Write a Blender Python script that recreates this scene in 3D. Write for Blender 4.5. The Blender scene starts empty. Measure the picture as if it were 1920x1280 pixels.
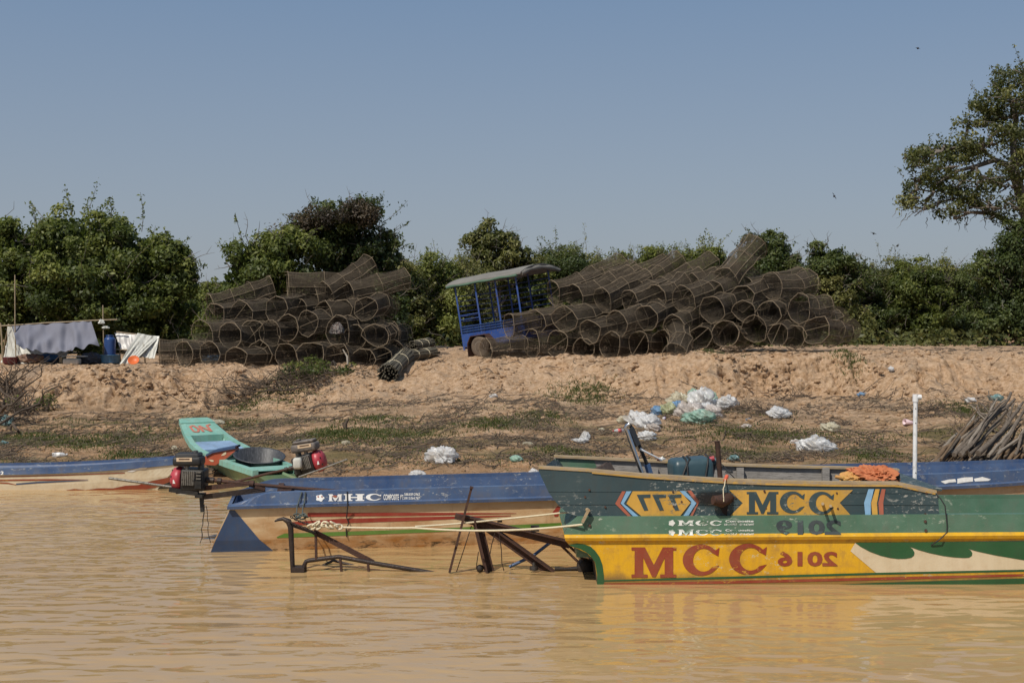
import bpy, math, random
import numpy as np
from mathutils import Vector, Matrix, Euler
from mathutils.geometry import tessellate_polygon

SC = bpy.context.scene
COL = SC.collection
F, CX, HY, CAMZ = 2400.0, 960.0, 620.0, 2.0
R = math.radians


def P(px, py, d):
    return Vector(((px - CX) / F * d, d, CAMZ - (py - HY) / F * d))


# ------------------------------------------------------------------ noise
class Noise:
    def __init__(s, seed):
        r = np.random.RandomState(seed)
        s.p = np.concatenate([r.permutation(256)] * 3).astype(np.int64)
        a = r.rand(256) * 2 * np.pi
        s.gx, s.gy = np.cos(a), np.sin(a)

    def __call__(s, x, y):
        x = np.asarray(x, float); y = np.asarray(y, float)
        xi = np.floor(x).astype(np.int64); yi = np.floor(y).astype(np.int64)
        xf, yf = x - xi, y - yi
        u = xf * xf * xf * (xf * (xf * 6 - 15) + 10); v = yf * yf * yf * (yf * (yf * 6 - 15) + 10)
        xa, ya = xi & 255, yi & 255
        def g(ix, iy, fx, fy):
            h = s.p[s.p[(ix & 255)] + (iy & 255)] & 255
            return s.gx[h] * fx + s.gy[h] * fy
        n00 = g(xa, ya, xf, yf); n10 = g(xa + 1, ya, xf - 1, yf)
        n01 = g(xa, ya + 1, xf, yf - 1); n11 = g(xa + 1, ya + 1, xf - 1, yf - 1)
        return ((n00 * (1 - u) + n10 * u) * (1 - v) + (n01 * (1 - u) + n11 * u) * v) * 1.5

    def fbm(s, x, y, oct=4, gain=0.5):
        t, a, f = 0, 1.0, 1.0
        for k in range(oct):
            t = t + a * s(np.asarray(x) * f + 17.3 * k, np.asarray(y) * f - 9.1 * k)
            a *= gain; f *= 2.03
        return t


N1, N2, N3 = Noise(3), Noise(11), Noise(29)


# ------------------------------------------------------------------ object helpers
def tag(o, label=None, cat=None, group=None, kind=None):
    if label: o['label'] = label
    if cat: o['category'] = cat
    if group: o['group'] = group
    if kind: o['kind'] = kind
    return o


def empty(name, loc, label=None, cat=None, group=None):
    o = bpy.data.objects.new(name, None)
    COL.objects.link(o); o.location = loc; o.empty_display_size = .2
    return tag(o, label, cat, group)


def link(name, me, mat=None, parent=None):
    o = bpy.data.objects.new(name, me)
    COL.objects.link(o)
    if mat is not None and len(me.materials) == 0:
        for m in (mat if isinstance(mat, (list, tuple)) else [mat]): me.materials.append(m)
    if parent is not None: o.parent = parent
    return o


def np_mesh(name, V, FQ, nv=4, smooth=False, tint=None):
    """mesh from numpy arrays, every face with nv corners"""
    me = bpy.data.meshes.new(name)
    V = np.asarray(V, np.float32); FQ = np.asarray(FQ, np.int32)
    me.vertices.add(len(V)); me.vertices.foreach_set('co', V.ravel())
    me.loops.add(FQ.size); me.loops.foreach_set('vertex_index', FQ.ravel())
    me.polygons.add(len(FQ)); me.polygons.foreach_set('loop_start', np.arange(0, FQ.size, nv, dtype=np.int32))
    if smooth: me.polygons.foreach_set('use_smooth', np.ones(len(FQ), bool))
    me.update(calc_edges=True)
    if tint is not None:
        a = me.attributes.new('tint', 'FLOAT', 'POINT'); a.data.foreach_set('value', np.asarray(tint, np.float32))
    return me


class MB:
    """collects world-space geometry, builds one mesh object"""
    def __init__(s): s.v, s.f, s.sm, s.mi = [], [], [], []; s.m = 0

    def add(s, vs, fs, smooth=False):
        b = len(s.v); s.v += [tuple(v) for v in vs]
        for f in fs:
            s.f.append([b + i for i in f]); s.sm.append(smooth); s.mi.append(s.m)
        return s

    def quad(s, *pts): return s.add(pts, [list(range(len(pts)))])

    def box(s, c, size, rot=None):
        c = Vector(c); hx, hy, hz = [q / 2 for q in size]
        vs = [Vector((x, y, z)) for x in (-hx, hx) for y in (-hy, hy) for z in (-hz, hz)]
        if rot is not None: vs = [rot @ v for v in vs]
        return s.add([c + v for v in vs], [(0, 1, 3, 2), (4, 6, 7, 5), (0, 4, 5, 1), (2, 3, 7, 6), (0, 2, 6, 4), (1, 5, 7, 3)])

    def rbox(s, c, size, r=.02, rot=None, n=3):
        """box with rounded vertical edges and chamfered top and bottom"""
        c = Vector(c); hx, hy, hz = [q / 2 for q in size]
        prof = []
        for cx, cy, a0 in ((hx - r, hy - r, 0), (-hx + r, hy - r, 90), (-hx + r, -hy + r, 180), (hx - r, -hy + r, 270)):
            for k in range(n + 1):
                a = R(a0 + 90 * k / n); prof.append((cx, cy, math.cos(a), math.sin(a)))
        rings = []
        for z, q in ((-hz, r * .3), (-hz + r * .3, r * .75), (-hz + r, r), (hz - r, r), (hz - r * .3, r * .75), (hz, r * .3)):
            rings.append([Vector((x + a * q, y + b * q, z)) for x, y, a, b in prof])
        if rot is not None: rings = [[rot @ v for v in g] for g in rings]
        return s.loft([[c + v for v in g] for g in rings], closed=True, caps=True, smooth=True)

    def bar(s, a, b, w, h, up=(0, 0, 1)):
        """rectangular bar from a to b: w across, h along up"""
        a, b = Vector(a), Vector(b); t = (b - a).normalized()
        x = t.cross(Vector(up)).normalized(); u = x.cross(t).normalized()
        vs = []
        for p in (a, b):
            for sx, su in ((-1, -1), (1, -1), (1, 1), (-1, 1)): vs.append(p + x * (sx * w / 2) + u * (su * h / 2))
        return s.add(vs, [(0, 1, 2, 3), (7, 6, 5, 4), (0, 4, 5, 1), (1, 5, 6, 2), (2, 6, 7, 3), (3, 7, 4, 0)])

    def tube(s, pts, rad, n=8, caps=True, smooth=True):
        pts = [Vector(p) for p in pts]; m = len(pts)
        if not isinstance(rad, (list, tuple)): rad = [rad] * m
        rings = []; ref = None
        for i, p in enumerate(pts):
            t = (pts[min(i + 1, m - 1)] - pts[max(i - 1, 0)])
            if t.length < 1e-9: t = Vector((0, 0, 1))
            t.normalize()
            if ref is None: ref = t.orthogonal().normalized()
            ref = (ref - t * ref.dot(t))
            ref = ref.normalized() if ref.length > 1e-6 else t.orthogonal().normalized()
            y = t.cross(ref)
            rings.append([p + (ref * math.cos(2 * math.pi * k / n) + y * math.sin(2 * math.pi * k / n)) * rad[i] for k in range(n)])
        return s.loft(rings, closed=True, caps=caps, smooth=smooth)

    def loft(s, rings, closed=False, caps=False, smooth=False):
        n = len(rings[0]); vs = [v for g in rings for v in g]; fs = []
        for i in range(len(rings) - 1):
            for k in range(n if closed else n - 1):
                k2 = (k + 1) % n
                fs.append((i * n + k, i * n + k2, (i + 1) * n + k2, (i + 1) * n + k))
        s.add(vs, fs, smooth)
        if caps:
            s.add(rings[0], [list(range(n))[::-1]]); s.add(rings[-1], [list(range(n))])
        return s

    def lathe(s, c, prof, n=24, M=None, smooth=True, jag=None):
        rings = []
        for k, (r, z) in enumerate(prof):
            g = []
            for i in range(n):
                a = 2 * math.pi * i / n
                v = Vector((r * math.cos(a), r * math.sin(a), z))
                if M is not None: v = M @ v
                g.append(Vector(c) + v)
            rings.append(g)
        return s.loft(rings, closed=True, caps=True, smooth=smooth)

    def build(s, name, mat, parent=None, org=None):
        off = Vector((0, 0, 0))
        if parent is not None:
            q = parent
            while q is not None: off = off + q.location; q = q.parent
        elif org is not None: off = Vector(org)
        me = bpy.data.meshes.new(name)
        me.from_pydata([(v[0] - off[0], v[1] - off[1], v[2] - off[2]) for v in s.v], [], s.f)
        me.polygons.foreach_set('use_smooth', s.sm)
        me.polygons.foreach_set('material_index', s.mi)
        me.update()
        o = link(name, me, mat, parent)
        if parent is None and org is not None: o.location = org
        return o


# ------------------------------------------------------------------ materials
class NT:
    def __init__(s, name):
        s.m = bpy.data.materials.new(name); s.m.use_nodes = True
        s.t = s.m.node_tree; s.t.nodes.clear(); s.L = s.t.links
        s.out = s.n('ShaderNodeOutputMaterial')
        s.pos = s.n('ShaderNodeNewGeometry').outputs['Position']
        s.obj = s.n('ShaderNodeTexCoord').outputs['Object']

    def n(s, typ, **kw):
        x = s.t.nodes.new(typ)
        for k, v in kw.items(): setattr(x, k, v)
        return x

    def put(s, sock, v):
        if hasattr(v, 'is_output') or isinstance(v, bpy.types.NodeSocket): s.L.new(v, sock)
        elif isinstance(v, (tuple, list)) and len(v) == 3 and sock.type == 'RGBA': sock.default_value = (*v, 1)
        else: sock.default_value = v

    def noise(s, vec, scale, detail=4, rough=.55, dist=0, st=(1, 1, 1)):
        if st != (1, 1, 1):
            mp = s.n('ShaderNodeMapping'); mp.inputs['Scale'].default_value = st; s.L.new(vec, mp.inputs['Vector']); vec = mp.outputs[0]
        x = s.n('ShaderNodeTexNoise'); s.L.new(vec, x.inputs['Vector'])
        x.inputs['Scale'].default_value = scale; x.inputs['Detail'].default_value = detail
        x.inputs['Roughness'].default_value = rough; x.inputs['Distortion'].default_value = dist
        return x.outputs[0]

    def voro(s, vec, scale, feat='F1'):
        x = s.n('ShaderNodeTexVoronoi', feature=feat); s.L.new(vec, x.inputs['Vector']); x.inputs['Scale'].default_value = scale
        return x.outputs[0]

    def ramp(s, fac, stops, interp='LINEAR'):
        x = s.n('ShaderNodeValToRGB'); s.put(x.inputs[0], fac); e = x.color_ramp; e.interpolation = interp
        while len(e.elements) < len(stops): e.elements.new(.5)
        for el, (p, c) in zip(e.elements, stops):
            el.position = p; el.color = (*c, 1) if isinstance(c, (tuple, list)) else (c, c, c, 1)
        return x.outputs[0]

    def rng(s, v, a, b, c=0., d=1.):
        x = s.n('ShaderNodeMapRange'); s.put(x.inputs[0], v)
        for i, q in zip((1, 2, 3, 4), (a, b, c, d)): s.put(x.inputs[i], q)
        return x.outputs[0]

    def mix(s, fac, a, b, mode='MIX'):
        x = s.n('ShaderNodeMix', data_type='RGBA', blend_type=mode)
        s.put(x.inputs[0], fac); s.put(x.inputs[6], a); s.put(x.inputs[7], b)
        return x.outputs[2]

    def math(s, op, a, b=0.0, clamp=False):
        x = s.n('ShaderNodeMath', operation=op, use_clamp=clamp); s.put(x.inputs[0], a); s.put(x.inputs[1], b)
        return x.outputs[0]

    def xyz(s, vec):
        x = s.n('ShaderNodeSeparateXYZ'); s.L.new(vec, x.inputs[0]); return x.outputs

    def bump(s, h, strength=.3, dist=.01):
        x = s.n('ShaderNodeBump'); s.put(x.inputs['Height'], h); x.inputs['Strength'].default_value = strength; x.inputs['Distance'].default_value = dist
        return x.outputs[0]

    def pbr(s, base, rough=.7, metal=0., normal=None, **kw):
        x = s.n('ShaderNodeBsdfPrincipled')
        s.put(x.inputs['Base Color'], base); s.put(x.inputs['Roughness'], rough); s.put(x.inputs['Metallic'], metal)
        if normal is not None: s.L.new(normal, x.inputs['Normal'])
        for k, v in kw.items(): s.put(x.inputs[k.replace('_', ' ')], v)
        s.L.new(x.outputs[0], s.out.inputs[0])
        return x


def paint(name, col, dirt=(.22, .15, .09), amt=.5, rough=.45, chip=None, chipamt=.0, scale=3.0, fade=None, streak=.5, scum=False):
    """weathered paint: faded patches, vertical dirt streaks, chips down to what lies under"""
    n = NT(name)
    big = n.noise(n.pos, scale, 5, .6)
    fade = fade or tuple(min(1, c * 1.25 + .03) for c in col)
    c = n.mix(n.rng(big, .35, .7), col, fade)
    st = n.noise(n.pos, 1.0, 5, .65, st=(16, 16, 1.6))
    dl = n.noise(n.pos, 9, 6, .7)
    d = n.math('MULTIPLY', n.rng(st, .45, .75), streak)
    d = n.math('MULTIPLY', n.math('ADD', d, n.rng(dl, .5, .8)), amt, True)
    c = n.mix(d, c, dirt)
    if chip:
        ch = n.noise(n.pos, 26, 6, .75, st=(.6, 1, 1.2))
        msk = n.noise(n.pos, 2.2, 3, .5)
        f = n.math('MULTIPLY', n.rng(ch, .60 - .12 * chipamt, .64 - .12 * chipamt), n.rng(msk, .42, .6))
        c = n.mix(f, c, chip)
    if scum:   # river scum dried on above the waterline
        zz_ = n.math('ADD', n.xyz(n.pos)[2], n.math('MULTIPLY', n.noise(n.pos, 5, 5, .7, 0, (1, 1, .4)), -.16))
        c = n.mix(n.rng(zz_, .02, -.05, 0, .8), c, (.16, .10, .045))
    fine = n.noise(n.pos, 60, 3, .6)
    n.pbr(c, n.rng(dl, .3, .7, rough - .1, rough + .2), normal=n.bump(n.math('ADD', n.math('MULTIPLY', fine, .5), dl), .18, .006))
    return n.m


def rough_mat(name, c1, c2, scale=8, rough=.85, metal=0, bump=.4, st=(1, 1, 1), c3=None, obj=False, spec=.3, dist=.01):
    n = NT(name); v = n.obj if obj else n.pos
    a = n.noise(v, scale, 6, .65, .4, st)
    c = n.mix(n.rng(a, .3, .72), c1, c2)
    b = n.noise(v, scale * 5, 4, .6, 0, st)
    if c3: c = n.mix(n.rng(b, .52, .68), c, c3)
    n.pbr(c, rough, metal, normal=n.bump(n.math('ADD', a, n.math('MULTIPLY', b, .5)), bump, dist), Specular_IOR_Level=spec)
    return n.m


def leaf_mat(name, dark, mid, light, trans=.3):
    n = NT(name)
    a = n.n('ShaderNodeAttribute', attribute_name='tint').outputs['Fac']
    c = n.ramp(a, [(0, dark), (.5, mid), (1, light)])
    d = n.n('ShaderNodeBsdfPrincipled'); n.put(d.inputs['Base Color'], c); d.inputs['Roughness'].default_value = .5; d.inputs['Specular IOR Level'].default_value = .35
    t = n.n('ShaderNodeBsdfTranslucent'); n.put(t.inputs[0], n.mix(.5, c, (.16, .22, .03)))
    m = n.n('ShaderNodeMixShader'); m.inputs[0].default_value = trans
    n.L.new(d.outputs[0], m.inputs[1]); n.L.new(t.outputs[0], m.inputs[2]); n.L.new(m.outputs[0], n.out.inputs[0])
    return n.m
# ------------------------------------------------------------------ camera, light, sky
cam = bpy.data.cameras.new('camera'); cam.sensor_width = 36; cam.lens = F * 36 / 1920
cam.shift_y = -(640 - HY) / 1920; cam.clip_end = 5000; cam.clip_start = .1
co = bpy.data.objects.new('camera', cam); COL.objects.link(co); co.location = (0, 0, CAMZ); co.rotation_euler = (R(90), 0, 0)
SC.camera = co
SUND = Vector((.36, .53, -.766)).normalized()
sl = bpy.data.lights.new('sun', 'SUN'); sl.energy = 4.1; sl.angle = R(.5); sl.color = (1, .93, .82)
so = bpy.data.objects.new('sun', sl); COL.objects.link(so); so.rotation_euler = SUND.to_track_quat('-Z', 'Y').to_euler(); so.location = (-8, -12, 18)
W = bpy.data.worlds.new('World'); SC.world = W; W.use_nodes = True
wt = W.node_tree; wt.nodes.clear()
wo = wt.nodes.new('ShaderNodeOutputWorld'); bg = wt.nodes.new('ShaderNodeBackground'); sk = wt.nodes.new('ShaderNodeTexSky')
sk.sky_type = 'NISHITA'; sk.sun_disc = False; sk.sun_elevation = R(50); sk.sun_rotation = math.atan2(-SUND.x, -SUND.y)
sk.altitude = 0; sk.air_density = 1.0; sk.dust_density = 2.2; sk.ozone_density = 2.2
# dry-season haze: the sky is evened out a little towards a dull blue grey near the horizon
tc = wt.nodes.new('ShaderNodeTexCoord'); sp = wt.nodes.new('ShaderNodeSeparateXYZ'); wt.links.new(tc.outputs['Generated'], sp.inputs[0])
cr = wt.nodes.new('ShaderNodeValToRGB'); wt.links.new(sp.outputs[2], cr.inputs[0])
els = cr.color_ramp.elements
els[0].position = 0; els[0].color = (.74, .80, .87, 1)
els[1].position = .27; els[1].color = (.355, .545, .845, 1)
mul = wt.nodes.new('ShaderNodeMix'); mul.data_type = 'RGBA'; mul.blend_type = 'MIX'; mul.inputs[0].default_value = .75
sc_ = wt.nodes.new('ShaderNodeVectorMath'); sc_.operation = 'SCALE'; sc_.inputs['Scale'].default_value = 5.7
wt.links.new(cr.outputs[0], sc_.inputs[0])
wt.links.new(sk.outputs[0], mul.inputs[6]); wt.links.new(sc_.outputs[0], mul.inputs[7])
wt.links.new(mul.outputs[2], bg.inputs[0]); bg.inputs[1].default_value = .089
wt.links.new(bg.outputs[0], wo.inputs[0])
SC.view_settings.view_transform = 'Standard'; SC.view_settings.look = 'None'; SC.view_settings.exposure = 0; SC.view_settings.gamma = 1


# ------------------------------------------------------------------ the bank
def sstep(t): t = np.clip(t, 0, 1); return t * t * (3 - 2 * t)


def terrain(x, y, detail=True):
    """height of the ground, water level is 0"""
    x = np.asarray(x, float); y = np.asarray(y, float)
    ramp = sstep((x + 4.3) / 1.6) * (1 - sstep((x - .3) / 1.3))        # the sandy ramp between the two heaps of traps
    shore = 16.8 + .25 * N1(x * .5, 3.3) + .12 * N1(x * 1.7, 8.1)
    zb = .46 + .26 * sstep((x + 7) / 8)
    zt = 1.2 + .25 * sstep((x + 5) / 9) + .06 * sstep((x - 2) / 3)
    dl = 25.0 + .45 * N2(x * .55, 1.7) + .22 * N2(x * 1.6, 5.2) + .10 * N2(x * 4.1, 2.2)
    steep = sstep((x - 3.0) / 1.2) * (1 - sstep((x - 6.3) / 1.4)) + .75 * sstep((x + 9.6) / 1.0) * (1 - sstep((x + 5.6) / 1.2))
    w = 2.5 - 1.5 * steep + .5 * N3(x * .6, 9.4) + ramp * 2.7
    dl = dl - ramp * 1.6 - .8 * (1 - steep) * (1 - ramp)
    t = (y - shore) / (dl - shore)
    low = np.where(t < 0, np.maximum(-.9, (y - shore) * .10), zb * np.clip(t, 0, 1) ** 1.08)
    c = sstep((y - dl) / w)
    c = c * (1 - .45 * (1 - ramp)) + .45 * (1 - ramp) * np.clip((y - dl) / w, 0, 1) ** .55
    far = np.clip((y - 27.5) / 5.0, 0, 1)
    ztop = zt + (1.5 - zt) * sstep(far) * (1 - .55 * sstep((-x - 4) / 3))
    z = low + (ztop - low) * c
    if detail:
        on = sstep((y - shore + .6) / 2.0)
        face = c * (1 - c) * 4 * (1 - .75 * ramp) + .18 * ramp * c
        near = 1 - sstep((y - 33) / 12)
        z = z + .11 * c * (1 - sstep((y - 27.2) / 1.6)) * (N2.fbm(x * 1.1 + 3, y * .6, 3) - .15)   # uneven lip
        z = z + on * near * (.045 * N1.fbm(x * .9, y * .9, 3) + .016 * N2.fbm(x * 3.5, y * 3.5, 3) + .008 * N3(x * 13, y * 13))
        rg = 1 - np.abs(N3.fbm(x * 1.5, y * .8, 3)) * 1.7
        bil = np.abs(N2.fbm(x * 2.6 + 7, y * 2.2, 3)); bil2 = np.abs(N1(x * 7.3, y * 6.1)); bil3 = np.abs(N3(x * 17, y * 15))
        rug = .36 + .95 * steep * sstep((N1.fbm(x * .45 + 9, y * .5, 2) + .45) / .8)
        z = z + face * .16 * N2.fbm(x * .8 + 5, y * .7, 2)
        gul = np.abs(N3.fbm(x * 1.05 + 2, y * .18, 3))                   # gullies that run down the face
        z = z + face * (.10 * (rg - .55) - .22 * np.clip(.16 - gul, 0, 1) / .16 * .6 + rug * (.10 * (.35 - bil) * 1.2 + .06 * (.3 - bil2) + .028 * (.3 - bil3)) + .05 * N1.fbm(x * 3.1, y * 3.1, 4))
        z = z + near * on * .012 * np.clip(N1(x * 7.7, y * 7.7), 0, 1) * (1 + 2.0 * c)
    return z


def gz(x, y): return float(terrain(np.array([x]), np.array([y]))[0])


_ds = np.arange(15.5, 60, .02)
def hit(px, py):
    """where the view ray through a pixel meets the bank"""
    x = (px - CX) / F * _ds; z = CAMZ - (py - HY) / F * _ds
    g = terrain(x, _ds); k = np.nonzero(z <= g)[0]
    d = _ds[k[0]] if len(k) else 30.0
    return Vector(((px - CX) / F * d, d, gz((px - CX) / F * d, d)))


def dist_axis(fine0, fine1, step, far, grow):
    a = list(np.arange(fine0, fine1 + 1e-6, step)); s = step
    while a[-1] < far: s *= grow; a.append(a[-1] + s)
    return a


ys = np.array([-60, 4, 10, 13, 14.5, 15.2] + list(np.arange(15.6, 22.4, .045)) + dist_axis(22.4, 27.8, .024, 2500, 1.13))
xr = np.array(dist_axis(0, 11.9, .03, 1500, 1.22)); xs = np.concatenate([-xr[::-1], xr[1:]])
X, Y = np.meshgrid(xs, ys)
Z = terrain(X, Y)
# push the cut face in and out: ledges, hollows and overhangs
Zs = terrain(X, Y, False)
gradm = .62 * np.clip(np.gradient(Zs, axis=0) / np.maximum(np.gradient(Y, axis=0), 1e-3) * 1.3, 0, 1) * (Y > 20) * (Y < 30)
sh = .22 * (np.abs(N2.fbm(X * 1.5 + 4, Z * 4.5, 3)) - .25) + .12 * (np.abs(N3.fbm(X * 4.6, Z * 9, 3)) - .25) + .05 * N1.fbm(X * 11, Z * 16, 3) + .03 * np.abs(N2(X * 24, Z * 26))
Y2 = Y + gradm * sh
# a few hollows where clay has dropped out of the face
for hx, hy, hr, hd in ((1425, 714, .20, .34), (1368, 690, .14, .22), (1545, 692, .12, .22), (1300, 700, .12, .18), (1480, 705, .10, .16), (1660, 692, .10, .16), (1790, 728, .10, .16), (222, 706, .20, .28), (205, 722, .12, .18), (292, 702, .16, .24), (345, 712, .12, .18), (140, 708, .14, .2), (1050, 690, .12, .2), (1180, 694, .10, .16), (455, 700, .12, .2)):
    hc = hit(hx, hy); q = ((X - hc.x) / (hr * 1.5)) ** 2 + ((Y - hc.y) / (hr * 1.3)) ** 2 + .35 * N2(X * 5, Y * 5)
    e_ = np.exp(-np.clip(q, 0, 30)) * (q < 6)
    Z = Z - e_ * hd * .55; Y2 = Y2 + e_ * hd * .35
V = np.stack([X, Y2, Z], -1).reshape(-1, 3)
nx_, ny_ = len(xs), len(ys)
ii = (np.arange(ny_ - 1)[:, None] * nx_ + np.arange(nx_ - 1)[None, :]).ravel()
FQ = np.stack([ii, ii + 1, ii + 1 + nx_, ii + nx_], -1)

g = NT('sandy_clay')
px_, py_, pz_ = g.xyz(g.pos)[:3]
a = g.noise(g.pos, .55, 5, .6); b = g.noise(g.pos, 2.6, 6, .65, .6); c = g.noise(g.pos, 11, 6, .7); f = g.noise(g.pos, 42, 4, .7)
col = g.mix(g.rng(b, .3, .7), (.47, .295, .165), (.61, .425, .268))
col = g.mix(g.rng(c, .45, .75), col, (.70, .51, .355))
col = g.mix(g.math('MULTIPLY', g.rng(c, .52, .36), .5), col, (.27, .15, .075))
orange = g.math('MULTIPLY', g.rng(pz_, .50, .05), g.rng(b, .3, .6))
col = g.mix(g.math('MULTIPLY', orange, .7), col, (.44, .235, .105))
ash = g.noise(g.pos, 1.1, 5, .65, .8, (1, .6, 2.0))
col = g.mix(g.math('MULTIPLY', g.rng(ash, .55, .68), g.rng(pz_, .3, .7, .35, .55)), col, (.27, .215, .165))
lit = g.noise(g.pos, 1.5, 6, .72, .5, (.55, 1.3, 1)); litm = g.math('MULTIPLY', g.rng(lit, .46, .55), g.math('MULTIPLY', g.rng(pz_, .74, .5), g.rng(pz_, .02, .12)))
col = g.mix(g.math('MULTIPLY', litm, .62), col, (.19, .125, .072))
gr = g.noise(g.pos, .9, 6, .7, .4, (.6, 1.2, 1)); grm = g.math('MULTIPLY', g.rng(gr, .51, .58), g.math('MULTIPLY', g.rng(pz_, .5, .38), g.rng(pz_, .06, .16)))
col = g.mix(g.math('MULTIPLY', grm, .68), col, (.135, .125, .048))
wet = g.rng(pz_, .07, -.02)
col = g.mix(wet, col, (.20, .115, .055))
red = g.math('MULTIPLY', g.rng(py_, 44, 52), .6)
col = g.mix(red, col, (.36, .17, .08))
h = g.math('ADD', g.math('MULTIPLY', c, 1.2), g.math('MULTIPLY', f, .6))
g.pbr(col, .95, normal=g.bump(h, 1.0, .07), Specular_IOR_Level=.15)
ground = link('riverbank_ground', np_mesh('riverbank_ground', V, FQ, smooth=True), g.m); tag(ground, 'sandy eroded clay riverbank sloping into muddy water', 'riverbank', kind='structure')

# ------------------------------------------------------------------ water
w = NT('muddy_water')
wy = w.xyz(w.pos)[1]
r1 = w.noise(w.pos, 1.0, 1, .4, .15, (2.7, 5.4, 1)); r2 = w.noise(w.pos, 1.0, 1, .5, .1, (7, 13, 1)); r3 = w.noise(w.pos, 1.0, 1, .5, .2, (.7, 1.2, 1))
calm = w.noise(w.pos, .22, 2, .5)
h = w.math('ADD', w.math('MULTIPLY', r1, 1.0), w.math('MULTIPLY', r2, w.rng(calm, .4, .65, .06, .30)))
h = w.math('ADD', h, w.math('MULTIPLY', r3, .9))
shel = w.rng(w.math('ADD', w.xyz(w.pos)[0], w.math('MULTIPLY', w.noise(w.pos, .5, 2), 4.0)), .8, 4.6, 1.0, .5)   # calmer in the lee of the boats
wc = w.mix(w.rng(w.noise(w.pos, .5, 3), .3, .7), (.39, .248, .110), (.445, .294, .137))
w.pbr(wc, .06, normal=w.bump(w.math('MULTIPLY', h, shel), 1.0, .026), IOR=1.33, Specular_IOR_Level=.62)
wm = MB(); wm.quad((-1500, -200, 0), (1500, -200, 0), (1500, 17.9, 0), (-1500, 17.9, 0))
wob = wm.build('river_water', w.m); tag(wob, 'muddy brown river water with small ripples', 'water', kind='structure')
# ------------------------------------------------------------------ boats: hull builder and painted marks
class Hull:
    """levels from keel to gunwale: dict(z=f(u), b=f(u), us, ub); local u along the boat, v across, z up"""
    def __init__(s, O, yaw, levels, N=60):
        s.O = Vector(O); s.c, s.s = math.cos(yaw), math.sin(yaw); s.lv = levels; s.N = N

    def w(s, u, v, z): return Vector((s.O.x + u * s.c - v * s.s, s.O.y + u * s.s + v * s.c, z))

    def us(s, j):
        a, b = s.lv[j]['us'], s.lv[j]['ub']; r = []
        for k in range(s.N + 1):
            t = k / s.N; r.append(a + (b - a) * (.5 * t + .5 * (3 * t * t - 2 * t * t * t)))
        return r

    def skin(s, mb, j0, j1, sides=(-1, 1), stern=True, smooth=False, bow=False):
        for j in range(j0, j1):
            ua, ub = s.us(j), s.us(j + 1); A, B = s.lv[j], s.lv[j + 1]
            for sd in sides:  # outer skin
                ra = [s.w(u, sd * A['b'](u), A['z'](u)) for u in ua]; rb = [s.w(u, sd * B['b'](u), B['z'](u)) for u in ub]
                mb.loft([ra, rb] if sd < 0 else [rb, ra], smooth=smooth)
            if stern:
                pa = [s.w(ua[0], sd * A['b'](ua[0]), A['z'](ua[0])) for sd in (-1, 1)]
                pb = [s.w(ub[0], sd * B['b'](ub[0]), B['z'](ub[0])) for sd in (-1, 1)]
                mb.quad(pa[1], pa[0], pb[0], pb[1])
            if bow:
                pa = [s.w(ua[-1], sd * A['b'](ua[-1]), A['z'](ua[-1])) for sd in (-1, 1)]
                pb = [s.w(ub[-1], sd * B['b'](ub[-1]), B['z'](ub[-1])) for sd in (-1, 1)]
                mb.quad(pa[0], pa[1], pb[1], pb[0])

    def inside(s, mb, cap, wall, zf, slope=.06, umin=.0):
        """gunwale cap, inner walls and floor"""
        T = s.lv[-1]; us = [u for u in s.us(len(s.lv) - 1) if u >= umin]
        def row(off, z): return {sd: [s.w(u, sd * max(T['b'](u) - off, .012), z(u)) for u in us] for sd in (-1, 1)}
        r0 = row(0, T['z']); r1 = row(cap, lambda u: T['z'](u) + .004); r2 = row(cap, lambda u: T['z'](u) - .03)
        r3 = row(cap + slope, zf)
        for sd in (-1, 1):
            for a, b in ((r0, r1), (r1, r2), (r2, r3)):
                mb.loft([a[sd], b[sd]] if sd < 0 else [b[sd], a[sd]])
        fl = MB(); fl.loft([r3[-1], r3[1]])
        # end wall inside the stern
        mb.quad(r2[-1][0], r2[1][0], r3[1][0], r3[-1][0])
        return fl

    def near(s, u, z):
        L = s.lv
        for j in range(len(L) - 1):
            z0, z1 = L[j]['z'](u), L[j + 1]['z'](u)
            if z0 <= z <= z1: return -(L[j]['b'](u) + (L[j + 1]['b'](u) - L[j]['b'](u)) * (z - z0) / max(z1 - z0, 1e-6))
        return -L[-1]['b'](u) if z > L[-1]['z'](u) else -L[0]['b'](u)

    def surf(s, px, py, off=.003):
        d = s.O.y - .5
        for _ in range(14):
            p = P(px, py, d) - s.O
            u = p.x * s.c + p.y * s.s; v = -p.x * s.s + p.y * s.c
            d += (s.near(u, p.z + s.O.z) - off - v) / s.c * .9
        return P(px, py, d)


def flat(d, off=0): return lambda px, py, o=.003: P(px, py, d - o)


def decal(mb, polys, surf, off=.003):
    """polys: list of shapes, each a list of loops (first the outline, then holes) in picture units of the hull side"""
    for loops in polys:
        if not isinstance(loops[0][0], (list, tuple)): loops = [loops]
        tri = tessellate_polygon([[Vector((x, -y, 0)) for x, y in lp] for lp in loops])
        pts = [q for lp in loops for q in lp]
        V = [surf(x, y, off) for x, y in pts]
        fs = []
        for a, b, c in tri:
            n = (V[b] - V[a]).cross(V[c] - V[a])
            fs.append((a, b, c) if n.y < 0 else (a, c, b))
        mb.add(V, fs)
    return mb


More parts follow.
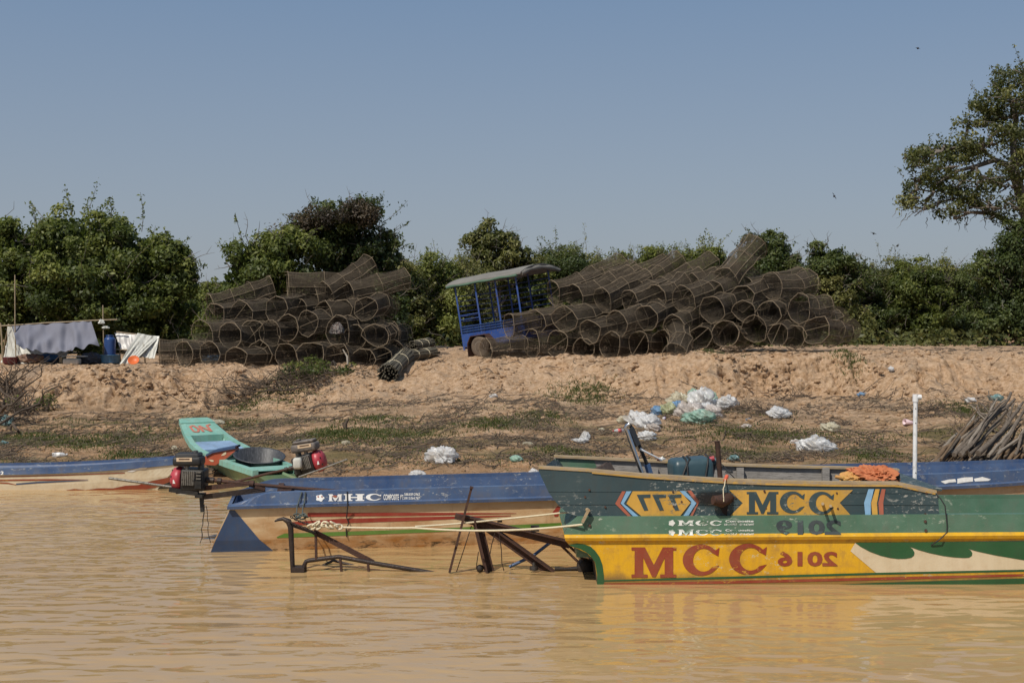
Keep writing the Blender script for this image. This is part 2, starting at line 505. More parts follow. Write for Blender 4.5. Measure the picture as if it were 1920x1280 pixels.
def strip(mb, top, bot, surf, off=.003, n=40):
    """a band between two polylines, laid on a curved hull"""
    def at(pl, x):
        if x <= pl[0][0]: return pl[0][1]
        for (x0, y0), (x1, y1) in zip(pl, pl[1:]):
            if x <= x1: return y0 + (y1 - y0) * (x - x0) / (x1 - x0)
        return pl[-1][1]
    x0, x1 = max(top[0][0], bot[0][0]), min(top[-1][0], bot[-1][0])
    ra, rb = [], []
    for k in range(n + 1):
        x = x0 + (x1 - x0) * k / n
        ra.append(surf(x, at(top, x), off)); rb.append(surf(x, at(bot, x), off))
    mb.loft([rb, ra]); return mb


GM = [(0, 0), (.36, 0), (.36, .1), (.26, .1), (.26, .66), (.46, .02), (.54, .02), (.74, .66), (.74, .1), (.64, .1), (.64, 0), (1, 0), (1, .1), (.93, .1), (.93, .9), (1, .9), (1, 1), (.70, 1), (.5, .42), (.30, 1), (0, 1), (0, .9), (.07, .9), (.07, .1), (0, .1)]
GH = [(0, 0), (.42, 0), (.42, .16), (.34, .16), (.34, .42), (.66, .42), (.66, .16), (.58, .16), (.58, 0), (1, 0), (1, .16), (.92, .16), (.92, .84), (1, .84), (1, 1), (.58, 1), (.58, .84), (.66, .84), (.66, .58), (.34, .58), (.34, .84), (.42, .84), (.42, 1), (0, 1), (0, .84), (.08, .84), (.08, .16), (0, .16)]


def glyph_c():
    o = []
    for k in range(25):
        a = R(38 + (322 - 38) * k / 24); o.append((.5 + .5 * math.cos(a), .5 + .5 * math.sin(a)))
    i = []
    for k in range(25):
        a = R(322 - (322 - 38) * k / 24); i.append((.57 + .29 * math.cos(a), .5 + .37 * math.sin(a)))
    return o + [(1.0, .33)] + i[:-1] + [(.80, .73), (.97, .62), (1.0, .90)]


GC = glyph_c()


def gbox(g, x0, y0, x1, y1, shear=0): return [(x0 + (x1 - x0) * (x + shear * y), y1 + (y0 - y1) * y) for x, y in g]


def text_mesh(s, bold=.02):
    cu = bpy.data.curves.new('lettering', 'FONT'); cu.body = s; cu.offset = bold; cu.resolution_u = 3
    o = bpy.data.objects.new('lettering_tmp', cu); COL.objects.link(o)
    dg = bpy.context.evaluated_depsgraph_get(); dg.update()
    me = bpy.data.meshes.new_from_object(o.evaluated_get(dg))
    vs = [(v.co.x, v.co.y) for v in me.vertices]; fs = [list(p.vertices) for p in me.polygons]
    bpy.data.objects.remove(o); bpy.data.curves.remove(cu); bpy.data.meshes.remove(me)
    return vs, fs


def text(mb, s, box, surf, mirror=False, bold=.02, off=.004):
    vs, fs = text_mesh(s, bold)
    xa, xb = min(v[0] for v in vs), max(v[0] for v in vs); ya, yb = min(v[1] for v in vs), max(v[1] for v in vs)
    x0, y0, x1, y1 = box; V = []
    for x, y in vs:
        a, b = (x - xa) / (xb - xa), (y - ya) / (yb - ya)
        if mirror: a = 1 - a
        V.append(surf(x0 + (x1 - x0) * a, y1 + (y0 - y1) * b, off))
    out = []
    for f in fs:
        n = (V[f[1]] - V[f[0]]).cross(V[f[2]] - V[f[0]]); out.append(f if n.y < 0 else f[::-1])
    mb.add(V, out)


def blob(cx, cy, rx, ry, seed, n=22, amp=.3):
    r = random.Random(seed); ph = [r.uniform(0, 6.28) for _ in range(4)]
    return [(cx + rx * math.cos(a) * (1 + amp * (.5 * math.sin(3 * a + ph[0]) + .4 * math.sin(5 * a + ph[1]) + .3 * math.sin(9 * a + ph[2]))),
             cy + ry * math.sin(a) * (1 + amp * (.5 * math.sin(2 * a + ph[3]) + .4 * math.sin(7 * a + ph[0]) + .3 * math.sin(8 * a + ph[1])))) for a in [2 * math.pi * k / n for k in range(n)]]


def flower(cx, cy, rx, ry): return [(cx + rx * (.88 + .12 * math.cos(5 * a)) * math.cos(a), cy + ry * (.88 + .12 * math.cos(5 * a)) * math.sin(a)) for a in [2 * math.pi * k / 40 for k in range(40)]]


# paints
M_blue = paint('faded_blue_paint', (.038, .074, .165), (.13, .11, .095), .55, .36, fade=(.085, .130, .225), chip=(.30, .31, .32), chipamt=.16)
M_blue_in = paint('blue_inner_paint', (.040, .095, .22), (.16, .14, .12), .5, .45, fade=(.07, .14, .28))
M_blue_dk = paint('navy_paint', (.026, .058, .135), (.09, .075, .06), .4, .45, fade=(.04, .085, .18))
M_red = paint('red_stripe_paint', (.27, .025, .016), (.30, .16, .07), .3, .5, fade=(.33, .05, .035))
M_green_s = paint('green_stripe_paint', (.085, .19, .022), (.2, .15, .06), .3, .5)
M_white = paint('white_lettering_paint', (.72, .72, .70), (.35, .28, .2), .4, .55)
M_yellow = paint('yellow_paint', (.66, .36, .012), (.27, .14, .05), .68, .45, fade=(.74, .42, .018), chip=(.55, .45, .25), chipamt=.12, scum=True)
M_yel_w = paint('worn_yellow_paint', (.48, .27, .035), (.16, .13, .09), .5, .6, chip=(.10, .13, .13), chipamt=.35)
M_yel_e = paint('flaking_yellow_edge', (.46, .27, .05), (.2, .15, .1), .6, .6, chip=(.27, .21, .14), chipamt=1.1)
M_green = paint('green_hull_paint', (.060, .135, .082), (.12, .12, .09), .5, .42, fade=(.105, .185, .128), chip=(.35, .38, .3), chipamt=.12)
M_green_dk = paint('dark_green_paint', (.018, .085, .030), (.05, .05, .03), .3, .4, fade=(.03, .11, .042))
M_brick = paint('brick_red_lettering', (.25, .034, .014), (.22, .12, .05), .45, .55, fade=(.30, .075, .035), chip=(.55, .30, .03), chipamt=.15)
M_cream_f = paint('cream_wave_paint', (.60, .50, .33), (.40, .24, .10), .4, .5, fade=(.68, .57, .40))
M_black = paint('black_lettering', (.022, .032, .036), (.07, .10, .08), .3, .6, chip=(.09, .17, .12), chipamt=.25)
M_teal = paint('dark_teal_wood_paint', (.024, .050, .060), (.05, .05, .045), .4, .62, fade=(.042, .072, .080), chip=(.36, .36, .33), chipamt=.40, scale=2)
M_skyblue = paint('light_blue_paint', (.17, .34, .52), (.1, .1, .1), .3, .6, chip=(.05, .09, .1), chipamt=.2)
M_rust_p = paint('rust_red_paint', (.33, .085, .045), (.1, .08, .06), .35, .6, chip=(.05, .09, .1), chipamt=.2)
M_seafoam = paint('seafoam_green_paint', (.16, .37, .30), (.22, .20, .13), .6, .5, fade=(.25, .45, .38))
M_seafoam_o = paint('weathered_green_outside', (.14, .28, .17), (.24, .2, .1), .7, .5, fade=(.28, .36, .2))


def cream_hull():
    n = NT('stained_cream_hull'); x, y, z = n.xyz(n.pos)[:3]
    a = n.noise(n.pos, 2.2, 6, .65); st = n.noise(n.pos, 1, 5, .65, 0, (3.0, 3, 9))
    c = n.mix(n.rng(a, .3, .7), (.60, .44, .25), (.70, .55, .36))
    rust = n.math('ADD', n.rng(st, .40, .72), n.rng(z, .24, .05, 0, .65))
    rust = n.math('ADD', rust, n.rng(x, .6, 3.0, 0, .5))
    c = n.mix(n.math('MULTIPLY', rust, .75, True), c, (.36, .155, .038))
    k = n.noise(n.pos, 7, 6, .75, 0, (1, 1, 2.5))
    c = n.mix(n.math('MULTIPLY', n.rng(k, .52, .62), n.rng(z, .11, .03)), c, (.035, .025, .015))
    dr = n.noise(n.pos, 1, 5, .7, 0, (11, 11, 1.4)); c = n.mix(n.math('MULTIPLY', n.rng(dr, .52, .72), .55), c, (.22, .12, .045))
    dust = n.math('MULTIPLY', n.rng(z, .33, .37), .55)
    c = n.mix(dust, c, (.40, .335, .25))
    n.pbr(c, .42, normal=n.bump(n.noise(n.pos, 40, 3), .1, .004)); return n.m


M_cream = cream_hull()
M_wood = rough_mat('weathered_grey_wood', (.20, .185, .17), (.32, .30, .28), 3, .85, 0, .35, (1, 1, 9), (.11, .10, .09))
M_rail = rough_mat('bare_wood_rail', (.27, .20, .13), (.42, .33, .22), 5, .8, 0, .4, (1, 6, 6), (.45, .30, .06))
M_rust = rough_mat('rusty_iron', (.055, .030, .022), (.105, .052, .036), 14, .75, .3, .5, (1, 1, 1), (.035, .026, .022), spec=.4)
M_rustd = rough_mat('dark_wet_iron', (.030, .022, .019), (.06, .042, .034), 18, .5, .4, .6, (1, 1, 1), spec=.5)
M_soot = rough_mat('dark_soot', (.012, .010, .010), (.03, .022, .02), 12, .8)
M_mud = rough_mat('black_mud', (.02, .016, .013), (.04, .03, .024), 15, .6, 0, .8)
M_blackpl = rough_mat('black_rubber', (.015, .015, .016), (.03, .03, .031), 9, .55, 0, .2, spec=.4)
M_rope = rough_mat('cream_rope', (.58, .50, .34), (.70, .62, .45), 60, .9, 0, .6)

# ---- the long blue boat
psi = R(8.9)
rise = lambda u: .0085 * u + .05 * max(0, (u - 7.2) / 1.8) ** 2
tap = lambda u: 1.0 if u < 6.4 else max(.03, math.sqrt(max(0, 1 - ((u - 6.4) / 2.65) ** 2)))
bw = lambda b: (lambda u: b * tap(u))
def zt_(z0): return lambda u: z0 + rise(u) * (z0 / .5)
def gun(z0):   # the gunwale dips down at the stern
    return lambda u: z0 + rise(u) - .105 * (1 - float(sstep((u - .16) / .42)))
A0 = P(392, 1038, 11.56); vd = Vector((-math.sin(psi), math.cos(psi), 0)); B_O = A0 + vd * .5; B_O.z = 0
blueboat = Hull(B_O, psi, [
    dict(z=lambda u: -.22, b=bw(.42), us=-.05, ub=8.2), dict(z=lambda u: .105 + .3 * rise(u), b=bw(.515), us=.045, ub=8.6),
    dict(z=zt_(.392), b=bw(.552), us=.185, ub=8.9), dict(z=zt_(.396), b=bw(.592), us=.165, ub=8.93),
    dict(z=zt_(.422), b=bw(.596), us=.165, ub=8.95), dict(z=lambda u: min(zt_(.434)(u), gun(.532)(u) - .002), b=bw(.572), us=.18, ub=8.95),
    dict(z=gun(.532), b=bw(.560), us=.20, ub=8.98)], 90)
S = blueboat.surf
root = empty('blue_boat', B_O, 'long blue topped boat with stained cream sides and MHC lettering, moored behind the rusty frames', 'boat')
mb = MB(); blueboat.skin(mb, 0, 2); mb.build('hull', M_cream, root)
mb = MB(); blueboat.skin(mb, 2, 6, stern=True)
fl = blueboat.inside(mb, .05, .03, lambda u: .17 + .5 * rise(u), .05); mb.build('gunwale', M_blue, root)
fl.build('floor', M_blue_in, root)
for u in (1.6, 3.3, 5.0):
    mb = MB(); a = blueboat.w(u, -.47, .40 + rise(u)); b = blueboat.w(u, .47, .40 + rise(u)); mb.bar(a, b, .16, .025); mb.build('thwart', M_blue_in, root)
mb = MB(); a = blueboat.w(.62, -.50, .47); b = blueboat.w(.62, .50, .47)
mb.bar(a, b, .05, .06); mb.build('engine_mount_beam', M_rust, root)
mb = MB(); decal(mb, [[(403.6, 1013.4), (431, 956), (440, 956), (487.3, 1012)], [(394, 1037), (403.7, 1013.2), (487.3, 1011.8), (515, 1034)]], S, .003); mb.build('stern_triangle', M_blue_dk, root)
mb = MB()
strip(mb, [(577, 961), (800, 960.5), (968, 961.5)], [(577, 968.5), (800, 966), (968, 962.3)], S)
strip(mb, [(548, 978), (640, 972), (800, 968.5), (958, 965.6)], [(548, 984.5), (640, 980.5), (800, 975), (958, 966.8)], S)
mb.build('red_stripe', M_red, root)
mb = MB(); strip(mb, [(519, 1006), (525, 1000), (800, 991), (1075, 978.5)], [(519, 1008), (525, 1008), (800, 997.5), (1075, 985.5)], S); mb.build('green_stripe', M_green_s, root)
mb = MB(); decal(mb, [[(1036, 960), (1043, 951), (1046, 948), (1052, 951), (1060, 956), (1066, 968), (1058, 963), (1052, 962), (1045, 968), (1040, 968)]], S); mb.build('red_emblem', M_red, root)
mb = MB()
for g_, bx in ((GM, (615.5, 926, 642, 939)), (GH, (644.5, 925.5, 683, 938.5)), (GC, (686, 925, 715, 938))): decal(mb, [gbox(g_, *bx)], S)
decal(mb, [flower(600, 933, 8.5, 7)], S)
text(mb, 'COMPOSITE', (719, 926, 748, 937), S, bold=.025); text(mb, 'ĐT:', (750.5, 926.5, 757, 936.5), S, bold=.02)
text(mb, '588.839.2963', (758, 923.7, 787, 928.8), S, bold=.015); text(mb, '0913.064.767', (758, 931, 787, 936), S, bold=.015)
mb.build('lettering', M_white, root)
mb = MB(); decal(mb, [blob(596.5, 930.5, 1.5, 1.6, 3, 12, .1), blob(603.5, 930.5, 1.4, 1.5, 4, 12, .1), blob(628, 930, 5, 1.8, 5)], S, .006); mb.build('peeled_patch', M_rust_p, root)
mb = MB()
decal(mb, [[(1764, 902), (1778, 898.5), (1791, 897.5), (1793, 903), (1780, 904), (1772, 906.5)], [(1795, 897), (1808, 894.5), (1824, 894), (1824.5, 902), (1810, 903.5), (1795, 906)],
           [(1826, 897), (1842, 893.5), (1858, 898), (1853, 901), (1840, 901.5), (1828, 902)]], S); mb.build('peeled_patch', M_white, root)

# ---- the green and yellow boat
rz = lambda z0: (lambda u: z0 + .006 * max(u, 0) + .30 * max(0, (u - 4.4) / 2.6) ** 2 * (z0 > .05))
tp2 = lambda u: 1.0 if u < 4.2 else max(.04, math.sqrt(max(0, 1 - ((u - 4.2) / 3.0) ** 2)))
b2 = lambda b: (lambda u: b * tp2(u))
bb = lambda z: .587 + .05 * z
prof = [(-.25, 0, .50), (0, 0, bb(0)), (.076, -.005, bb(.076)), (.177, -.02, bb(.177)), (.215, -.045, bb(.215)), (.25, -.085, bb(.25)), (.278, -.14, bb(.278)), (.305, -.215, bb(.305)),
        (.345, -.25, bb(.345)), (.350, -.254, .628), (.375, -.260, .640), (.391, -.262, .634), (.398, -.262, .616), (.455, -.238, .610), (.536, -.16, .600)]
MCO = Vector((P(1120, 1095, 10.105).x, 10.105 + .587, 0))
mccboat = Hull(MCO, 0, [dict(z=(rz(z) if z > 0 else (lambda u, z=z: z)), b=b2(b), us=us, ub=7.0 + z * .6) for z, us, b in prof], 70)
S = mccboat.surf
root = empty('green_yellow_boat', MCO, 'yellow boat with green upper side and big brick red MCC lettering, under the wooden boat', 'boat')
mb = MB(); mccboat.skin(mb, 0, 8, stern=False); mb.build('hull', M_yellow, root)
mb = MB(); mccboat.skin(mb, 0, 8, sides=()); mb.build('transom', paint('dark_brown_transom', (.05, .036, .02), (.02, .015, .01), .6, .5), root)  # stern face coloured dark brown, apart from the yellow sides
mb = MB(); mccboat.skin(mb, 8, 12, smooth=False)
mb.build('rubbing_rim', M_yellow, root)
mb = MB(); mccboat.skin(mb, 12, 14); fl = mccboat.inside(mb, .05, .03, lambda u: .20 + .3 * max(0, (u - 4.4) / 2.6) ** 2, .04, -.16); mb.build('gunwale', M_green, root); fl.build('floor', M_green, root)
mb = MB(); outer = [(1119.3, 1097), (1119.5, 1077), (1115.5, 1053), (1107, 1041), (1098, 1034), (1088, 1028.5), (1074, 1024.5), (1066, 1021)]
inner = [(1133, 1097), (1132, 1077), (1129.5, 1058), (1124, 1043), (1116, 1032), (1107, 1024), (1094, 1019.5), (1080, 1018.5)]
mb.loft([[S(*q, .0035) for q in inner], [S(*q, .0035) for q in outer]]); mb.build('stem_band', M_green_dk, root)
z3 = lambda L: [(1360 + x / 3.4286, 840 + y / 3.4286) for x, y in L]
mb = MB(); cream_poly = z3([(835, 607), (804, 660), (970, 801), (1300, 796), (1920, 780), (2100, 776), (2100, 588), (1500, 600)])
decal(mb, [cream_poly], S, .003); mb.build('cream_field', M_cream_f, root)
mb = MB(); decal(mb, [z3([(835, 606), (870, 632), (930, 664), (1000, 690), (1060, 704), (1110, 710), (1160, 709), (1196, 702), (1213, 688), (1216, 668), (1205, 648), (1183, 631), (1240, 652), (1310, 672), (1400, 691), (1470, 700), (1530, 704),
                          (1566, 702), (1585, 690), (1588, 672), (1578, 656), (1558, 644), (1620, 662), (1740, 688), (1920, 718), (2100, 735), (2100, 592), (1500, 601)])], S, .006)
mb.build('green_wave', M_green_dk, root)
mb = MB(); strip(mb, [(1132, 1087), (1360, 1080.5), (1640, 1073), (1920, 1067), (1980, 1066)], [(1132, 1089.5), (1360, 1084.5), (1640, 1077), (1920, 1071), (1980, 1070)], S)
strip(mb, [(1540, 1096.8), (1640, 1092), (1920, 1083.5), (1980, 1082)], [(1540, 1099), (1640, 1100), (1920, 1101), (1980, 1101)], S, .005); mb.build('green_stripe', M_green_dk, root)
mb = MB(); strip(mb, [(1132, 1093), (1360, 1088.5), (1640, 1082), (1920, 1075.5), (1980, 1074.5)], [(1132, 1098), (1360, 1093.5), (1640, 1087), (1920, 1079.5), (1980, 1078.5)], S); mb.build('red_stripe', M_brick, root)
mb = MB()
for g_, bx in ((GM, (1184, 1025.5, 1268, 1082)), (GC, (1280, 1020, 1349, 1078.5)), (GC, (1367, 1018.5, 1438, 1076.5))): decal(mb, [gbox(g_, *bx)], S, .004)
text(mb, '2016', (1458, 1033, 1570, 1061), S, True, .035); mb.build('red_lettering', M_brick, root)
mb = MB(); text(mb, '2019', (1455, 974.5, 1577, 1002.5), S, True, .035); mb.build('black_lettering', M_black, root)
M_white_w = paint('worn_white_sticker', (.66, .66, .62), (.09, .16, .11), .5, .6, chip=(.07, .17, .10), chipamt=.75)
mb = MB()
for y0, y1, yc in ((975, 985, 980), (992, 1003, 998)):
    decal(mb, [flower(1259.5, yc, 6.6, 6)], S)
    for g_, xa, xb in ((GM, 1271, 1301), (GC, 1304, 1328), (GC, 1331, 1353)): decal(mb, [gbox(g_, xa, y0, xb, y1)], S)
    text(mb, 'Composite', (1360, y0 - .6, 1413, y0 + 4.6), S, bold=.03); text(mb, '091.40757', (1358, y1 - 4.2, 1382, y1 - .4), S, bold=.01); text(mb, '0718.676497', (1387, y1 - 4.2, 1414, y1 - .4), S, bold=.01)
mb.build('white_lettering', M_white_w, root)
for x, y in ((1735, 977), (1736, 994), (1106, 985)):
    mb = MB(); mb.tube([S(x, y, -.01), S(x, y, .012)], [.013, .011], 10); mb.build('bolt', M_rust, root)

# ---- the wooden boat that lies on the green one
WD = 10.115
root = empty('wooden_boat', P(1390, 968, WD), 'dark teal planked wooden boat with yellow MCC and 777 panels, resting on the green boat', 'boat')
top = [(1010, 879.5), (1103, 885), (1206, 894), (1361, 903.5), (1450, 906.5), (1564, 909), (1684, 909.5), (1756, 925)]
def zy(x):   # height of the top edge at a picture column
    for (x0, y0), (x1, y1) in zip(top, top[1:]):
        if x <= x1: return y0 + (y1 - y0) * (max(x, x0) - x0) / (x1 - x0)
    return top[-1][1]
def panel(mb, pts, d0, d1):
    f_ = [P(x, y, d0) for x, y in pts]; k_ = [Vector((v.x, d1, v.z)) for v in f_]
    tri = tessellate_polygon([[Vector((x, -y, 0)) for x, y in pts]]); n = len(pts)
    fr = []
    for a, b, c in tri:
        nn = (f_[b] - f_[a]).cross(f_[c] - f_[a]); fr.append((a, b, c) if nn.y < 0 else (a, c, b))
    mb.add(f_ + k_, fr + [tuple(n + i for i in t[::-1]) for t in fr] + [(i, n + i, n + (i + 1) % n, (i + 1) % n) for i in range(n)])
lowb = [(1010, 883), (1018, 900), (1027.5, 920), (1040, 938), (1052, 951), (1062, 960), (1085, 967.5)]
seam = 921.5
mb = MB()
mid_y = 946
panel(mb, [(x, y) for x, y in lowb[:3]] + [(1028, seam), (1758, seam + 3.6)] + [(x, y) for x, y in top[::-1]], WD, WD + .032)
panel(mb, [(1028.6, seam + .9), (1040, 938), (1046, mid_y - .5), (1760, mid_y + .6), (1758.3, seam + 4.5)], WD - .004, WD + .03)
panel(mb, [(1047, mid_y + .4), (1052, 951), (1062, 960), (1085, 968), (1761, 967), (1760.2, mid_y + 1.4)], WD - .001, WD + .03)
mb.build('near_plank_side', M_teal, root)
FD = 11.26
def wtop(x): return P(x, zy(x), WD)
mb = MB(); fo = []
for x, y in top: p = P(x, y, WD); fo.append(p)
fz = [(.37, .885), (.75, .868), (1.3, .842), (1.9, .812), (2.4, .796), (2.9, .786), (3.4, .766)]
ra = [Vector((x, FD, z)) for x, z in fz]; rb = [Vector((x, FD, .545)) for x, z in fz]
mb.loft([rb, ra]); mb.loft([[v + Vector((0, .03, 0)) for v in ra], [v + Vector((0, .03, 0)) for v in rb]])
mb.quad(ra[0], rb[0], rb[0] + Vector((0, .03, 0)), ra[0] + Vector((0, .03, 0))); mb.quad(ra[-1], ra[-1] + Vector((0, .03, 0)), rb[-1] + Vector((0, .03, 0)), rb[-1])
mb.build('far_plank_side', M_wood, root)
mb = MB()   # the teal end of the inner far side
mb.loft([[Vector((.375, FD - .005, .56)), Vector((.85, FD - .005, .56))], [Vector((.375, FD - .005, .875)), Vector((.72, FD - .005, .86))]]); mb.build('painted_inner_end', M_green, root)
mb = MB(); nr = [P(x, y, WD) for x, y in top]
mb_f = [Vector((v.x, WD - .006, v.z + .004)) for v in nr]
mb.loft([mb_f, [v + Vector((0, 0, .022)) for v in mb_f], [v + Vector((0, .075, .022)) for v in mb_f], [v + Vector((0, .075, 0)) for v in mb_f]], closed=False)
mb.loft([[v + Vector((0, .075, 0)) for v in mb_f], mb_f])
fr_ = [v + Vector((0, -.03, .002)) for v in ra]
mb.loft([fr_, [v + Vector((0, 0, .02)) for v in fr_], [v + Vector((0, .08, .02)) for v in fr_], [v + Vector((0, .08, 0)) for v in fr_]])
mb.build('top_rail', M_rail, root)
mb = MB(); strip(mb, [(1110, 884.6), (1206, 893.2), (1361, 902.6), (1450, 905.8), (1564, 908.3), (1684, 908.8), (1754, 923.6)], [(1110, 887.2), (1206, 896.2), (1361, 906), (1450, 909.2), (1564, 911.6), (1684, 912), (1754, 927)], flat(WD - .007), .002, 50); mb.build('yellow_edge', M_yel_e, root)
mb = MB(); x0 = P(1085, 967, WD).x; x1 = P(1755, 967, WD).x
nb = 5
for k in range(nb):
    ya = WD + .04 + (FD - WD - .05) * k / nb; yb = WD + .04 + (FD - WD - .05) * (k + .96) / nb
    mb.box(((x0 + x1) / 2, (ya + yb) / 2, .575), (x1 - x0, yb - ya, .02))
for x in (1.25, 2.0, 2.75): mb.box((x, (WD + FD) / 2, .60), (.06, FD - WD - .07, .05)); mb.box((x, FD - .03, .69), (.06, .05, .22)); 
mb.build('floor_boards', M_wood, root)
mb = MB(); a, b = P(1010, 882, WD + .03), Vector((.375, FD, .875)); c, d_ = P(1062, 960, WD + .03), Vector((.60, FD, .56))
mb.quad(a, c, d_, b); mb.quad(b + Vector((.03, 0, 0)), d_ + Vector((.03, 0, 0)), c + Vector((.03, 0, 0)), a + Vector((.03, 0, 0))); mb.build('bow_board', M_teal, root)
mb = MB(); pa = [P(1103, 887, WD + .06), P(1118, 900, WD + .06), Vector((.95, FD - .06, .70)), Vector((.86, FD - .06, .855))]
mb.quad(*pa); mb.quad(*[v + Vector((-.03, 0, 0)) for v in pa[::-1]]); mb.build('bow_bulkhead', rough_mat('brown_board', (.10, .065, .05), (.17, .12, .09), 6), root)
mb = MB(); mb.bar(P(1756, 946, WD + .02), Vector((P(1756, 946, WD).x, FD, .64)), .03, .16); mb.box((P(1700, 0, WD).x + .08, (WD + FD) / 2, .742), (.42, FD - WD - .06, .02)); mb.build('stern_board', M_teal, root)
mb = MB(); mb.box((2.35, 10.8, .665), (1.1, .5, .02)); mb.build('deck_plank', rough_mat('dark_grey_deck', (.07, .08, .085), (.12, .13, .14), 5, .7), root)
mb = MB(); mb.box((2.05, 10.55, .6795), (.75, .022, .008)); mb.build('white_line', M_white, root)
SW = flat(WD - .004)
zz = lambda L: [(1160 + x / 6.857, 900 + y / 6.857) for x, y in L]
mb = MB(); decal(mb, [zz([(180, 140), (780, 140), (935, 275), (780, 470), (300, 466), (100, 300)])], SW, .003); mb.build('yellow_panel', M_yel_w, root)
mb = MB(); decal(mb, [z3([(25, 268), (820, 268), (735, 350), (808, 432), (25, 440), (112, 352)])], SW, .003); mb.build('yellow_panel', M_yel_w, root)
for nm, m_, pl in (('blue_chevron', M_skyblue, [zz([(100, 140), (165, 140), (65, 300), (260, 465), (190, 465), (25, 295)]), zz([(785, 135), (850, 135), (1000, 290), (880, 480), (815, 480), (935, 300)]), z3([(920, 262), (955, 262), (935, 350), (935, 436), (900, 436), (892, 350)])]),
                   ('red_chevron', M_rust_p, [zz([(45, 140), (90, 140), (15, 300), (165, 465), (120, 465), (-45, 300)]), zz([(880, 130), (930, 130), (1040, 270), (940, 480), (905, 480), (1010, 300)]), z3([(1005, 262), (1030, 262), (1015, 350), (1018, 436), (990, 436), (984, 350)])])):
    for q in pl: mb = MB(); decal(mb, [q], SW, .003); mb.build(nm, m_, root)
mb = MB(); decal(mb, [z3([(965, 262), (992, 262), (975, 350), (980, 436), (945, 436), (938, 350)])], SW, .003); mb.build('yellow_chevron', M_yel_w, root)
mb = MB()
for k in range(3):
    o_ = 199 * k
    decal(mb, [zz([(232 + o_, 185), (408 + o_, 180), (408 + o_, 222), (318 + o_, 226), (382 + o_, 385), (328 + o_, 390)])], SW, .006)
mb.build('teal_numerals', M_teal, root); mb = MB()
for g_, bx in ((GM, (1400, 921.5, 1459.5, 963.5)), (GC, (1462, 920.5, 1509, 962)), (GC, (1516.5, 921, 1564, 964))): decal(mb, [gbox(g_, *bx)], SW, .006)
mb.build('teal_lettering', M_teal, root)
rr = random.Random(5)
for x, y in ((1262, 922), (1278, 940), (1263, 949), (1433, 920), (1436, 952), (1434, 922), (1569, 924), (1571, 953), (1369, 930), (1379, 933), (1097, 931), (1135, 950), (1105, 918), (1735, 963), (1737, 924)):
    mb = MB(); mb.tube([P(x, y, WD + .01), P(x, y, WD - .011)], [.011, .008], 8); mb.build('bolt', M_rust, root)
for x, y in ((1542.5, 944), (1557.5, 948)): mb = MB(); mb.tube([P(x, y, WD), P(x, y, WD - .13)], .012, 10); mb.build('peg', M_rail, root)
# exhaust: a soot blackened hole with a pipe end in it
mb = MB(); c_ = P(1357, 937, WD)
mb.tube([c_ + Vector((.06, .04, .02)), c_ + Vector((-.03, -.07, .0)), c_ + Vector((-.10, -.09, .012))], [.045, .05, .036], 14); mb.build('exhaust_pipe', M_rust, root)
n = NT('soot_stain'); x_, y_, z_ = n.xyz(n.obj)[:3]
dx = n.math('MULTIPLY', n.math('ADD', x_, -(P(1338, 933, WD).x - root.location.x)), 5.2); dz = n.math('MULTIPLY', n.math('ADD', z_, -(P(1338, 933, WD).z - root.location.z)), 14)
rd = n.math('ADD', n.math('MULTIPLY', dx, dx), n.math('MULTIPLY', dz, dz)); rd = n.math('ADD', rd, n.math('MULTIPLY', n.noise(n.obj, 14, 4), .8))
al = n.rng(rd, 1.3, .55, 0, .95)
pb = n.pbr((.012, .010, .010), .9); n.put(pb.inputs['Alpha'], al)
mb = MB(); decal(mb, [[(1296, 916), (1380, 916), (1380, 964), (1296, 964)]], SW, .008); mb.build('soot_mark', n.m, root)
mb = MB(); decal(mb, [blob(1357, 937, 17, 11, 8, 24, .25), [(1346, 945), (1365, 945), (1363, 968), (1356, 962)]], SW, .0095); mb.build('burnt_hole', M_soot, root)
# ------------------------------------------------------------------ the cream boat with its bow on the mud
tb = lambda u: 1.0 if u < 4.2 else max(.05, math.sqrt(max(0, 1 - ((u - 4.2) / 1.85) ** 2)))
rs = lambda u: .012 * u + .10 * max(0, (u - 3.6) / 2.3) ** 2
cb = lambda b: (lambda u: b * tb(u))
CO = Vector((-10.0, 16.38, 0))
creamboat = Hull(CO, 0, [dict(z=lambda u: -.12 + 1.6 * max(0, rs(u) - .07), b=cb(.26), us=0, ub=5.50), dict(z=lambda u: .06 + 1.1 * max(0, rs(u) - .05), b=cb(.31), us=0, ub=5.66),
                         dict(z=lambda u: .150 + rs(u), b=cb(.335), us=0, ub=5.79), dict(z=lambda u: .155 + rs(u), b=cb(.355), us=0, ub=5.81),
                         dict(z=lambda u: .185 + rs(u), b=cb(.35), us=0, ub=5.82), dict(z=lambda u: .235 + rs(u), b=cb(.345), us=0, ub=5.84)], 60)
S = creamboat.surf
M_cream2 = paint('cream_paint', (.66, .56, .39), (.36, .22, .09), .4, .4, fade=(.72, .64, .48))
root = empty('cream_boat', CO, 'cream boat with blue top band and red wavy bottom, bow drawn up on the mud', 'boat')
mb = MB(); creamboat.skin(mb, 0, 2, stern=False, bow=True); mb.build('hull', M_cream2, root)
mb = MB(); creamboat.skin(mb, 2, 5, stern=False, bow=True); fl = creamboat.inside(mb, .04, .02, lambda u: .10 + rs(u), .04); mb.build('gunwale', M_blue, root); fl.build('floor', M_blue_in, root)
mb = MB(); strip(mb, [(120, 919), (140, 916), (160, 918), (185, 915), (212, 915), (235, 910), (258, 909), (285, 901), (318, 894)], [(62, 921), (150, 922), (212, 922), (255, 920), (290, 914), (318, 903)], S, .004, 50); mb.build('red_bottom', M_brick, root)
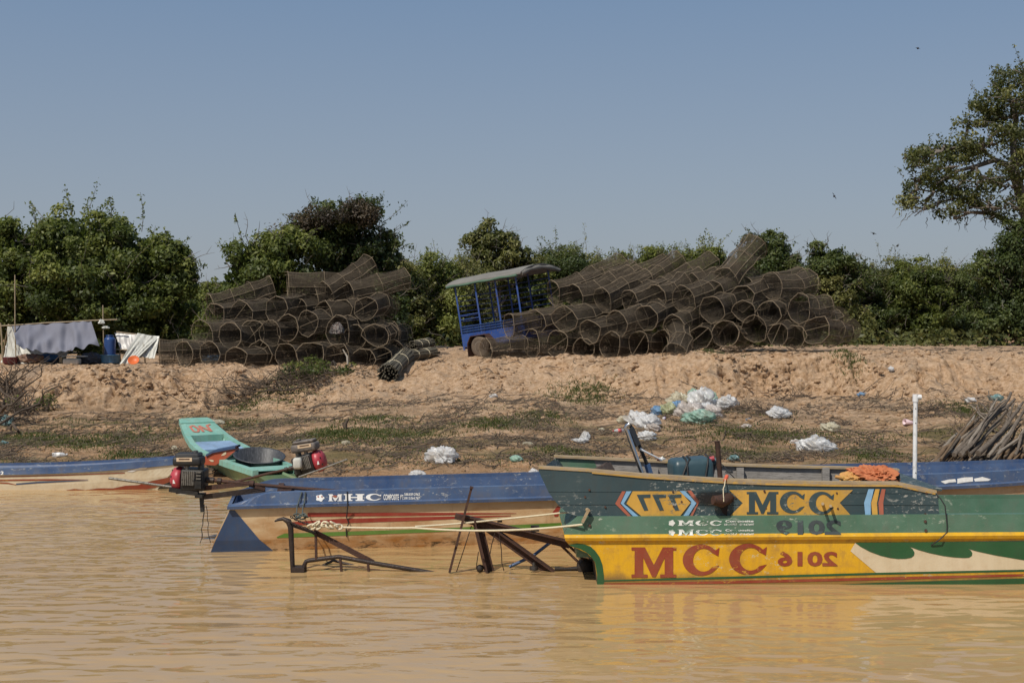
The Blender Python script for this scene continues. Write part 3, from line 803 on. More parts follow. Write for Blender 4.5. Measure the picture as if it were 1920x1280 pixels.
for nm, m_, tp, bt in (('red_streak', M_brick, [(-20, 899), (30, 898), (90, 897.5), (165, 898.5)], [(-20, 902), (30, 901), (90, 900.5), (165, 899)]), ('blue_streak', M_blue_dk, [(30, 906), (70, 902.5), (165, 899.6)], [(30, 908.5), (70, 905.5), (165, 900.4)]),
                       ('red_streak', M_brick, [(-20, 903), (14, 904), (30, 908)], [(-20, 905.5), (14, 906.5), (30, 909)])):
    mb = MB(); strip(mb, tp, bt, S, .004, 20); mb.build(nm, m_, root)
mb = MB(); decal(mb, [[(238, 884), (247, 880), (262, 876.5), (276, 876), (272, 879.5), (256, 881.5), (248, 884.5)]], S, .004); mb.build('bare_patch', M_white, root)
mb = MB(); text(mb, '2', (1, 883, 7, 890), S, bold=.03); mb.build('lettering', M_white, root)
mb = MB(); strip(mb, [(0, 892.6), (120, 889.6), (234, 885.4)], [(0, 894.2), (120, 891.2), (234, 886.8)], S, .004, 30); mb.build('red_line', M_brick, root)

# ------------------------------------------------------------------ seafoam boat pulled up on the slope
ga, gb_ = Vector((-3.03, 16.45, 0)), Vector((-4.84, 19.5, 0)); gx = (gb_ - ga); GL = gx.length; gx.normalize(); gy = Vector((gx.y, -gx.x, 0))
if gy.x < 0: gy = -gy
ST = [(0, .30, .22, .00), (.1, .335, .24, .0), (.25, .37, .26, .02), (.45, .385, .29, .06), (.6, .375, .325, .10), (.72, .345, .38, .17), (.82, .31, .46, .27), (.9, .275, .545, .40), (.945, .25, .60, .49), (.95, .25, .615, .52), (1.0, .225, .665, .60)]
def gp(t, v, z): q = ga + gx * (t * GL) + gy * v; return Vector((q.x, q.y, z))
root = empty('seafoam_boat', gp(.4, 0, 0), 'small seafoam green boat pulled up the bank with its prow raised', 'boat')
mb = MB(); mb.loft([[gp(t, -b * .72, zk), gp(t, -b * .97, zg - .07), gp(t, -b * .99, zg - .07)] for t, b, zg, zk in ST])
mb.loft([[gp(t, b * .99, zg - .07), gp(t, b * .97, zg - .07), gp(t, b * .72, zk)] for t, b, zg, zk in ST]); mb.loft([[gp(t, b * .72, zk), gp(t, -b * .72, zk)] for t, b, zg, zk in ST])
t, b, zg, zk = ST[0]; mb.quad(gp(t, -b * .97, zg - .07), gp(t, -b * .72, zk), gp(t, b * .72, zk), gp(t, b * .97, zg - .07))
t, b, zg, zk = ST[-1]; mb.quad(gp(t, -b * .97, zg - .07), gp(t, b * .97, zg - .07), gp(t, b * .72, zk), gp(t, -b * .72, zk)); mb.build('hull', M_seafoam_o, root)
mb = MB()
for sd in (-1, 1):
    rg = [[gp(t, sd * b * 1.0, zg - .075), gp(t, sd * b * 1.06, zg - .07), gp(t, sd * b * 1.05, zg), gp(t, sd * (b - .06), zg + .008), gp(t, sd * (b - .062), zg - .05)] for t, b, zg, zk in ST]
    mb.loft(rg); mb.quad(*rg[0]); mb.quad(*rg[-1][::-1])
mb.build('gunwale', M_seafoam, root)
mb = MB(); mb.loft([[gp(t, -(b - .06), zg - .05), gp(t, -(b - .10), zk + .04), gp(t, b - .10, zk + .04), gp(t, b - .06, zg - .05)] for t, b, zg, zk in ST if t <= .82]); mb.build('inner_lining', M_seafoam, root)
mb = MB(); mb.loft([[gp(t, -(b - .05), zg + .002), gp(t, b - .05, zg + .002)] for t, b, zg, zk in ST if .82 <= t <= .945]); mb.quad(gp(.82, -.25, .462), gp(.82, .25, .462), gp(.82, .22, .32), gp(.82, -.22, .32)); mb.build('foredeck', M_seafoam, root)
mb = MB(); mb.loft([[gp(t, -(b - .02), zg + .012), gp(t, b - .02, zg + .012)] for t, b, zg, zk in ST if t >= .945]); mb.bar(gp(.947, -.26, .605), gp(.947, .26, .605), .02, .03); mb.build('prow_board', M_seafoam, root)
mb = MB(); mb.loft([[gp(t, -(b - .06), zg - .01), gp(t, b - .06, zg - .01)] for t, b, zg, zk in ST if t <= .12]); mb.quad(gp(.1, -.28, .23), gp(.1, .28, .23), gp(.1, .26, .06), gp(.1, -.26, .06)); mb.build('stern_deck', M_seafoam, root)
mb = MB(); q = [gp(.60, -.30, .315), gp(.60, .30, .315), gp(.75, .27, .385), gp(.75, -.27, .385)]; mb.loft([q, [v + Vector((0, 0, -.04)) for v in q]], closed=True, caps=True); mb.build('seat', paint('pale_blue_board', (.20, .30, .44), (.13, .14, .13), .5, .5), root)
def gs(a, b_):   # marks on the foredeck, a along, b across
    t = .828 + a * .112; return gp(t, -b_, np.interp(t, [s_[0] for s_ in ST], [s_[2] for s_ in ST]) + .010)
mb = MB()
def stroke(pts, wd):
    for k, ((a0, b0), (a1, b1)) in enumerate(zip(pts, pts[1:])):
        dx, dy = a1 - a0, (b1 - b0) * 1.5; l = math.hypot(dx, dy) or 1; ox, oy = -dy / l * wd, dx / l * wd / 1.5 * .6
        z = Vector((0, 0, .0006 * (k % 3)))
        mb.quad(gs(a0 - ox, b0 - oy) + z, gs(a1 - ox, b1 - oy) + z, gs(a1 + ox, b1 + oy) + z, gs(a0 + ox, b0 + oy) + z)
stroke([(.2, .02), (.8, .02), (.2, -.10), (.8, -.10)], .05); stroke([(.25, .16), (.75, .16), (.85, .10), (.5, .06), (.2, .10), (.25, .16)], .045); stroke([(.8, -.1), (.9, -.17)], .04)
mb.build('painted_letters', paint('red_hand_lettering', (.42, .11, .07), (.25, .3, .2), .4, .6), root)
for t, wd in ((.44, .30), (.56, .30), (.80, .26)):
    zi = float(np.interp(t, [s_[0] for s_ in ST], [s_[3] for s_ in ST])); zg = float(np.interp(t, [s_[0] for s_ in ST], [s_[2] for s_ in ST])); RR = bpy.data.objects['seafoam_boat']
    mb = MB(); mb.tube([gp(t, -wd, zg - .05), gp(t, -wd + .05, zi + .06), gp(t, wd - .05, zi + .06), gp(t, wd, zg - .05)], .016, 6); mb.build('rib', M_seafoam, RR)
# basin that stands in it
c_ = gp(.24, .06, .09)
root = empty('black_basin', c_, 'large black plastic basin sitting inside the seafoam boat', 'basin')
Mt = Euler((R(12), R(6), 0)).to_matrix()
mb = MB(); mb.lathe(c_, [(.02, .015), (.25, .0), (.28, .015), (.325, .235), (.345, .242), (.345, .254), (.318, .251), (.27, .03), (.02, .03)], 36, Mt); mb.build('tub', rough_mat('scuffed_black_plastic', (.022, .023, .025), (.055, .057, .062), 6, .42, 0, .15, (3, 3, .6), (.10, .10, .11), spec=.5), root)

# ------------------------------------------------------------------ long tail engines
M_engred = paint('engine_red', (.36, .03, .045), (.08, .05, .04), .4, .4)
M_alu = rough_mat('dirty_aluminium', (.16, .15, .13), (.30, .28, .25), 12, .5, .6, .4, c3=(.06, .055, .05))
M_engdk = rough_mat('engine_black', (.018, .018, .018), (.05, .047, .042), 14, .5, .3, .4)
M_label = paint('faded_label', (.55, .42, .28), (.30, .2, .12), .5, .6)


def engine(name, O, ax, up, label, shaft_pts, handle_pts, cover, tank_tilt=0, k=1.0):
    """ax points along the shaft away from the engine"""
    ax = Vector(ax).normalized(); dp = Vector(ax).cross(Vector(up)).normalized(); up = dp.cross(ax).normalized()
    if dp.y < 0: dp = -dp
    M = Matrix((ax, dp, up)).transposed(); O = Vector(O)
    W_ = lambda a, b, c: O + ax * (a * k) + dp * (b * k) + up * (c * k)
    root = empty(name, O, label, 'engine')
    mb = MB(); mb.rbox(W_(.01, 0, -.01), (.22 * k, .22 * k, .20 * k), .02 * k, M); mb.box(W_(-.02, .12, .02), (.16 * k, .09 * k, .14 * k), M)
    mb.box(W_(.075, -.125, -.045), (.06 * k, .03 * k, .07 * k), M); mb.build('engine_block', M_engdk, root)
    mb = MB()
    for j in range(7): mb.box(W_(-.075 + j * .017, -.118, .012), (.009 * k, .03 * k, .13 * k), M)
    mb.box(W_(-.02, -.112, .01), (.12 * k, .012 * k, .12 * k), M)
    for j in range(4): mb.box(W_(.075, -.118, .07 - j * .03), (.045 * k, .02 * k, .012 * k), M)
    mb.build('cooling_fins', M_alu, root)
    Mf = Matrix((dp, up, ax)).transposed()
    mb = MB(); mb.lathe(W_(-.12, 0, -.01), [(.02, .02), (.115 * k, .015), (.118 * k, -.02 * k), (.105 * k, -.06 * k), (.07 * k, -.085 * k), (.03 * k, -.092 * k), (.01, -.092 * k)], 24, Mf); fc = mb.build('fan_cover', M_engred, root)
    for j in range(8):
        a = j * math.pi / 4 + .3; mb = MB(); mb.box(W_(-.178, .092 * math.sin(a), -.01 + .092 * math.cos(a)), (.03 * k, .018 * k, .018 * k), M); mb.build('slot', M_soot, fc)
    mb = MB(); mb.box(W_(-.152, -.108, -.025), (.028 * k, .01 * k, .034 * k), M); mb.build('sticker', M_white, fc)
    Mt = M @ Euler((0, R(tank_tilt), 0)).to_matrix()
    tc_ = W_(-.045, -.01, .165)
    mb = MB(); mb.rbox(tc_, (.27 * k, .2 * k, .085 * k), .025 * k, Mt); mb.rbox(tc_ + Mt @ Vector((0, 0, .055 * k)), (.23 * k, .17 * k, .04 * k), .02 * k, Mt); mb.rbox(tc_ + Mt @ Vector((.06, 0, .08)) * k, (.05 * k, .05 * k, .03 * k), .015 * k, Mt)
    tk = mb.build('fuel_tank', cover, root)
    mb = MB(); mb.box(tc_ + Mt @ Vector((-.02, -.1005, .02)) * k, (.145 * k, .006 * k, .036 * k), Mt); mb.build('label_plate', M_label, tk)
    mb = MB(); mb.box(tc_ + Mt @ Vector((-.02, -.1045, .024)) * k, (.10 * k, .003 * k, .010 * k), Mt); mb.build('label_print', M_rust, tk)
    for a_, b_, r_ in ((-.05, -.06, .02), (.06, .03, .03)): mb = MB(); mb.tube([W_(a_, b_, .07), W_(a_, b_, .135)], r_ * k, 10); mb.build('neck', M_alu, root)
    mb = MB(); mb.tube(shaft_pts, [.017] * len(shaft_pts), 10); sh = mb.build('propeller_shaft', M_rust, root)
    for t in (.06, .14, .30):
        mb = MB(); a, b = Vector(shaft_pts[0]), Vector(shaft_pts[1]); d_ = (b - a).normalized(); p = a + (b - a) * t
        mb.tube([p - d_ * .018, p + d_ * .018], .029, 10); mb.build('coupling', M_rustd, sh)
    mb = MB(); mb.tube(handle_pts, .0125, 10); mb.build('tiller_handle', M_alu, root)
    return root, W_, M


E1 = P(363, 896, 12.08); e = lambda x, y, d=12.08: P(x, y, d)
root, W_, M = engine('longtail_engine', E1, (1, 0, -.03), (.03, 0, 1), 'long tail boat engine with red fan cover hanging over the stern of the blue boat',
                     [e(386, 899), e(470, 907), e(560, 915), e(640, 921)], [e(324, 913), e(262, 904), e(204, 896)], M_blackpl, -2)
mb = MB(); mb.bar(e(330, 921), e(470, 905), .03, .045); mb.build('engine_bed', M_rust, root)
mb = MB(); mb.bar(e(318, 917, 12.0), e(372, 925, 12.0), .05, .04); mb.box(e(376, 928, 12.05), (.07, .16, .03)); mb.build('bed_frame', M_engdk, root)
mb = MB(); mb.bar(e(382, 931), e(497, 917), .012, .05); mb.build('support_bar', M_rustd, root)
mb = MB(); mb.bar(e(377, 927), e(379.5, 959), .03, .035, (0, 1, 0)); mb.build('prop_leg', M_blackpl, root)
mb = MB(); mb.tube([e(468, 906), e(476, 907)], .032, 12); mb.bar(e(470, 909), e(497, 917), .025, .03); mb.build('pivot_bracket', M_rust, root)
mb = MB(); mb.box(e(540, 919, 12.1), (.09, .2, .035)); mb.build('rest_block', M_rust, root)
rr = random.Random(9)
def wavy(a, b, n, amp, sag=0):
    a, b = Vector(a), Vector(b); o = []
    for k in range(n + 1):
        t = k / n; q = a.lerp(b, t) + Vector((rr.uniform(-amp, amp), rr.uniform(-amp, amp), rr.uniform(-amp, amp) - sag * 4 * t * (1 - t)))
        o.append(q if 0 < k < n else (a if k == 0 else b))
    return o
for a, b in (((383, 945), (376, 1027)), ((386, 947), (395, 1024)), ((381, 930), (379, 1010))):
    mb = MB(); mb.tube(wavy(e(*a), e(*b), 9, .010), .0035, 5); mb.build('hanging_wire', M_blackpl, root)

q0 = P(574, 868, 16.35); u2 = Vector((1, -.12, .30)).normalized(); g2 = lambda x, y, d=16.3: P(x, y, d)
root, W_, M = engine('longtail_engine', q0, -u2, (-.3, 0, 1), 'small boat engine with dark red fan cover on the stern of the seafoam boat',
                     [g2(552, 876), g2(500, 888), g2(444, 902)], [g2(560, 894, 16.1), g2(600, 880, 16.05), g2(651, 861, 15.95)],
                     rough_mat('dusty_black_cover', (.05, .05, .052), (.24, .20, .17), 9, .7, 0, .3), -8, 1.22)
mb = MB(); mb.rbox(g2(558, 868, 16.15), (.11, .1, .14), .03); mb.build('gear_housing', rough_mat('chalky_white_metal', (.42, .42, .38), (.55, .55, .5), 10, .6), root)
mb = MB(); mb.bar(g2(530, 886), g2(556, 897), .03, .03); mb.bar(g2(556, 897), g2(575, 890), .03, .03); mb.build('mount_bracket', M_seafoam_o, root)

# painted prow piece lying over the rim of the seafoam boat
mb = MB(); pd = 17.2
f_ = [(381, 861), (386, 853), (399, 846), (437, 838.5), (441, 845), (427, 857), (404, 872), (382, 871)]
root = empty('painted_prow', P(405, 868, pd), 'orange red painted prow piece with cream marks, lying across the rim of the seafoam boat', 'boat part')
panel(mb, f_, pd, pd + .28); mb.build('side_board', paint('orange_red_paint', (.36, .065, .022), (.12, .05, .03), .4, .4), root)
mb = MB(); q = [P(386, 851.5, pd - .02), P(399, 844.5, pd - .02), P(441, 836.5, pd - .02)]; mb.loft([q, [v + Vector((0, .33, .0)) for v in q], [v + Vector((0, .33, -.03)) for v in q], [v + Vector((0, 0, -.03)) for v in q]], closed=False); mb.loft([[v + Vector((0, 0, -.03)) for v in q], q]); mb.build('top_board', M_blue_dk, root)
for pl in ([(391, 861), (397, 861.5), (401, 862.5), (400, 865.5), (395.5, 865)], [(414, 854), (419, 849), (424, 846), (424, 851), (420, 853.5)]):
    mb = MB(); decal(mb, [pl], flat(pd), .004); mb.build('cream_mark', M_cream_f, root)

# ------------------------------------------------------------------ rusty frames standing in the water
FDa = 10.66; fa = lambda x, y, d=0: P(x, y, FDa + d)
root = empty('boat_frame', P(600, 1070, FDa), 'rusty iron frame with a curved hook and tubular rail, half sunk beside the blue boat', 'frame')
mb = MB(); mb.tube([fa(515, 977), fa(521, 974), fa(531, 972), fa(541, 977), fa(545, 988), fa(549, 1070), fa(549, 1080)], [.006, .012, .017, .026, .024, .019, .019], 10); mb.build('hook_post', M_rustd, root)
mb = MB(); mb.tube([fa(571, 1080), fa(571, 1058), fa(574, 1052), fa(580, 1050), fa(612, 1046), fa(635, 1043), fa(700, 1055), fa(793, 1070.5), fa(830, 1077)], .0185, 10); mb.build('tubular_rail', M_rustd, root)
mb = MB(); mb.bar(fa(543, 983), fa(592, 999), .02, .022); mb.build('upper_brace', M_rustd, root)
mb = MB(); mb.bar(fa(588, 996, .02), fa(700, 1054, .02), .018, .042); mb.build('diagonal_brace', M_rust, root)
for a, b in (((592, 999), (593, 1049)), ((638, 1046), (641, 1078)), ((690, 1055), (692, 1078))):
    mb = MB(); mb.bar(fa(*a), fa(*b), .018, .034, (0, 1, 0)); mb.build('upright', M_rust, root)
mb = MB(); mb.box(fa(560, 1067), (.11, .14, .05)); mb.build('base_block', M_rustd, root)
mb = MB(); mb.tube([fa(580, 1072, .3), fa(625, 1050, .3), fa(720, 1075, .3)], .012, 8); mb.build('rear_rail', M_rustd, root)
mb = MB()   # chain: real links
def chain(mb, a, b, n, sag):
    a, b = Vector(a), Vector(b); pts = [a.lerp(b, k / n) - Vector((0, 0, sag * 4 * (k / n) * (1 - k / n))) for k in range(n + 1)]
    for k in range(n):
        t = (pts[k + 1] - pts[k]).normalized(); s_ = Vector((0, 1, 0)) if k % 2 else t.cross(Vector((0, 1, 0))).normalized(); c_ = (pts[k] + pts[k + 1]) / 2; l = (pts[k + 1] - pts[k]).length * .68
        ring = [c_ + t * (l * math.cos(q)) + s_ * (l * .55 * math.sin(q)) for q in [2 * math.pi * i / 8 for i in range(9)]]
        mb.tube(ring, .0042, 5)
chain(mb, fa(543, 977, -.03), fa(590, 992, -.04), 14, .012); chain(mb, fa(545, 968, -.03), fa(602, 985, -.04), 15, .02); mb.build('chain', M_rustd, root)

FDb = 10.62; fb = lambda x, y, d=0: P(x, y, FDb + d)
root = empty('boat_frame', P(930, 1072, FDb), 'taller rusty iron trestle of sloping beams beside the stem of the yellow boat', 'frame')
mb = MB(); mb.bar(fb(884.5, 912, -.05), fb(843, 1072, -.05), .02, .052, (0, 1, 0)); mb.bar(fb(884.5, 912, -.06), fb(884, 915, -.06), .03, .06, (0, 1, 0)); tall = mb.build('tall_post', M_rust, root)
for k in range(5): mb = MB(); c_ = fb(881 - k * 3.0, 925 + k * 11.5, -.062); mb.box(c_, (.012, .006, .012)); mb.build('bolt_hole', M_white, tall)
mb = MB(); mb.bar(fb(853, 967), fb(893, 976), .05, .045); mb.bar(fb(872, 967, -.01), fb(1066, 1014, -.01), .055, .014); mb.bar(fb(876, 974, .012), fb(1068, 1021, .012), .012, .06); mb.build('main_beam', M_rust, root)
mb = MB(); mb.bar(fb(890, 973), fb(915, 1078), .045, .012, (0, 1, 0)); mb.bar(fb(890, 973, -.02), fb(915, 1078, -.02), .014, .09, (0, 1, 0)); mb.bar(fb(897, 973, .05), fb(923, 1078, .05), .05, .02, (0, 1, 0)); mb.build('channel_leg', M_rust, root)
mb = MB(); mb.bar(fb(911, 980, .03), fb(1050, 1080, .03), .06, .014); mb.bar(fb(910, 985, .055), fb(1049, 1084, .055), .014, .075); mb.build('diagonal_beam', M_rust, root)
for a, b, r_ in (((1046, 1016), (1083, 1052), .011), ((1066, 1022), (1096, 1050), .011)): mb = MB(); mb.tube([fb(*a, .05), fb(*b, .05)], r_, 8); mb.build('tie_rod', M_rust, root)
mb = MB(); mb.tube([fb(1040, 1010, .12), fb(1000, 1041, .12), fb(955, 1062, .12)], .014, 8); mb.build('blue_stay', M_blue_dk, root)
mb = MB(); c_ = fb(1096, 1061, .1); mb.lathe(c_ + Vector((0, -.1, 0)), [(.01, 0), (.055, 0), (.065, .02), (.065, .14), (.04, .2), (.01, .2)], 16, Euler((R(-90), 0, 0)).to_matrix()); mb.tube([fb(1040, 1066, .05), fb(1062, 1066, .05), fb(1095, 1064, .05)], [.022, .014, .02], 10); mb.box(fb(1112, 1062, .16), (.08, .12, .11)); mb.build('hub', M_mud, root)
mb = MB(); mb.lathe(fb(1001, 1068), [(.035, 0), (.035, .03), (.014, .035), (.014, .06), (.005, .065)], 10); mb.build('valve_stub', M_mud, root)
mb = MB(); mb.lathe(fb(900, 1068) - Vector((0, 0, .02)), [(.005, 0), (.025, .01), (.032, .035), (.022, .058), (.005, .065)], 12); mb.build('float_ball', M_mud, root)
for pts in ([(884, 985), (868, 1035), (856, 1071)], [(928, 998), (922, 1020), (918, 1042)], [(897, 1034), (894, 1055), (893, 1066)], [(936, 1000), (940, 1030), (941, 1055), (945, 1070)]):
    mb = MB(); mb.tube([fb(*q, -.02) for q in pts], .004, 5); mb.build('hanging_wire', M_rustd, root)
mb = MB(); mb.box(fb(937, 975, -.02), (.04, .03, .03)); mb.box(fb(1003, 990, -.02), (.07, .05, .045)); mb.build('clamp', M_mud, root)

# mooring ropes and cords
def rope(name, pts, r_, mat, label, cat='rope', n=8):
    mb = MB(); mb.tube([Vector(p) for p in pts], r_, n); o = mb.build(name, mat, None, pts[0]); tag(o, label, cat); return o
stem = mccboat.surf(1092, 982, .02)
kn = fa(640, 988, -.05)
def sagline(a, b, n, sag): a, b = Vector(a), Vector(b); return [a.lerp(b, k / n) - Vector((0, 0, sag * 4 * (k / n) * (1 - k / n))) for k in range(n + 1)]
mb = MB(); mb.tube(sagline(kn, fb(775, 989, -.1), 8, .004) + sagline(fb(775, 989, -.1), stem + Vector((0, -.02, 0)), 14, .035)[1:], .0085, 8)
for k in range(7): c_ = fa(584 + k * 8.5, 987 - (k % 2) * 5, -.06); mb.tube([c_ + Vector((.03 * math.cos(q), .02 * math.sin(2 * q), .02 * math.sin(q + k))) for q in [2 * math.pi * i / 10 for i in range(11)]], .009, 7)
o = mb.build('mooring_rope', M_rope, None, kn); tag(o, 'lower cream mooring rope knotted to the hooked frame and tied to the green stem', 'rope')
rope('mooring_rope', sagline(fb(778, 986.5, -.09), fb(930, 974, -.03), 6, .006) + sagline(fb(930, 974, -.03), P(1070, 959, 10.4), 8, .002)[1:], .0078, M_rope, 'upper cream mooring rope running over the trestle to the wooden boat')
pt = S(600, 930) if False else None
SB = blueboat.surf
mb = MB()
for xo in (0, 11): mb.tube([SB(566 + xo * .6, 922, .01), SB(560 + xo, 940, .02), SB(557 + xo, 950, .02), fa(556 + xo, 962, .25), fa(556 + xo * .5, 968, .0)], .006, 6)
for k in range(5): c_ = fa(556 + k * 4.0, 966 + (k % 2) * 3, -.0); mb.tube([c_ + Vector((.025 * math.cos(q), .02 * math.sin(2 * q), .016 * math.sin(q + k))) for q in [2 * math.pi * i / 10 for i in range(11)]], .0065, 6)
o = mb.build('tie_cord', rough_mat('grey_green_cord', (.06, .075, .07), (.11, .13, .12), 30, .9), None, fa(556, 966)); tag(o, 'grey green cord tying the hooked frame to the blue gunwale', 'cord')
rope('tie_cord', [SB(651, 921, .008), SB(651, 935, .012), SB(652, 945, .012), SB(650, 970, .012), SB(654, 980, .02), SB(649, 992, .01), SB(650, 1006, .01)], .0055, M_blackpl, 'black cord hanging down the blue boat beside its MHC lettering', 'cord')
rope('tie_cord', [P(1757, 927, 10.1), P(1764, 935, 10.08), P(1772, 948, 10.06), mccboat.surf(1776, 985, .01), mccboat.surf(1775, 998, .012), mccboat.surf(1763, 1010, .02), mccboat.surf(1746, 1022, .012)], .005, M_blackpl, 'thin black cord looped over the green side behind the wooden stern', 'cord')
mb = MB(); mb.bar(P(1103, 956, 10.05), P(1092, 979, 10.05), .02, .03, (0, 1, 0)); mb.tube([P(1103, 957, 10.04), P(1101, 955, 10.10)], .016, 8)
o = mb.build('mooring_cleat', M_rail, None, P(1097, 968, 10.05)); tag(o, 'short worn wooden cleat standing against the green stem', 'cleat')

# ------------------------------------------------------------------ things in the wooden boat
root = empty('chrome_bracket', P(1200, 892, 10.6), 'chrome motorcycle fork bracket with striped plate standing up in the wooden boat', 'bracket')
M_chrome = rough_mat('scratched_chrome', (.45, .45, .46), (.62, .62, .63), 10, .22, 1., .05)
k_ = lambda x, y, d=10.5: P(x, y, d)
mb = MB(); mb.tube([k_(1206, 895), k_(1190, 848), k_(1176, 808), k_(1173, 802), k_(1175, 798), k_(1180, 795)], .018, 12); mb.build('fork_tube', M_chrome, root)
mb = MB(); mb.tube([k_(1214, 872, 10.75), k_(1200, 838, 10.75), k_(1186, 803, 10.75), k_(1180, 796, 10.7)], .015, 10); mb.build('fork_tube', M_engdk, root)
mb = MB(); q = [k_(1177, 806, 10.55), k_(1184, 800, 10.7), k_(1198, 833, 10.7), k_(1192, 838, 10.55)]; mb.loft([q, [v + Vector((.012, 0, .005)) for v in q]], closed=True, caps=True); mb.build('guard_plate', M_engdk, root)
for j in range(3):
    mb = MB(); y = 820 + j * 6.5; x = 1182 + j * 2.4; q = [k_(x + 1, y + 2, 10.53), k_(x + 7, y - 3, 10.66), k_(x + 8.5, y, 10.66), k_(x + 2.5, y + 5.5, 10.53)]; mb.loft([q, [v + Vector((-.006, -.004, .004)) for v in q]], closed=True, caps=True); mb.build('cream_stripe', M_cream_f, root)
mb = MB(); mb.bar(k_(1213, 870, 10.75), k_(1221, 895, 10.75), .05, .05); mb.build('shaft_foot', M_blue_dk, root)
root = empty('plastic_strip', k_(1201, 842, 10.7), 'twisted clear plastic strip tied from the chrome bracket', 'plastic strip')
mb = MB(); mb.tube([k_(1200, 841, 10.7), k_(1205, 844, 10.7), k_(1233, 858, 10.72), k_(1240, 862, 10.75)], [.012, .009, .007, .012], 6); M_film = rough_mat('clear_film', (.55, .58, .62), (.7, .72, .74), 20, .3, spec=.6); mb.build('ribbon', M_film, root)
mb = MB(); 
for j in range(6): c_ = k_(1240 + 2 * math.cos(j), 860 + 2 * math.sin(2 * j), 10.75); mb.tube([c_, c_ + Vector((.03 * math.cos(j * 1.3), .01, .03 * math.sin(j * 1.9)))], [.012, .002], 5)
mb.build('knot', M_white, root)
mb = MB(); mb.tube([k_(1232, 861, 10.75), k_(1238, 862, 10.75)], .012, 6); mb.build('orange_end', M_rust_p, root)

M_can = rough_mat('blue_green_plastic', (.026, .056, .072), (.045, .085, .10), 5, .4, 0, .1, spec=.5)
kc = P(1295, 880, 10.8); root = empty('fuel_canister', P(1295, 900, 10.8), 'blue green plastic fuel canister strapped down in the wooden boat', 'canister')
Mr = Euler((0, R(-4), R(6))).to_matrix()
mb = MB(); mb.rbox(kc + Vector((0, 0, -.05)), (.345, .3, .30), .05, Mr, 4); mb.tube([kc + Vector((.17, 0, .06)), kc + Vector((.22, 0, .075))], .03, 10); mb.build('body', M_can, root)
mb = MB(); mb.tube([kc + Vector((.15, -.05, .09)), kc + Vector((.19, -.05, .10))], .022, 10); mb.build('cap', M_engred, root)
for xa, xb in ((-.17, -.03), (-.065, -.065), (.06, .13)):
    mb = MB(); pts = [kc + Mr @ Vector((xa, -.157, -.16)), kc + Mr @ Vector(((xa * .3 + xb * .7), -.157, .055)), kc + Mr @ Vector((xb, -.12, .107)), kc + Mr @ Vector((xb + .03, .1, .107))]; mb.tube(pts, .008, 6); mb.build('strap', M_blackpl, root)
mb = MB(); mb.tube([k_(1344, 827, 10.55), k_(1345, 830, 10.55), k_(1351, 905, 10.55)], .021, 12); mb.tube([k_(1344, 828, 10.55), k_(1344, 826.5, 10.55)], .024, 12); o = mb.build('iron_post', M_rust, None, k_(1351, 905, 10.55)); tag(o, 'short rusty iron post standing in the wooden boat beside the canister', 'post')
mb = MB(); mb.tube([k_(1330, 870, 10.9), k_(1336, 866, 10.85), k_(1345, 866, 10.8), k_(1338, 872, 10.8), k_(1333, 900, 10.8)], .018, 8); o = mb.build('rubber_hose', M_blackpl, None, k_(1333, 900, 10.8)); tag(o, 'bent black rubber hose between the canister and the iron post', 'hose')
# orange cloth heap
def crumple(mb, c, size, seed, sub=28, amp=.45, freq=1.6, flat_=.0, sharp=1.0, fine=.18, smooth=False):
    n_ = Noise(seed); th = np.linspace(0, math.pi, sub); ph = np.linspace(0, 2 * math.pi, sub * 2, endpoint=False); rings = []
    for t in th:
        g_ = []
        for p in ph:
            v = np.array([math.sin(t) * math.cos(p), math.sin(t) * math.sin(p), math.cos(t)])
            a = float(n_(v[0] * freq + .8 * freq * v[2] + 10 + seed, v[1] * freq - .9 * freq * v[2] + 4)); b = 1 - abs(float(n_(v[0] * freq * 2.1 + v[2] * freq * 1.5, v[1] * freq * 2.1 - v[2] * freq * 1.7 + 8 + seed))) * 2 * sharp; d_ = float(n_(v[0] * freq * 5 + v[2] * 7, v[1] * freq * 5 + v[2] * 5))
            r_ = 1 + amp * (.55 * a + .45 * b - .25) + amp * fine * d_
            z = v[2] * r_
            if z < -flat_: z = -flat_ + (z + flat_) * .15
            g_.append(Vector((c[0] + v[0] * r_ * size[0], c[1] + v[1] * r_ * size[1], c[2] + z * size[2])))
        rings.append(g_)
    mb.loft(rings, closed=True, smooth=smooth)
M_orange = rough_mat('orange_cloth', (.42, .13, .055), (.52, .20, .09), 7, .9, 0, .3, c3=(.35, .10, .04))
root = empty('orange_cloth', P(1625, 908, 10.3), 'crumpled orange cloth bundle with yellow hem on the wooden rail', 'cloth')
mb = MB(); crumple(mb, P(1635, 892, 10.4), (.20, .16, .085), 5, 30, .5, 1.5, .8); mb.build('folds', M_orange, root)
mb = MB(); crumple(mb, P(1596, 896, 10.36), (.09, .10, .05), 8, 18, .5, 1.7, .8); mb.tube([P(1566, 893, 10.3), P(1578, 896, 10.3), P(1600, 888, 10.34)], [.014, .02, .012], 7); mb.build('hem', rough_mat('patterned_yellow_hem', (.48, .30, .08), (.55, .26, .10), 30, .9), root)
mb = MB(); crumple(mb, P(1674, 895, 10.45), (.05, .09, .055), 12, 16, .4, 1.7, .8); mb.build('dark_end', rough_mat('charred_cloth', (.03, .022, .016), (.07, .05, .035), 20, .9), root)
root = empty('white_pipe', P(1715, 925, 10.9), 'upright white plastic pipe with an elbow joint on top, stuck in the green boat', 'pipe')
M_pvc = rough_mat('white_plastic_pipe', (.66, .67, .68), (.74, .74, .74), 6, .4, 0, .05, (1, 1, .5), (.5, .49, .47), spec=.5)
mb = MB(); mb.tube([P(1715, 925, 10.9), P(1716.5, 742, 10.9)], .0185, 14); mb.build('pole', M_pvc, root)
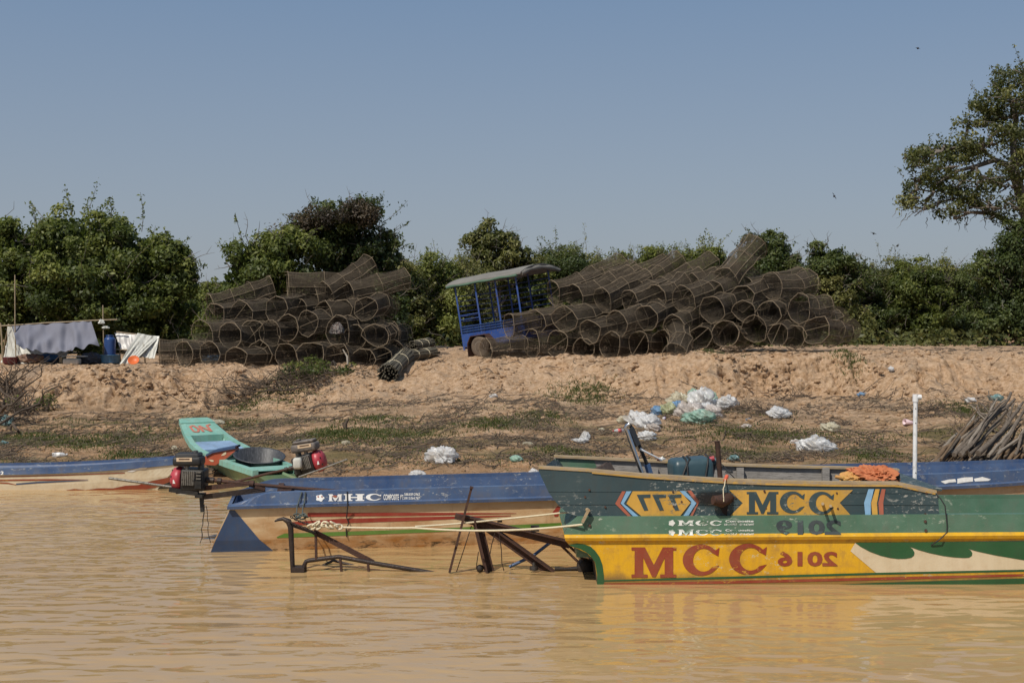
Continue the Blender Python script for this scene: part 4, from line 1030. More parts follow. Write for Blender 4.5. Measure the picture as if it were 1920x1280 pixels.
mb = MB(); mb.tube([P(1716.5, 753, 10.9), P(1716.5, 739, 10.9)], .0245, 14); mb.tube([P(1714, 744, 10.9), P(1727, 744.5, 10.9)], .023, 14); mb.build('elbow_joint', M_pvc, root)
for y in (766, 793, 886): mb = MB(); mb.tube([P(1717, y, 10.9 - .0175), P(1717, y, 10.9 - .0195)], .005, 8); mb.build('drilled_hole', M_soot, root)
root = empty('mooring_string', P(1358, 900, 10.1), 'white string with a red knot hanging over the wooden rail beside the exhaust hole', 'string')
mb = MB(); mb.tube([P(1360, 898, 10.09), P(1358.5, 910, 10.06), P(1356, 916, 10.05), P(1357, 940, 10.0)], .004, 6); mb.build('white_cord', M_rope, root)
mb = MB(); mb.tube([P(1359, 901, 10.1), P(1363, 892, 10.15)], [.012, .016], 8); mb.build('red_wrap', paint('red_tape', (.55, .08, .03)), root)
mb = MB(); crumple(mb, P(1367, 886, 10.2), (.03, .03, .025), 4, 12, .4); mb.tube([P(1367, 886, 10.2), P(1384, 902, 10.3)], .004, 5); mb.tube([P(1367, 886, 10.2), P(1357, 873, 10.6), P(1350, 868, 10.8)], .004, 5); mb.build('dark_knot', M_blackpl, root)
# ------------------------------------------------------------------ trees and shrubs
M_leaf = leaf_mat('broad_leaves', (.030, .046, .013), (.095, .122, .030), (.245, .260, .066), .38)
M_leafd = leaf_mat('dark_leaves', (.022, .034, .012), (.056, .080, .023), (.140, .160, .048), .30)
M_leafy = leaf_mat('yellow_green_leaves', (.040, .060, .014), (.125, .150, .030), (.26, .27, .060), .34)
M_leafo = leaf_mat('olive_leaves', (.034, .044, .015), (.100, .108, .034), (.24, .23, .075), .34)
M_vine = leaf_mat('dry_brown_vine', (.026, .019, .012), (.062, .044, .027), (.115, .085, .05), .15)
M_bark = rough_mat('grey_bark', (.10, .085, .07), (.20, .175, .15), 6, .9, 0, .5, (1, 1, .3))


def leaf_quads(C, nrm, size, rng, ratio=.48):
    """diamond shaped, slightly folded leaves"""
    n = len(C); nrm = nrm / np.maximum(np.linalg.norm(nrm, axis=1, keepdims=True), 1e-6)
    t = rng.normal(size=(n, 3)); t[:, 2] -= .35; t -= nrm * (t * nrm).sum(1, keepdims=True); t /= np.maximum(np.linalg.norm(t, axis=1, keepdims=True), 1e-6)
    b = np.cross(nrm, t); s = size[:, None]
    V = np.empty((n, 4, 3)); V[:, 0] = C - t * s * .5; V[:, 2] = C + t * s * .5 - nrm * s * .08
    V[:, 1] = C + b * s * ratio * .5 + nrm * s * .10 + t * s * .06; V[:, 3] = C - b * s * ratio * .5 + nrm * s * .10 + t * s * .06
    return V.reshape(-1, 3)


def crown(blobs, dens, leaf, seed, clump=.26, per=22, sprigs=.8, gaps=.25, tone=0., bottom=-.9, droop=0, puff=1.0, fill=.35):
    """blobs: (centre, radii). Each blob is covered with leafy puffs of different sizes. Returns vertices, tint and the twigs that stick out."""
    rng = np.random.RandomState(seed); VV, TT, tw = [], [], []
    for c, r in blobs:
        c = np.array(c, float); r = np.array(r, float)
        area = 4 * np.pi * ((r[0] * r[1]) ** 1.6 / 3 + (r[0] * r[2]) ** 1.6 / 3 + (r[1] * r[2]) ** 1.6 / 3) ** (1 / 1.6)
        k = max(5, int(area / (.50 * puff ** 2) * (1.15 - gaps)))
        d = rng.normal(size=(k, 3)); d /= np.linalg.norm(d, axis=1, keepdims=True)
        d = d[d[:, 2] > bottom]; k = len(d)
        rs = puff * rng.choice([.22, .30, .38, .48], k, p=[.34, .36, .20, .10]) * rng.uniform(.85, 1.2, k)
        lump = N1(d[:, 0] * 1.7 + c[0], d[:, 2] * 1.7 + d[:, 1] * 1.9 + seed)
        rad = (1 - .33 * rng.rand(k)) * (1 + .20 * lump) + .10 * rng.normal(size=k) * (rng.rand(k) < .3)
        cc = c + d * r * rad[:, None]
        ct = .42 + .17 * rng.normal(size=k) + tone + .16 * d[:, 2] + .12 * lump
        n = np.maximum(6, (rs ** 2 * 4 * np.pi * dens * .42 * rng.uniform(.7, 1.2, k)).astype(int)); idx = np.repeat(np.arange(k), n); m = len(idx)
        q = rng.normal(size=(m, 3)) + d[idx] * .75 + np.array([0, 0, .25]); q /= np.linalg.norm(q, axis=1, keepdims=True)
        C = cc[idx] + q * (rs[idx] * (.45 + .62 * rng.rand(m) + .45 * (rng.rand(m) < .12) * rng.rand(m)))[:, None] * np.array([1.15, 1.15, .85]); C[:, 2] -= droop * np.abs(rng.normal(size=m)) * .3
        nr = q * .75 + rng.normal(size=(m, 3)) * .5 + np.array([0, 0, .35])
        sz = leaf * (.6 + .75 * rng.rand(m))
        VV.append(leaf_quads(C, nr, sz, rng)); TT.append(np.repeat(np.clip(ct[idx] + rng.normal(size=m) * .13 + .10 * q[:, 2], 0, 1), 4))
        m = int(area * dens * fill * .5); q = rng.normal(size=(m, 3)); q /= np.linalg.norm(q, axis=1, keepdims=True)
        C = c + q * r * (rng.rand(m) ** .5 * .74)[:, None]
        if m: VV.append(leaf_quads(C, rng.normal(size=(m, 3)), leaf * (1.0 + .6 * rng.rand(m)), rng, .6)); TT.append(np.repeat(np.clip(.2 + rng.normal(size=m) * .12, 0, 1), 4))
        ns = int(area * sprigs * .75)
        for _ in range(ns):
            q = rng.normal(size=3); q /= np.linalg.norm(q); q[2] = abs(q[2]) * .9 if rng.rand() < .8 else q[2] * .4
            p0 = c + q * r * .92; L_ = rng.uniform(.35, 1.15) * min(1, r.min() * 1.1); dr = q * .7 + np.array([rng.normal() * .3, rng.normal() * .3, .55]); dr /= np.linalg.norm(dr)
            bend = rng.normal(size=3) * .25; pts = [p0 + dr * L_ * t + bend * L_ * t * t for t in (0, .35, .7, 1)]
            tw.append(pts); m = int(9 + L_ * 26); t = rng.rand(m) ** .8
            C = p0 + dr * (L_ * t)[:, None] + bend * (L_ * t * t)[:, None] + rng.normal(size=(m, 3)) * .05
            VV.append(leaf_quads(C, rng.normal(size=(m, 3)) + np.array([0, 0, .6]), leaf * (.55 + .55 * rng.rand(m)), rng)); TT.append(np.repeat(np.clip(.55 + tone + rng.normal(size=m) * .17, 0, 1), 4))
    return np.concatenate(VV), np.concatenate(TT), tw


def bough(a, b, rnd, n=6, w=.12):
    a, b = Vector(a), Vector(b); L_ = (b - a).length; o = []
    for k in range(n + 1):
        t = k / n; o.append(a.lerp(b, t) + Vector((rnd.uniform(-1, 1), rnd.uniform(-1, 1), rnd.uniform(-.6, .8))) * (L_ * w * math.sin(math.pi * t)))
    return o


def tree(name, label, cat, base, blobs, dens, leaf, seed, mat, trunk_r=.15, group=None, extra=None, limbs=2, show=0, **kw):
    puff_ = kw.get('puff', 1.0)
    root = empty(name, base, label, cat, group); rnd = random.Random(seed)
    V, T, tw = crown(blobs, dens, leaf, seed, **kw)
    V = V - np.array(base)
    FQ = np.arange(len(V), dtype=np.int32).reshape(-1, 4)
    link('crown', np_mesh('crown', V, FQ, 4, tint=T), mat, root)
    mb = MB(); base = Vector(base)
    zs = sorted(b[0][2] for b in blobs); fork = base + Vector((0, 0, max(.3, (zs[0] - base.z) * .5)))
    mb.tube([base - Vector((0, 0, .2)), base.lerp(fork, .5) + Vector((.05, 0, 0)), fork], [trunk_r * 1.25, trunk_r, trunk_r * .85], 10)
    for c, r in blobs:
        c = Vector(c); pts = bough(fork, c, rnd); mb.tube(pts, [trunk_r * (.62 - .42 * k / 6) for k in range(7)], 7)
        for _ in range(limbs):
            q = Vector((rnd.gauss(0, 1), rnd.gauss(0, 1), rnd.gauss(.3, .8))).normalized(); e_ = c + Vector((q.x * r[0], q.y * r[1], q.z * r[2])) * rnd.uniform(.75, 1.0)
            mb.tube(bough(pts[rnd.randint(3, 5)], e_, rnd, 5), [trunk_r * .24, trunk_r * .2, trunk_r * .16, trunk_r * .12, trunk_r * .08, trunk_r * .04], 5)
    for pts in tw: mb.tube(pts, [.012, .010, .007, .004], 3, caps=False)
    if puff_ > .6:   # bare twigs that show among the leaves
        for c, r in blobs:
            for _ in range(5):
                q = Vector((rnd.gauss(0, 1), -abs(rnd.gauss(0, .8)), rnd.gauss(.2, .8))).normalized(); c_ = Vector(c); s_ = c_ + Vector((q.x * r[0], q.y * r[1], q.z * r[2])) * .7
                L_ = rnd.uniform(.35, .9); e_ = s_ + q * L_ + Vector((rnd.uniform(-.3, .3), 0, rnd.uniform(-.2, .35))); bp = bough(s_, e_, rnd, 4, .12); mb.tube(bp, [.016, .013, .010, .007, .003], 4, caps=False)
                for _ in range(2): k_ = bp[rnd.randint(1, 3)]; mb.tube([k_, k_ + Vector((rnd.uniform(-.2, .2), rnd.uniform(-.1, .05), rnd.uniform(-.1, .25)))], [.007, .003], 3, caps=False)
    mb.build('trunk', M_bark, root)
    return root


def B(px, py, rx, ry, d, deep=None):
    """crown blob seen at a pixel with a size in pixels, at distance d"""
    s = d / F; c = P(px, py, d); return ((c.x, c.y, c.z), (rx * s, (deep if deep else (rx + ry) / 2) * s, ry * s))


def gbase(px, d): x = (px - CX) / F * d; return (x, d, gz(x, d))


D = 37.0
tree('broadleaf_tree', 'large dense round green tree behind the tarpaulin shelter', 'tree', gbase(175, D),
     [B(60, 470, 75, 62, D), B(150, 450, 85, 55, D), B(235, 478, 80, 58, D), B(300, 520, 62, 62, D), B(30, 540, 60, 70, D), B(120, 540, 95, 75, D - .8), B(220, 560, 90, 70, D - .6), B(305, 585, 55, 60, D), B(-30, 520, 60, 80, D), B(70, 620, 90, 55, D), B(190, 630, 95, 50, D), B(290, 645, 70, 40, D), B(330, 500, 28, 40, D), B(12, 450, 26, 30, D)],
     430, .135, 41, M_leaf, .2, sprigs=1.0, gaps=.18, tone=.04)
D = 36.0
tree('broadleaf_tree', 'bright green rounded tree just behind the heap of traps near the shelter', 'tree', gbase(470, D),
     [B(470, 490, 58, 48, D), B(520, 470, 45, 35, D), B(445, 530, 38, 42, D), B(500, 545, 70, 50, D), B(440, 580, 40, 35, D), B(540, 500, 50, 55, D), B(415, 620, 40, 40, D), B(500, 610, 80, 45, D)],
     430, .125, 42, M_leaf, .16, sprigs=.6, gaps=.16, tone=.06)
D = 38.0
tree('vine_draped_tree', 'tall dark tree with feathery top shoots, rising over the traps near the shelter', 'tree', gbase(650, D),
     [B(610, 440, 60, 45, D), B(660, 425, 62, 42, D), B(690, 470, 55, 50, D), B(625, 500, 75, 50, D), B(700, 520, 50, 50, D), B(735, 480, 28, 26, D), B(640, 560, 100, 50, D), B(720, 570, 60, 50, D)],
     400, .125, 43, M_leafd, .2, sprigs=1.3, gaps=.26, tone=-.03, show=1)
vr = bpy.data.objects['vine_draped_tree']
V, T, tw = crown([B(575, 425, 42, 16, D - .9), B(630, 405, 55, 14, D - .9), B(668, 408, 30, 15, D - .9), B(545, 442, 22, 9, D - .9)], 700, .085, 77, clump=.14, sprigs=0, gaps=.1)
link('dry_vine', np_mesh('dry_vine', V - np.array(vr.location), np.arange(len(V)).reshape(-1, 4), 4, tint=T), M_vine, vr)
mb = MB(); rnd = random.Random(6)   # long leafy shoots above the crown
VV, TT = [], []; rng = np.random.RandomState(12)
for px, py, tx, ty in ((600, 415, 590, 372), (605, 412, 622, 388), (650, 405, 634, 375), (655, 405, 668, 380), (680, 410, 672, 366), (690, 415, 712, 375), (700, 420, 718, 392), (705, 430, 735, 440), (715, 460, 775, 464), (720, 470, 748, 442), (640, 405, 650, 385), (685, 408, 690, 372), (570, 425, 552, 405), (740, 480, 760, 490)):
    a, b = P(px, py, D), P(tx, ty, D - rnd.uniform(-.4, .4)); pts = bough(a, b, rnd, 4, .08); mb.tube(pts, [.022, .016, .012, .008, .004], 4)
    for p, q in zip(pts, pts[1:]):
        m = 26; t = rng.rand(m, 1); C = np.array(p) * (1 - t) + np.array(q) * t + rng.normal(size=(m, 3)) * .075; VV.append(leaf_quads(C, rng.normal(size=(m, 3)) + np.array([0, 0, .5]), .11 * (.6 + .6 * rng.rand(m)), rng)); TT.append(np.repeat(np.clip(.5 + rng.normal(size=m) * .2, 0, 1), 4))
mb.build('top_twigs', M_bark, vr); VV = np.concatenate(VV)
link('top_leaves', np_mesh('top_leaves', VV - np.array(vr.location), np.arange(len(VV)).reshape(-1, 4), 4, tint=np.concatenate(TT)), M_leafd, vr)

# the hedge of scrub behind the bank: every shrub on its own
hd = [  # px, top y, half width, distance, material, tone, label
    (385, 545, 52, 50, M_leaf, .0, 'mid green shrub in the gap between the two big trees'),
    (755, 492, 50, 43, M_leafo, .05, 'olive shrub beside the vine draped tree, behind the reed bundles'),
    (812, 488, 48, 44, M_leaf, .08, 'mid green shrub just behind the front post of the blue trailer'),
    (868, 500, 42, 45, M_leafo, .03, 'dull green shrub seen through the rails of the blue trailer'),
    (985, 500, 45, 50, M_leaf, .06, 'green shrub behind the rear end of the trailer roof'),
    (1048, 472, 48, 54, M_leafd, .12, 'darker shrub just past the trailer roof, behind the traps'),
    (1105, 480, 46, 55, M_leafo, .14, 'yellowish shrub second past the trailer roof, behind the traps'),
    (1160, 478, 48, 56, M_leaf, .12, 'bright shrub third past the trailer roof, behind the traps'),
    (1215, 480, 46, 55, M_leafy, .0, 'yellow green shrub fourth past the trailer roof, behind the traps'),
    (1272, 476, 48, 55, M_leafy, -.04, 'yellow green shrub fifth past the trailer roof, behind the traps'),
    (1325, 472, 50, 54, M_leafy, .04, 'brightest yellow green shrub, behind the steeply tilted trap'),
    (1395, 490, 42, 53, M_leaf, .05, 'mid green shrub at the foot of the dark tree behind the traps'),
    (1500, 508, 46, 50, M_leafo, .04, 'olive shrub between the two small dark trees'),
    (1560, 520, 44, 47, M_leafo, .10, 'russet tinged shrub beside the end of the long heap of traps'),
    (1612, 512, 40, 50, M_leafd, .06, 'low dark shrub behind the end of the long heap of traps'),
    (1662, 502, 46, 51, M_leafo, .03, 'olive shrub first beyond the end of the traps, above bare ground'),
    (1715, 494, 46, 50, M_leaf, .03, 'green shrub second beyond the end of the traps, above bare ground'),
    (1770, 500, 46, 51, M_leafo, .02, 'olive shrub third beyond the end of the traps, above bare ground'),
    (1822, 512, 44, 50, M_leafd, .05, 'dark shrub beside the trunk bush of the spreading tree')]
for k, (px, ty, hw, d, m, tone, lab) in enumerate(hd):
    rnd = random.Random(100 + k); bx, by, bz = gbase(px, d); s = d / F; top = CAMZ - (ty - HY) * s; h_ = top - bz; w_ = hw * s
    bl = []
    for j in range(7):
        lv = (.22, .24, .45, .5, .70, .74, .80)[j]; ox = (-.65, .6, -.35, .55, -.3, .3, 0)[j] + rnd.uniform(-.15, .15); rr_ = rnd.uniform(.30, .36)
        bl.append(((bx + ox * w_, by + rnd.uniform(-.5, .5), bz + h_ * lv * rnd.uniform(.93, 1.05)), (w_ * rnd.uniform(.62, .8), rnd.uniform(.8, 1.1), h_ * (.24 if lv > .6 else .27))))
    tree('scrub_shrub', lab, 'shrub', (bx, by, bz), bl, 400, (.10, .125, .115)[k % 3], 200 + k, m, .06, 'scrub along the top of the bank', sprigs=2.0, gaps=.16, tone=tone + .07, clump=.22, limbs=1)
D = 49.0
tree('slender_tree', 'slender open crowned tree rising above the roof of the blue trailer', 'tree', gbase(930, D),
     [B(928, 445, 36, 22, D), B(905, 470, 30, 24, D), B(950, 468, 34, 22, D), B(918, 500, 48, 26, D), B(985, 490, 22, 14, D), B(940, 520, 60, 26, D)], 330, .15, 51, M_leafo, .1, sprigs=1.1, gaps=.34, tone=.1)
D = 47.0
tree('bushy_tree', 'small dark bushy tree poking up behind the steepest tilted trap', 'tree', gbase(1440, D),
     [B(1440, 462, 34, 24, D), B(1425, 490, 38, 26, D), B(1465, 490, 40, 28, D), B(1450, 520, 58, 34, D), B(1490, 520, 36, 26, D)], 380, .135, 52, M_leafd, .1, sprigs=1.5, gaps=.22, tone=.08)
tree('bushy_tree', 'small dark bushy tree with two rounded tops beyond the highest traps', 'tree', gbase(1560, D),
     [B(1535, 478, 22, 20, D), B(1570, 480, 26, 20, D), B(1550, 505, 48, 28, D), B(1585, 520, 30, 30, D), B(1555, 545, 60, 40, D)], 380, .135, 53, M_leafd, .1, sprigs=1.2, gaps=.2, tone=.06)

# big spreading tree at the edge of the picture
D = 44.0; base = Vector(gbase(1985, D)); rnd = random.Random(31)
root = empty('spreading_tree', base, 'tall old tree with spreading layered boughs and grey limbs reaching over the scrub', 'tree')
mb = MB(); K = lambda x, y, dd=0: P(x, y, D + dd)
limb = [([(1985, 690), (1975, 560), (1950, 470), (1925, 400), (1905, 335)], .42, .17, 0), ([(1905, 335), (1890, 310), (1865, 300), (1830, 312), (1790, 322), (1755, 345)], .14, .03, -.6), ([(1905, 335), (1900, 270), (1905, 220), (1890, 170)], .15, .05, .4),
        ([(1950, 470), (1900, 420), (1860, 400), (1820, 398), (1790, 410)], .13, .03, -1.2), ([(1925, 400), (1930, 320), (1940, 250), (1945, 150)], .16, .05, 1), ([(1905, 220), (1870, 220), (1840, 232), (1815, 235)], .07, .02, .3),
        ([(1865, 300), (1840, 280), (1800, 275), (1765, 285)], .06, .02, -.8), ([(1830, 312), (1795, 350), (1750, 360), (1720, 355)], .06, .02, -1.0), ([(1860, 400), (1830, 375), (1790, 372), (1740, 385), (1715, 405)], .06, .015, -1.4), ([(1900, 300), (1920, 290), (1960, 280)], .08, .03, .5)]
for pts, r0, r1, dd in limb:
    n_ = len(pts); P_ = []
    for k, (x, y) in enumerate(pts): P_.append(K(x, y, dd * k / n_))
    mb.tube(P_, [r0 + (r1 - r0) * k / (n_ - 1) for k in range(n_)], 9)
bl = [B(1905, 150, 40, 26, D), B(1880, 185, 42, 26, D - 1), B(1850, 205, 36, 22, D + .5), B(1905, 205, 50, 26, D - .5), B(1825, 232, 36, 16, D), B(1870, 245, 45, 22, D - .8), B(1770, 272, 42, 20, D - .5), B(1720, 300, 28, 16, D - .8), B(1730, 285, 30, 15, D), B(1815, 280, 45, 20, D + .3),
      B(1760, 308, 48, 18, D - 1.2), B(1715, 335, 26, 20, D - .8), B(1755, 345, 36, 18, D), B(1705, 365, 20, 22, D - 1), B(1735, 382, 28, 18, D - .6), B(1830, 335, 48, 20, D - 1), B(1800, 362, 40, 16, D - .6), B(1870, 345, 45, 22, D - .6), B(1905, 300, 40, 26, D - 1), B(1850, 385, 42, 18, D - 1),
      B(1895, 385, 42, 24, D - 1), B(1790, 395, 30, 12, D - 1), B(1905, 250, 36, 24, D + 1), B(1960, 170, 50, 60, D), B(1970, 300, 60, 70, D), B(1945, 130, 30, 25, D), B(1845, 265, 40, 16, D - 1), B(1775, 330, 40, 14, D + .8)]
V, T, tw = crown(bl, 200, .125, 61, sprigs=1.5, gaps=.45, tone=.03, droop=.3, puff=.85, fill=.12)
for c, r in bl:
    for _ in range(6):
        q = Vector((rnd.gauss(0, 1), rnd.gauss(0, 1), rnd.gauss(-.1, .6))).normalized(); c_ = Vector(c); e_ = c_ + Vector((q.x * r[0], q.y * r[1], q.z * r[2])) * rnd.uniform(.9, 1.25)
        st = c_ + Vector((rnd.uniform(.2, .8) * r[0], rnd.uniform(-.3, .3), -r[2] * .3)); mb.tube(bough(st, e_, rnd, 5, .14), [.035, .03, .024, .018, .012, .006], 5)
    if rnd.random() < .8:
        c_ = Vector(c); near_ = min((K(x, y, dd) for pts, _, _, dd in limb for x, y in pts), key=lambda p: (p - c_).length); mb.tube(bough(near_, c_, rnd, 5, .12), [.06, .055, .048, .04, .035, .03], 6)
for _ in range(46):   # bare drooping twigs below the boughs
    x = rnd.uniform(1695, 1880); y = rnd.uniform(380, 408); a = K(x, y, rnd.uniform(-1.2, .4)); b = a + Vector((rnd.uniform(-.5, .1), rnd.uniform(-.2, .2), rnd.uniform(-.55, -.1))); mb.tube(bough(a, b, rnd, 4, .15), [.018, .014, .011, .008, .004], 4)
for pts in tw: mb.tube(pts, [.014, .011, .008, .004], 3, caps=False)
mb.build('trunk', M_bark, root)
link('crown', np_mesh('crown', V - np.array(base), np.arange(len(V)).reshape(-1, 4), 4, tint=T), M_leafo, root)
D = 43.0
tree('trunk_bush', 'dense dark bush crowding the foot of the spreading tree', 'bush', gbase(1905, D),
     [B(1900, 450, 32, 40, D), B(1880, 500, 40, 40, D), B(1925, 500, 45, 50, D), B(1875, 560, 42, 45, D), B(1925, 570, 55, 50, D), B(1890, 610, 60, 35, D), B(1960, 600, 60, 60, D), B(1860, 520, 24, 30, D)], 400, .125, 71, M_leafd, .1, sprigs=.8, gaps=.2, tone=.03)
# a far belt of woods behind everything, one mass
rng = np.random.RandomState(5); bl = []
for k in range(70):
    d = 95 + rng.rand() * 25; px = -150 + k * 32; h_ = 3.2 + rng.rand() * 1.6; x = (px - CX) / F * d; bl.append(((x, d, 1.5 + h_ * .5), (1.5, 1.3, h_ * .55)))
V, T, tw = crown(bl, 60, .34, 88, clump=.35, per=14, sprigs=0, gaps=.05, tone=.05)
o = link('far_woods', np_mesh('far_woods', V, np.arange(len(V)).reshape(-1, 4), 4, tint=T), M_leaf); tag(o, 'low belt of far green woods beyond the scrub', 'woods', kind='stuff')
# ------------------------------------------------------------------ fish traps
M_net = rough_mat('brown_netting', (.060, .047, .033), (.105, .082, .058), 5, .95, 0, .2, obj=True)
M_bamb = rough_mat('split_bamboo', (.15, .115, .075), (.26, .20, .135), 6, .8, 0, .3, obj=True, c3=(.10, .075, .05))
ORD = ['first', 'second', 'third', 'fourth', 'fifth', 'sixth', 'seventh', 'eighth', 'ninth', 'tenth', 'eleventh', 'twelfth', 'thirteenth', 'fourteenth', 'fifteenth', 'sixteenth', 'seventeenth', 'eighteenth', 'nineteenth', 'twentieth', 'twenty-first', 'twenty-second', 'twenty-third', 'twenty-fourth', 'twenty-fifth', 'twenty-sixth', 'twenty-seventh', 'twenty-eighth', 'twenty-ninth', 'thirtieth']


def make_trap(seed, r=.32, L=1.5, n=8, dome=False, cell=.031, wire=.0072):
    """a bamboo hoop trap covered in net; the mouth is at the origin and the trap runs along +Y"""
    rnd = random.Random(seed); nst = rnd.choice([3, 3, 4])
    st = []
    for k in range(nst):
        t = k / (nst - 1); ph = rnd.uniform(-.06, .06); sc = rnd.uniform(.94, 1.05) * (1 - (.35 * max(0, t - .6) / .4 if dome else 0))
        rr_ = [sc * rnd.uniform(.86, 1.10) for _ in range(n)]
        st.append((t * L, ph, rr_, (rnd.uniform(-.055, .055), rnd.uniform(-.055, .055)), rnd.uniform(.80, 1.02), rnd.uniform(0, 3.1)))
    def ring(y, m=None):
        """outline of the trap at length y"""
        t = min(max(y / L * (nst - 1), 0), nst - 1.0001); i = int(t); f = t - i; o = []
        for k in range(n):
            pt = []
            for (yy, ph, rr_, of, fl_, fa_) in (st[i], st[i + 1]):
                a = 2 * math.pi * (k + .5) / n + ph; x0, z0 = r * rr_[k] * math.cos(a), r * rr_[k] * math.sin(a); q = (x0 * math.cos(fa_) + z0 * math.sin(fa_)) * (1 - fl_); pt.append((of[0] + x0 - q * math.cos(fa_), of[1] + z0 - q * math.sin(fa_)))
            sag = 1 - .12 * math.sin(math.pi * f)
            o.append(Vector(((pt[0][0] * (1 - f) + pt[1][0] * f) * sag, y, (pt[0][1] * (1 - f) + pt[1][1] * f) * sag)))
        return o
    fr = MB()
    for k, (y, ph, rr_, of, fl_, fa_) in enumerate(st):
        g_ = ring(y); g2 = []
        for j in range(n):
            a, b = g_[j], g_[(j + 1) % n]; out = Vector((a.x + b.x, 0, a.z + b.z)).normalized()
            g2 += [a, a.lerp(b, .5) + out * rnd.uniform(-.005, .022)]
        g2 += [g2[0], g2[1]]; fr.tube(g2, rnd.uniform(.0065, .010) if k in (0, nst - 1) else .006, 5, caps=False)
    for j in range(n):
        if rnd.random() < .12: continue
        pts = [ring(L * q / 6)[j] for q in range(7)]; e0 = pts[0] - Vector((0, rnd.uniform(.01, .07), 0)); e1 = pts[-1] + Vector((0, rnd.uniform(.01, .06), 0))
        fr.tube([e0] + pts[1:-1] + [e1], rnd.uniform(.005, .0085), 5)
    if rnd.random() < .22: a, b = ring(0)[1], ring(0)[n // 2 + 1]; fr.tube([a, b], .007, 5)
    nt = MB()
    def ribbon(pts, w, nor):
        for k in range(len(pts) - 1):
            a, b = pts[k], pts[k + 1]; t = (b - a)
            if t.length < 1e-5: continue
            s_ = t.cross(nor((a + b) / 2)).normalized() * (w / 2); nt.add([a - s_, b - s_, b + s_, a + s_], [(0, 1, 2, 3)])
    radial = lambda c: Vector((c.x, 0, c.z)).normalized()
    ny = int(L / cell); rings = [ring(L * k / ny) for k in range(ny + 1)]
    for k in range(1, ny): g_ = rings[k] + [rings[k][0]]; ribbon(g_, wire, radial)
    per = int(2 * math.pi * r / n / cell)
    for j in range(n):
        for q in range(per + 1):
            f = q / (per + 1); ribbon([rings[k][j].lerp(rings[k][(j + 1) % n], f) for k in range(0, ny + 1, max(1, ny // 9))], wire, radial)
    # net over the far end, funnel of net going in from the mouth
    yd = lambda c: Vector((0, 1, 0)); m = int(2 * r / cell)
    for k in range(1, m):
        x = -r + 2 * r * k / m; h_ = math.sqrt(max(0, r * r - x * x)) * .96
        ribbon([Vector((x, L, -h_)), Vector((x, L, h_))], wire, yd); ribbon([Vector((-h_, L, x)), Vector((h_, L, x))], wire, yd)
    g0 = ring(0); inr = r * .22; dl = L * .42
    def fun(j, f): a = 2 * math.pi * (j + .5) / (n); q = Vector((inr * math.cos(a), dl, inr * math.sin(a) * 1.5)); return g0[j % n].lerp(q, f)
    for k in range(1, 12): ribbon([fun(j, k / 12) for j in list(range(n)) + [0]], wire * .8, radial)
    for j in range(n):
        for q in range(4): ribbon([fun(j, f).lerp(fun((j + 1) % n, f), q / 4) for f in (0, .33, .66, 1)], wire * .8, radial)
    root = bpy.data.objects.new('fish_trap', None); COL.objects.link(root)
    fr.build('bamboo_frame', M_bamb, root); nt.build('net', M_net, root)
    return root


TR = [make_trap(1), make_trap(2, .33, 1.5, 8), make_trap(3, .31, 1.6, 10), make_trap(4, .32, 1.4, 7, True), make_trap(5, .33, 1.55, 9), make_trap(6, .31, 1.45, 8, True), make_trap(7, .33, 1.4, 9), make_trap(8, .30, 1.65, 7), make_trap(9, .34, 1.35, 10, True), make_trap(10, .32, 1.5, 8), make_trap(11, .33, 1.6, 9, True)]
used = set(); trap_no = 0


def put_trap(loc, yaw, pitch, label, group, scale=1.0, roll=None):
    """yaw 0: axis away from the camera; positive turns the far end to the right; pitch lifts the far end"""
    global trap_no
    k = (trap_no * 7 + trap_no // 6) % len(TR); src = TR[k]; trap_no += 1
    if k in used:
        o = src.copy(); COL.objects.link(o)
        for ch in list(src.children): c = ch.copy(); COL.objects.link(c); c.parent = o
    else: o = src; used.add(k)
    o.rotation_euler = (Matrix.Rotation(-R(yaw), 3, 'Z') @ Matrix.Rotation(R(pitch), 3, 'X') @ Matrix.Rotation(R(roll if roll is not None else (trap_no * 67) % 45), 3, 'Y')).to_euler()
    rs_ = random.Random(trap_no * 13 + 5); o.location = loc; o.scale = (scale * rs_.uniform(.86, 1.08), scale * rs_.uniform(.85, 1.12), scale * rs_.uniform(.88, 1.08))
    tag(o, label, 'fish trap', group); return o


def heap(rows, group, where):
    for rname, items in rows:
        items = sorted(items, key=lambda i: i[0], reverse=where[1])
        for k, it in enumerate(items):
            px, py, d, yaw, pitch = it[:5]; sc = it[5] if len(it) > 5 else 1.0
            lab = it[6] if len(it) > 6 else 'fish trap %s from the trailer in %s of the %s' % (ORD[k], rname, where[0])
            put_trap(P(px, py, d), yaw, pitch, lab, group, sc)


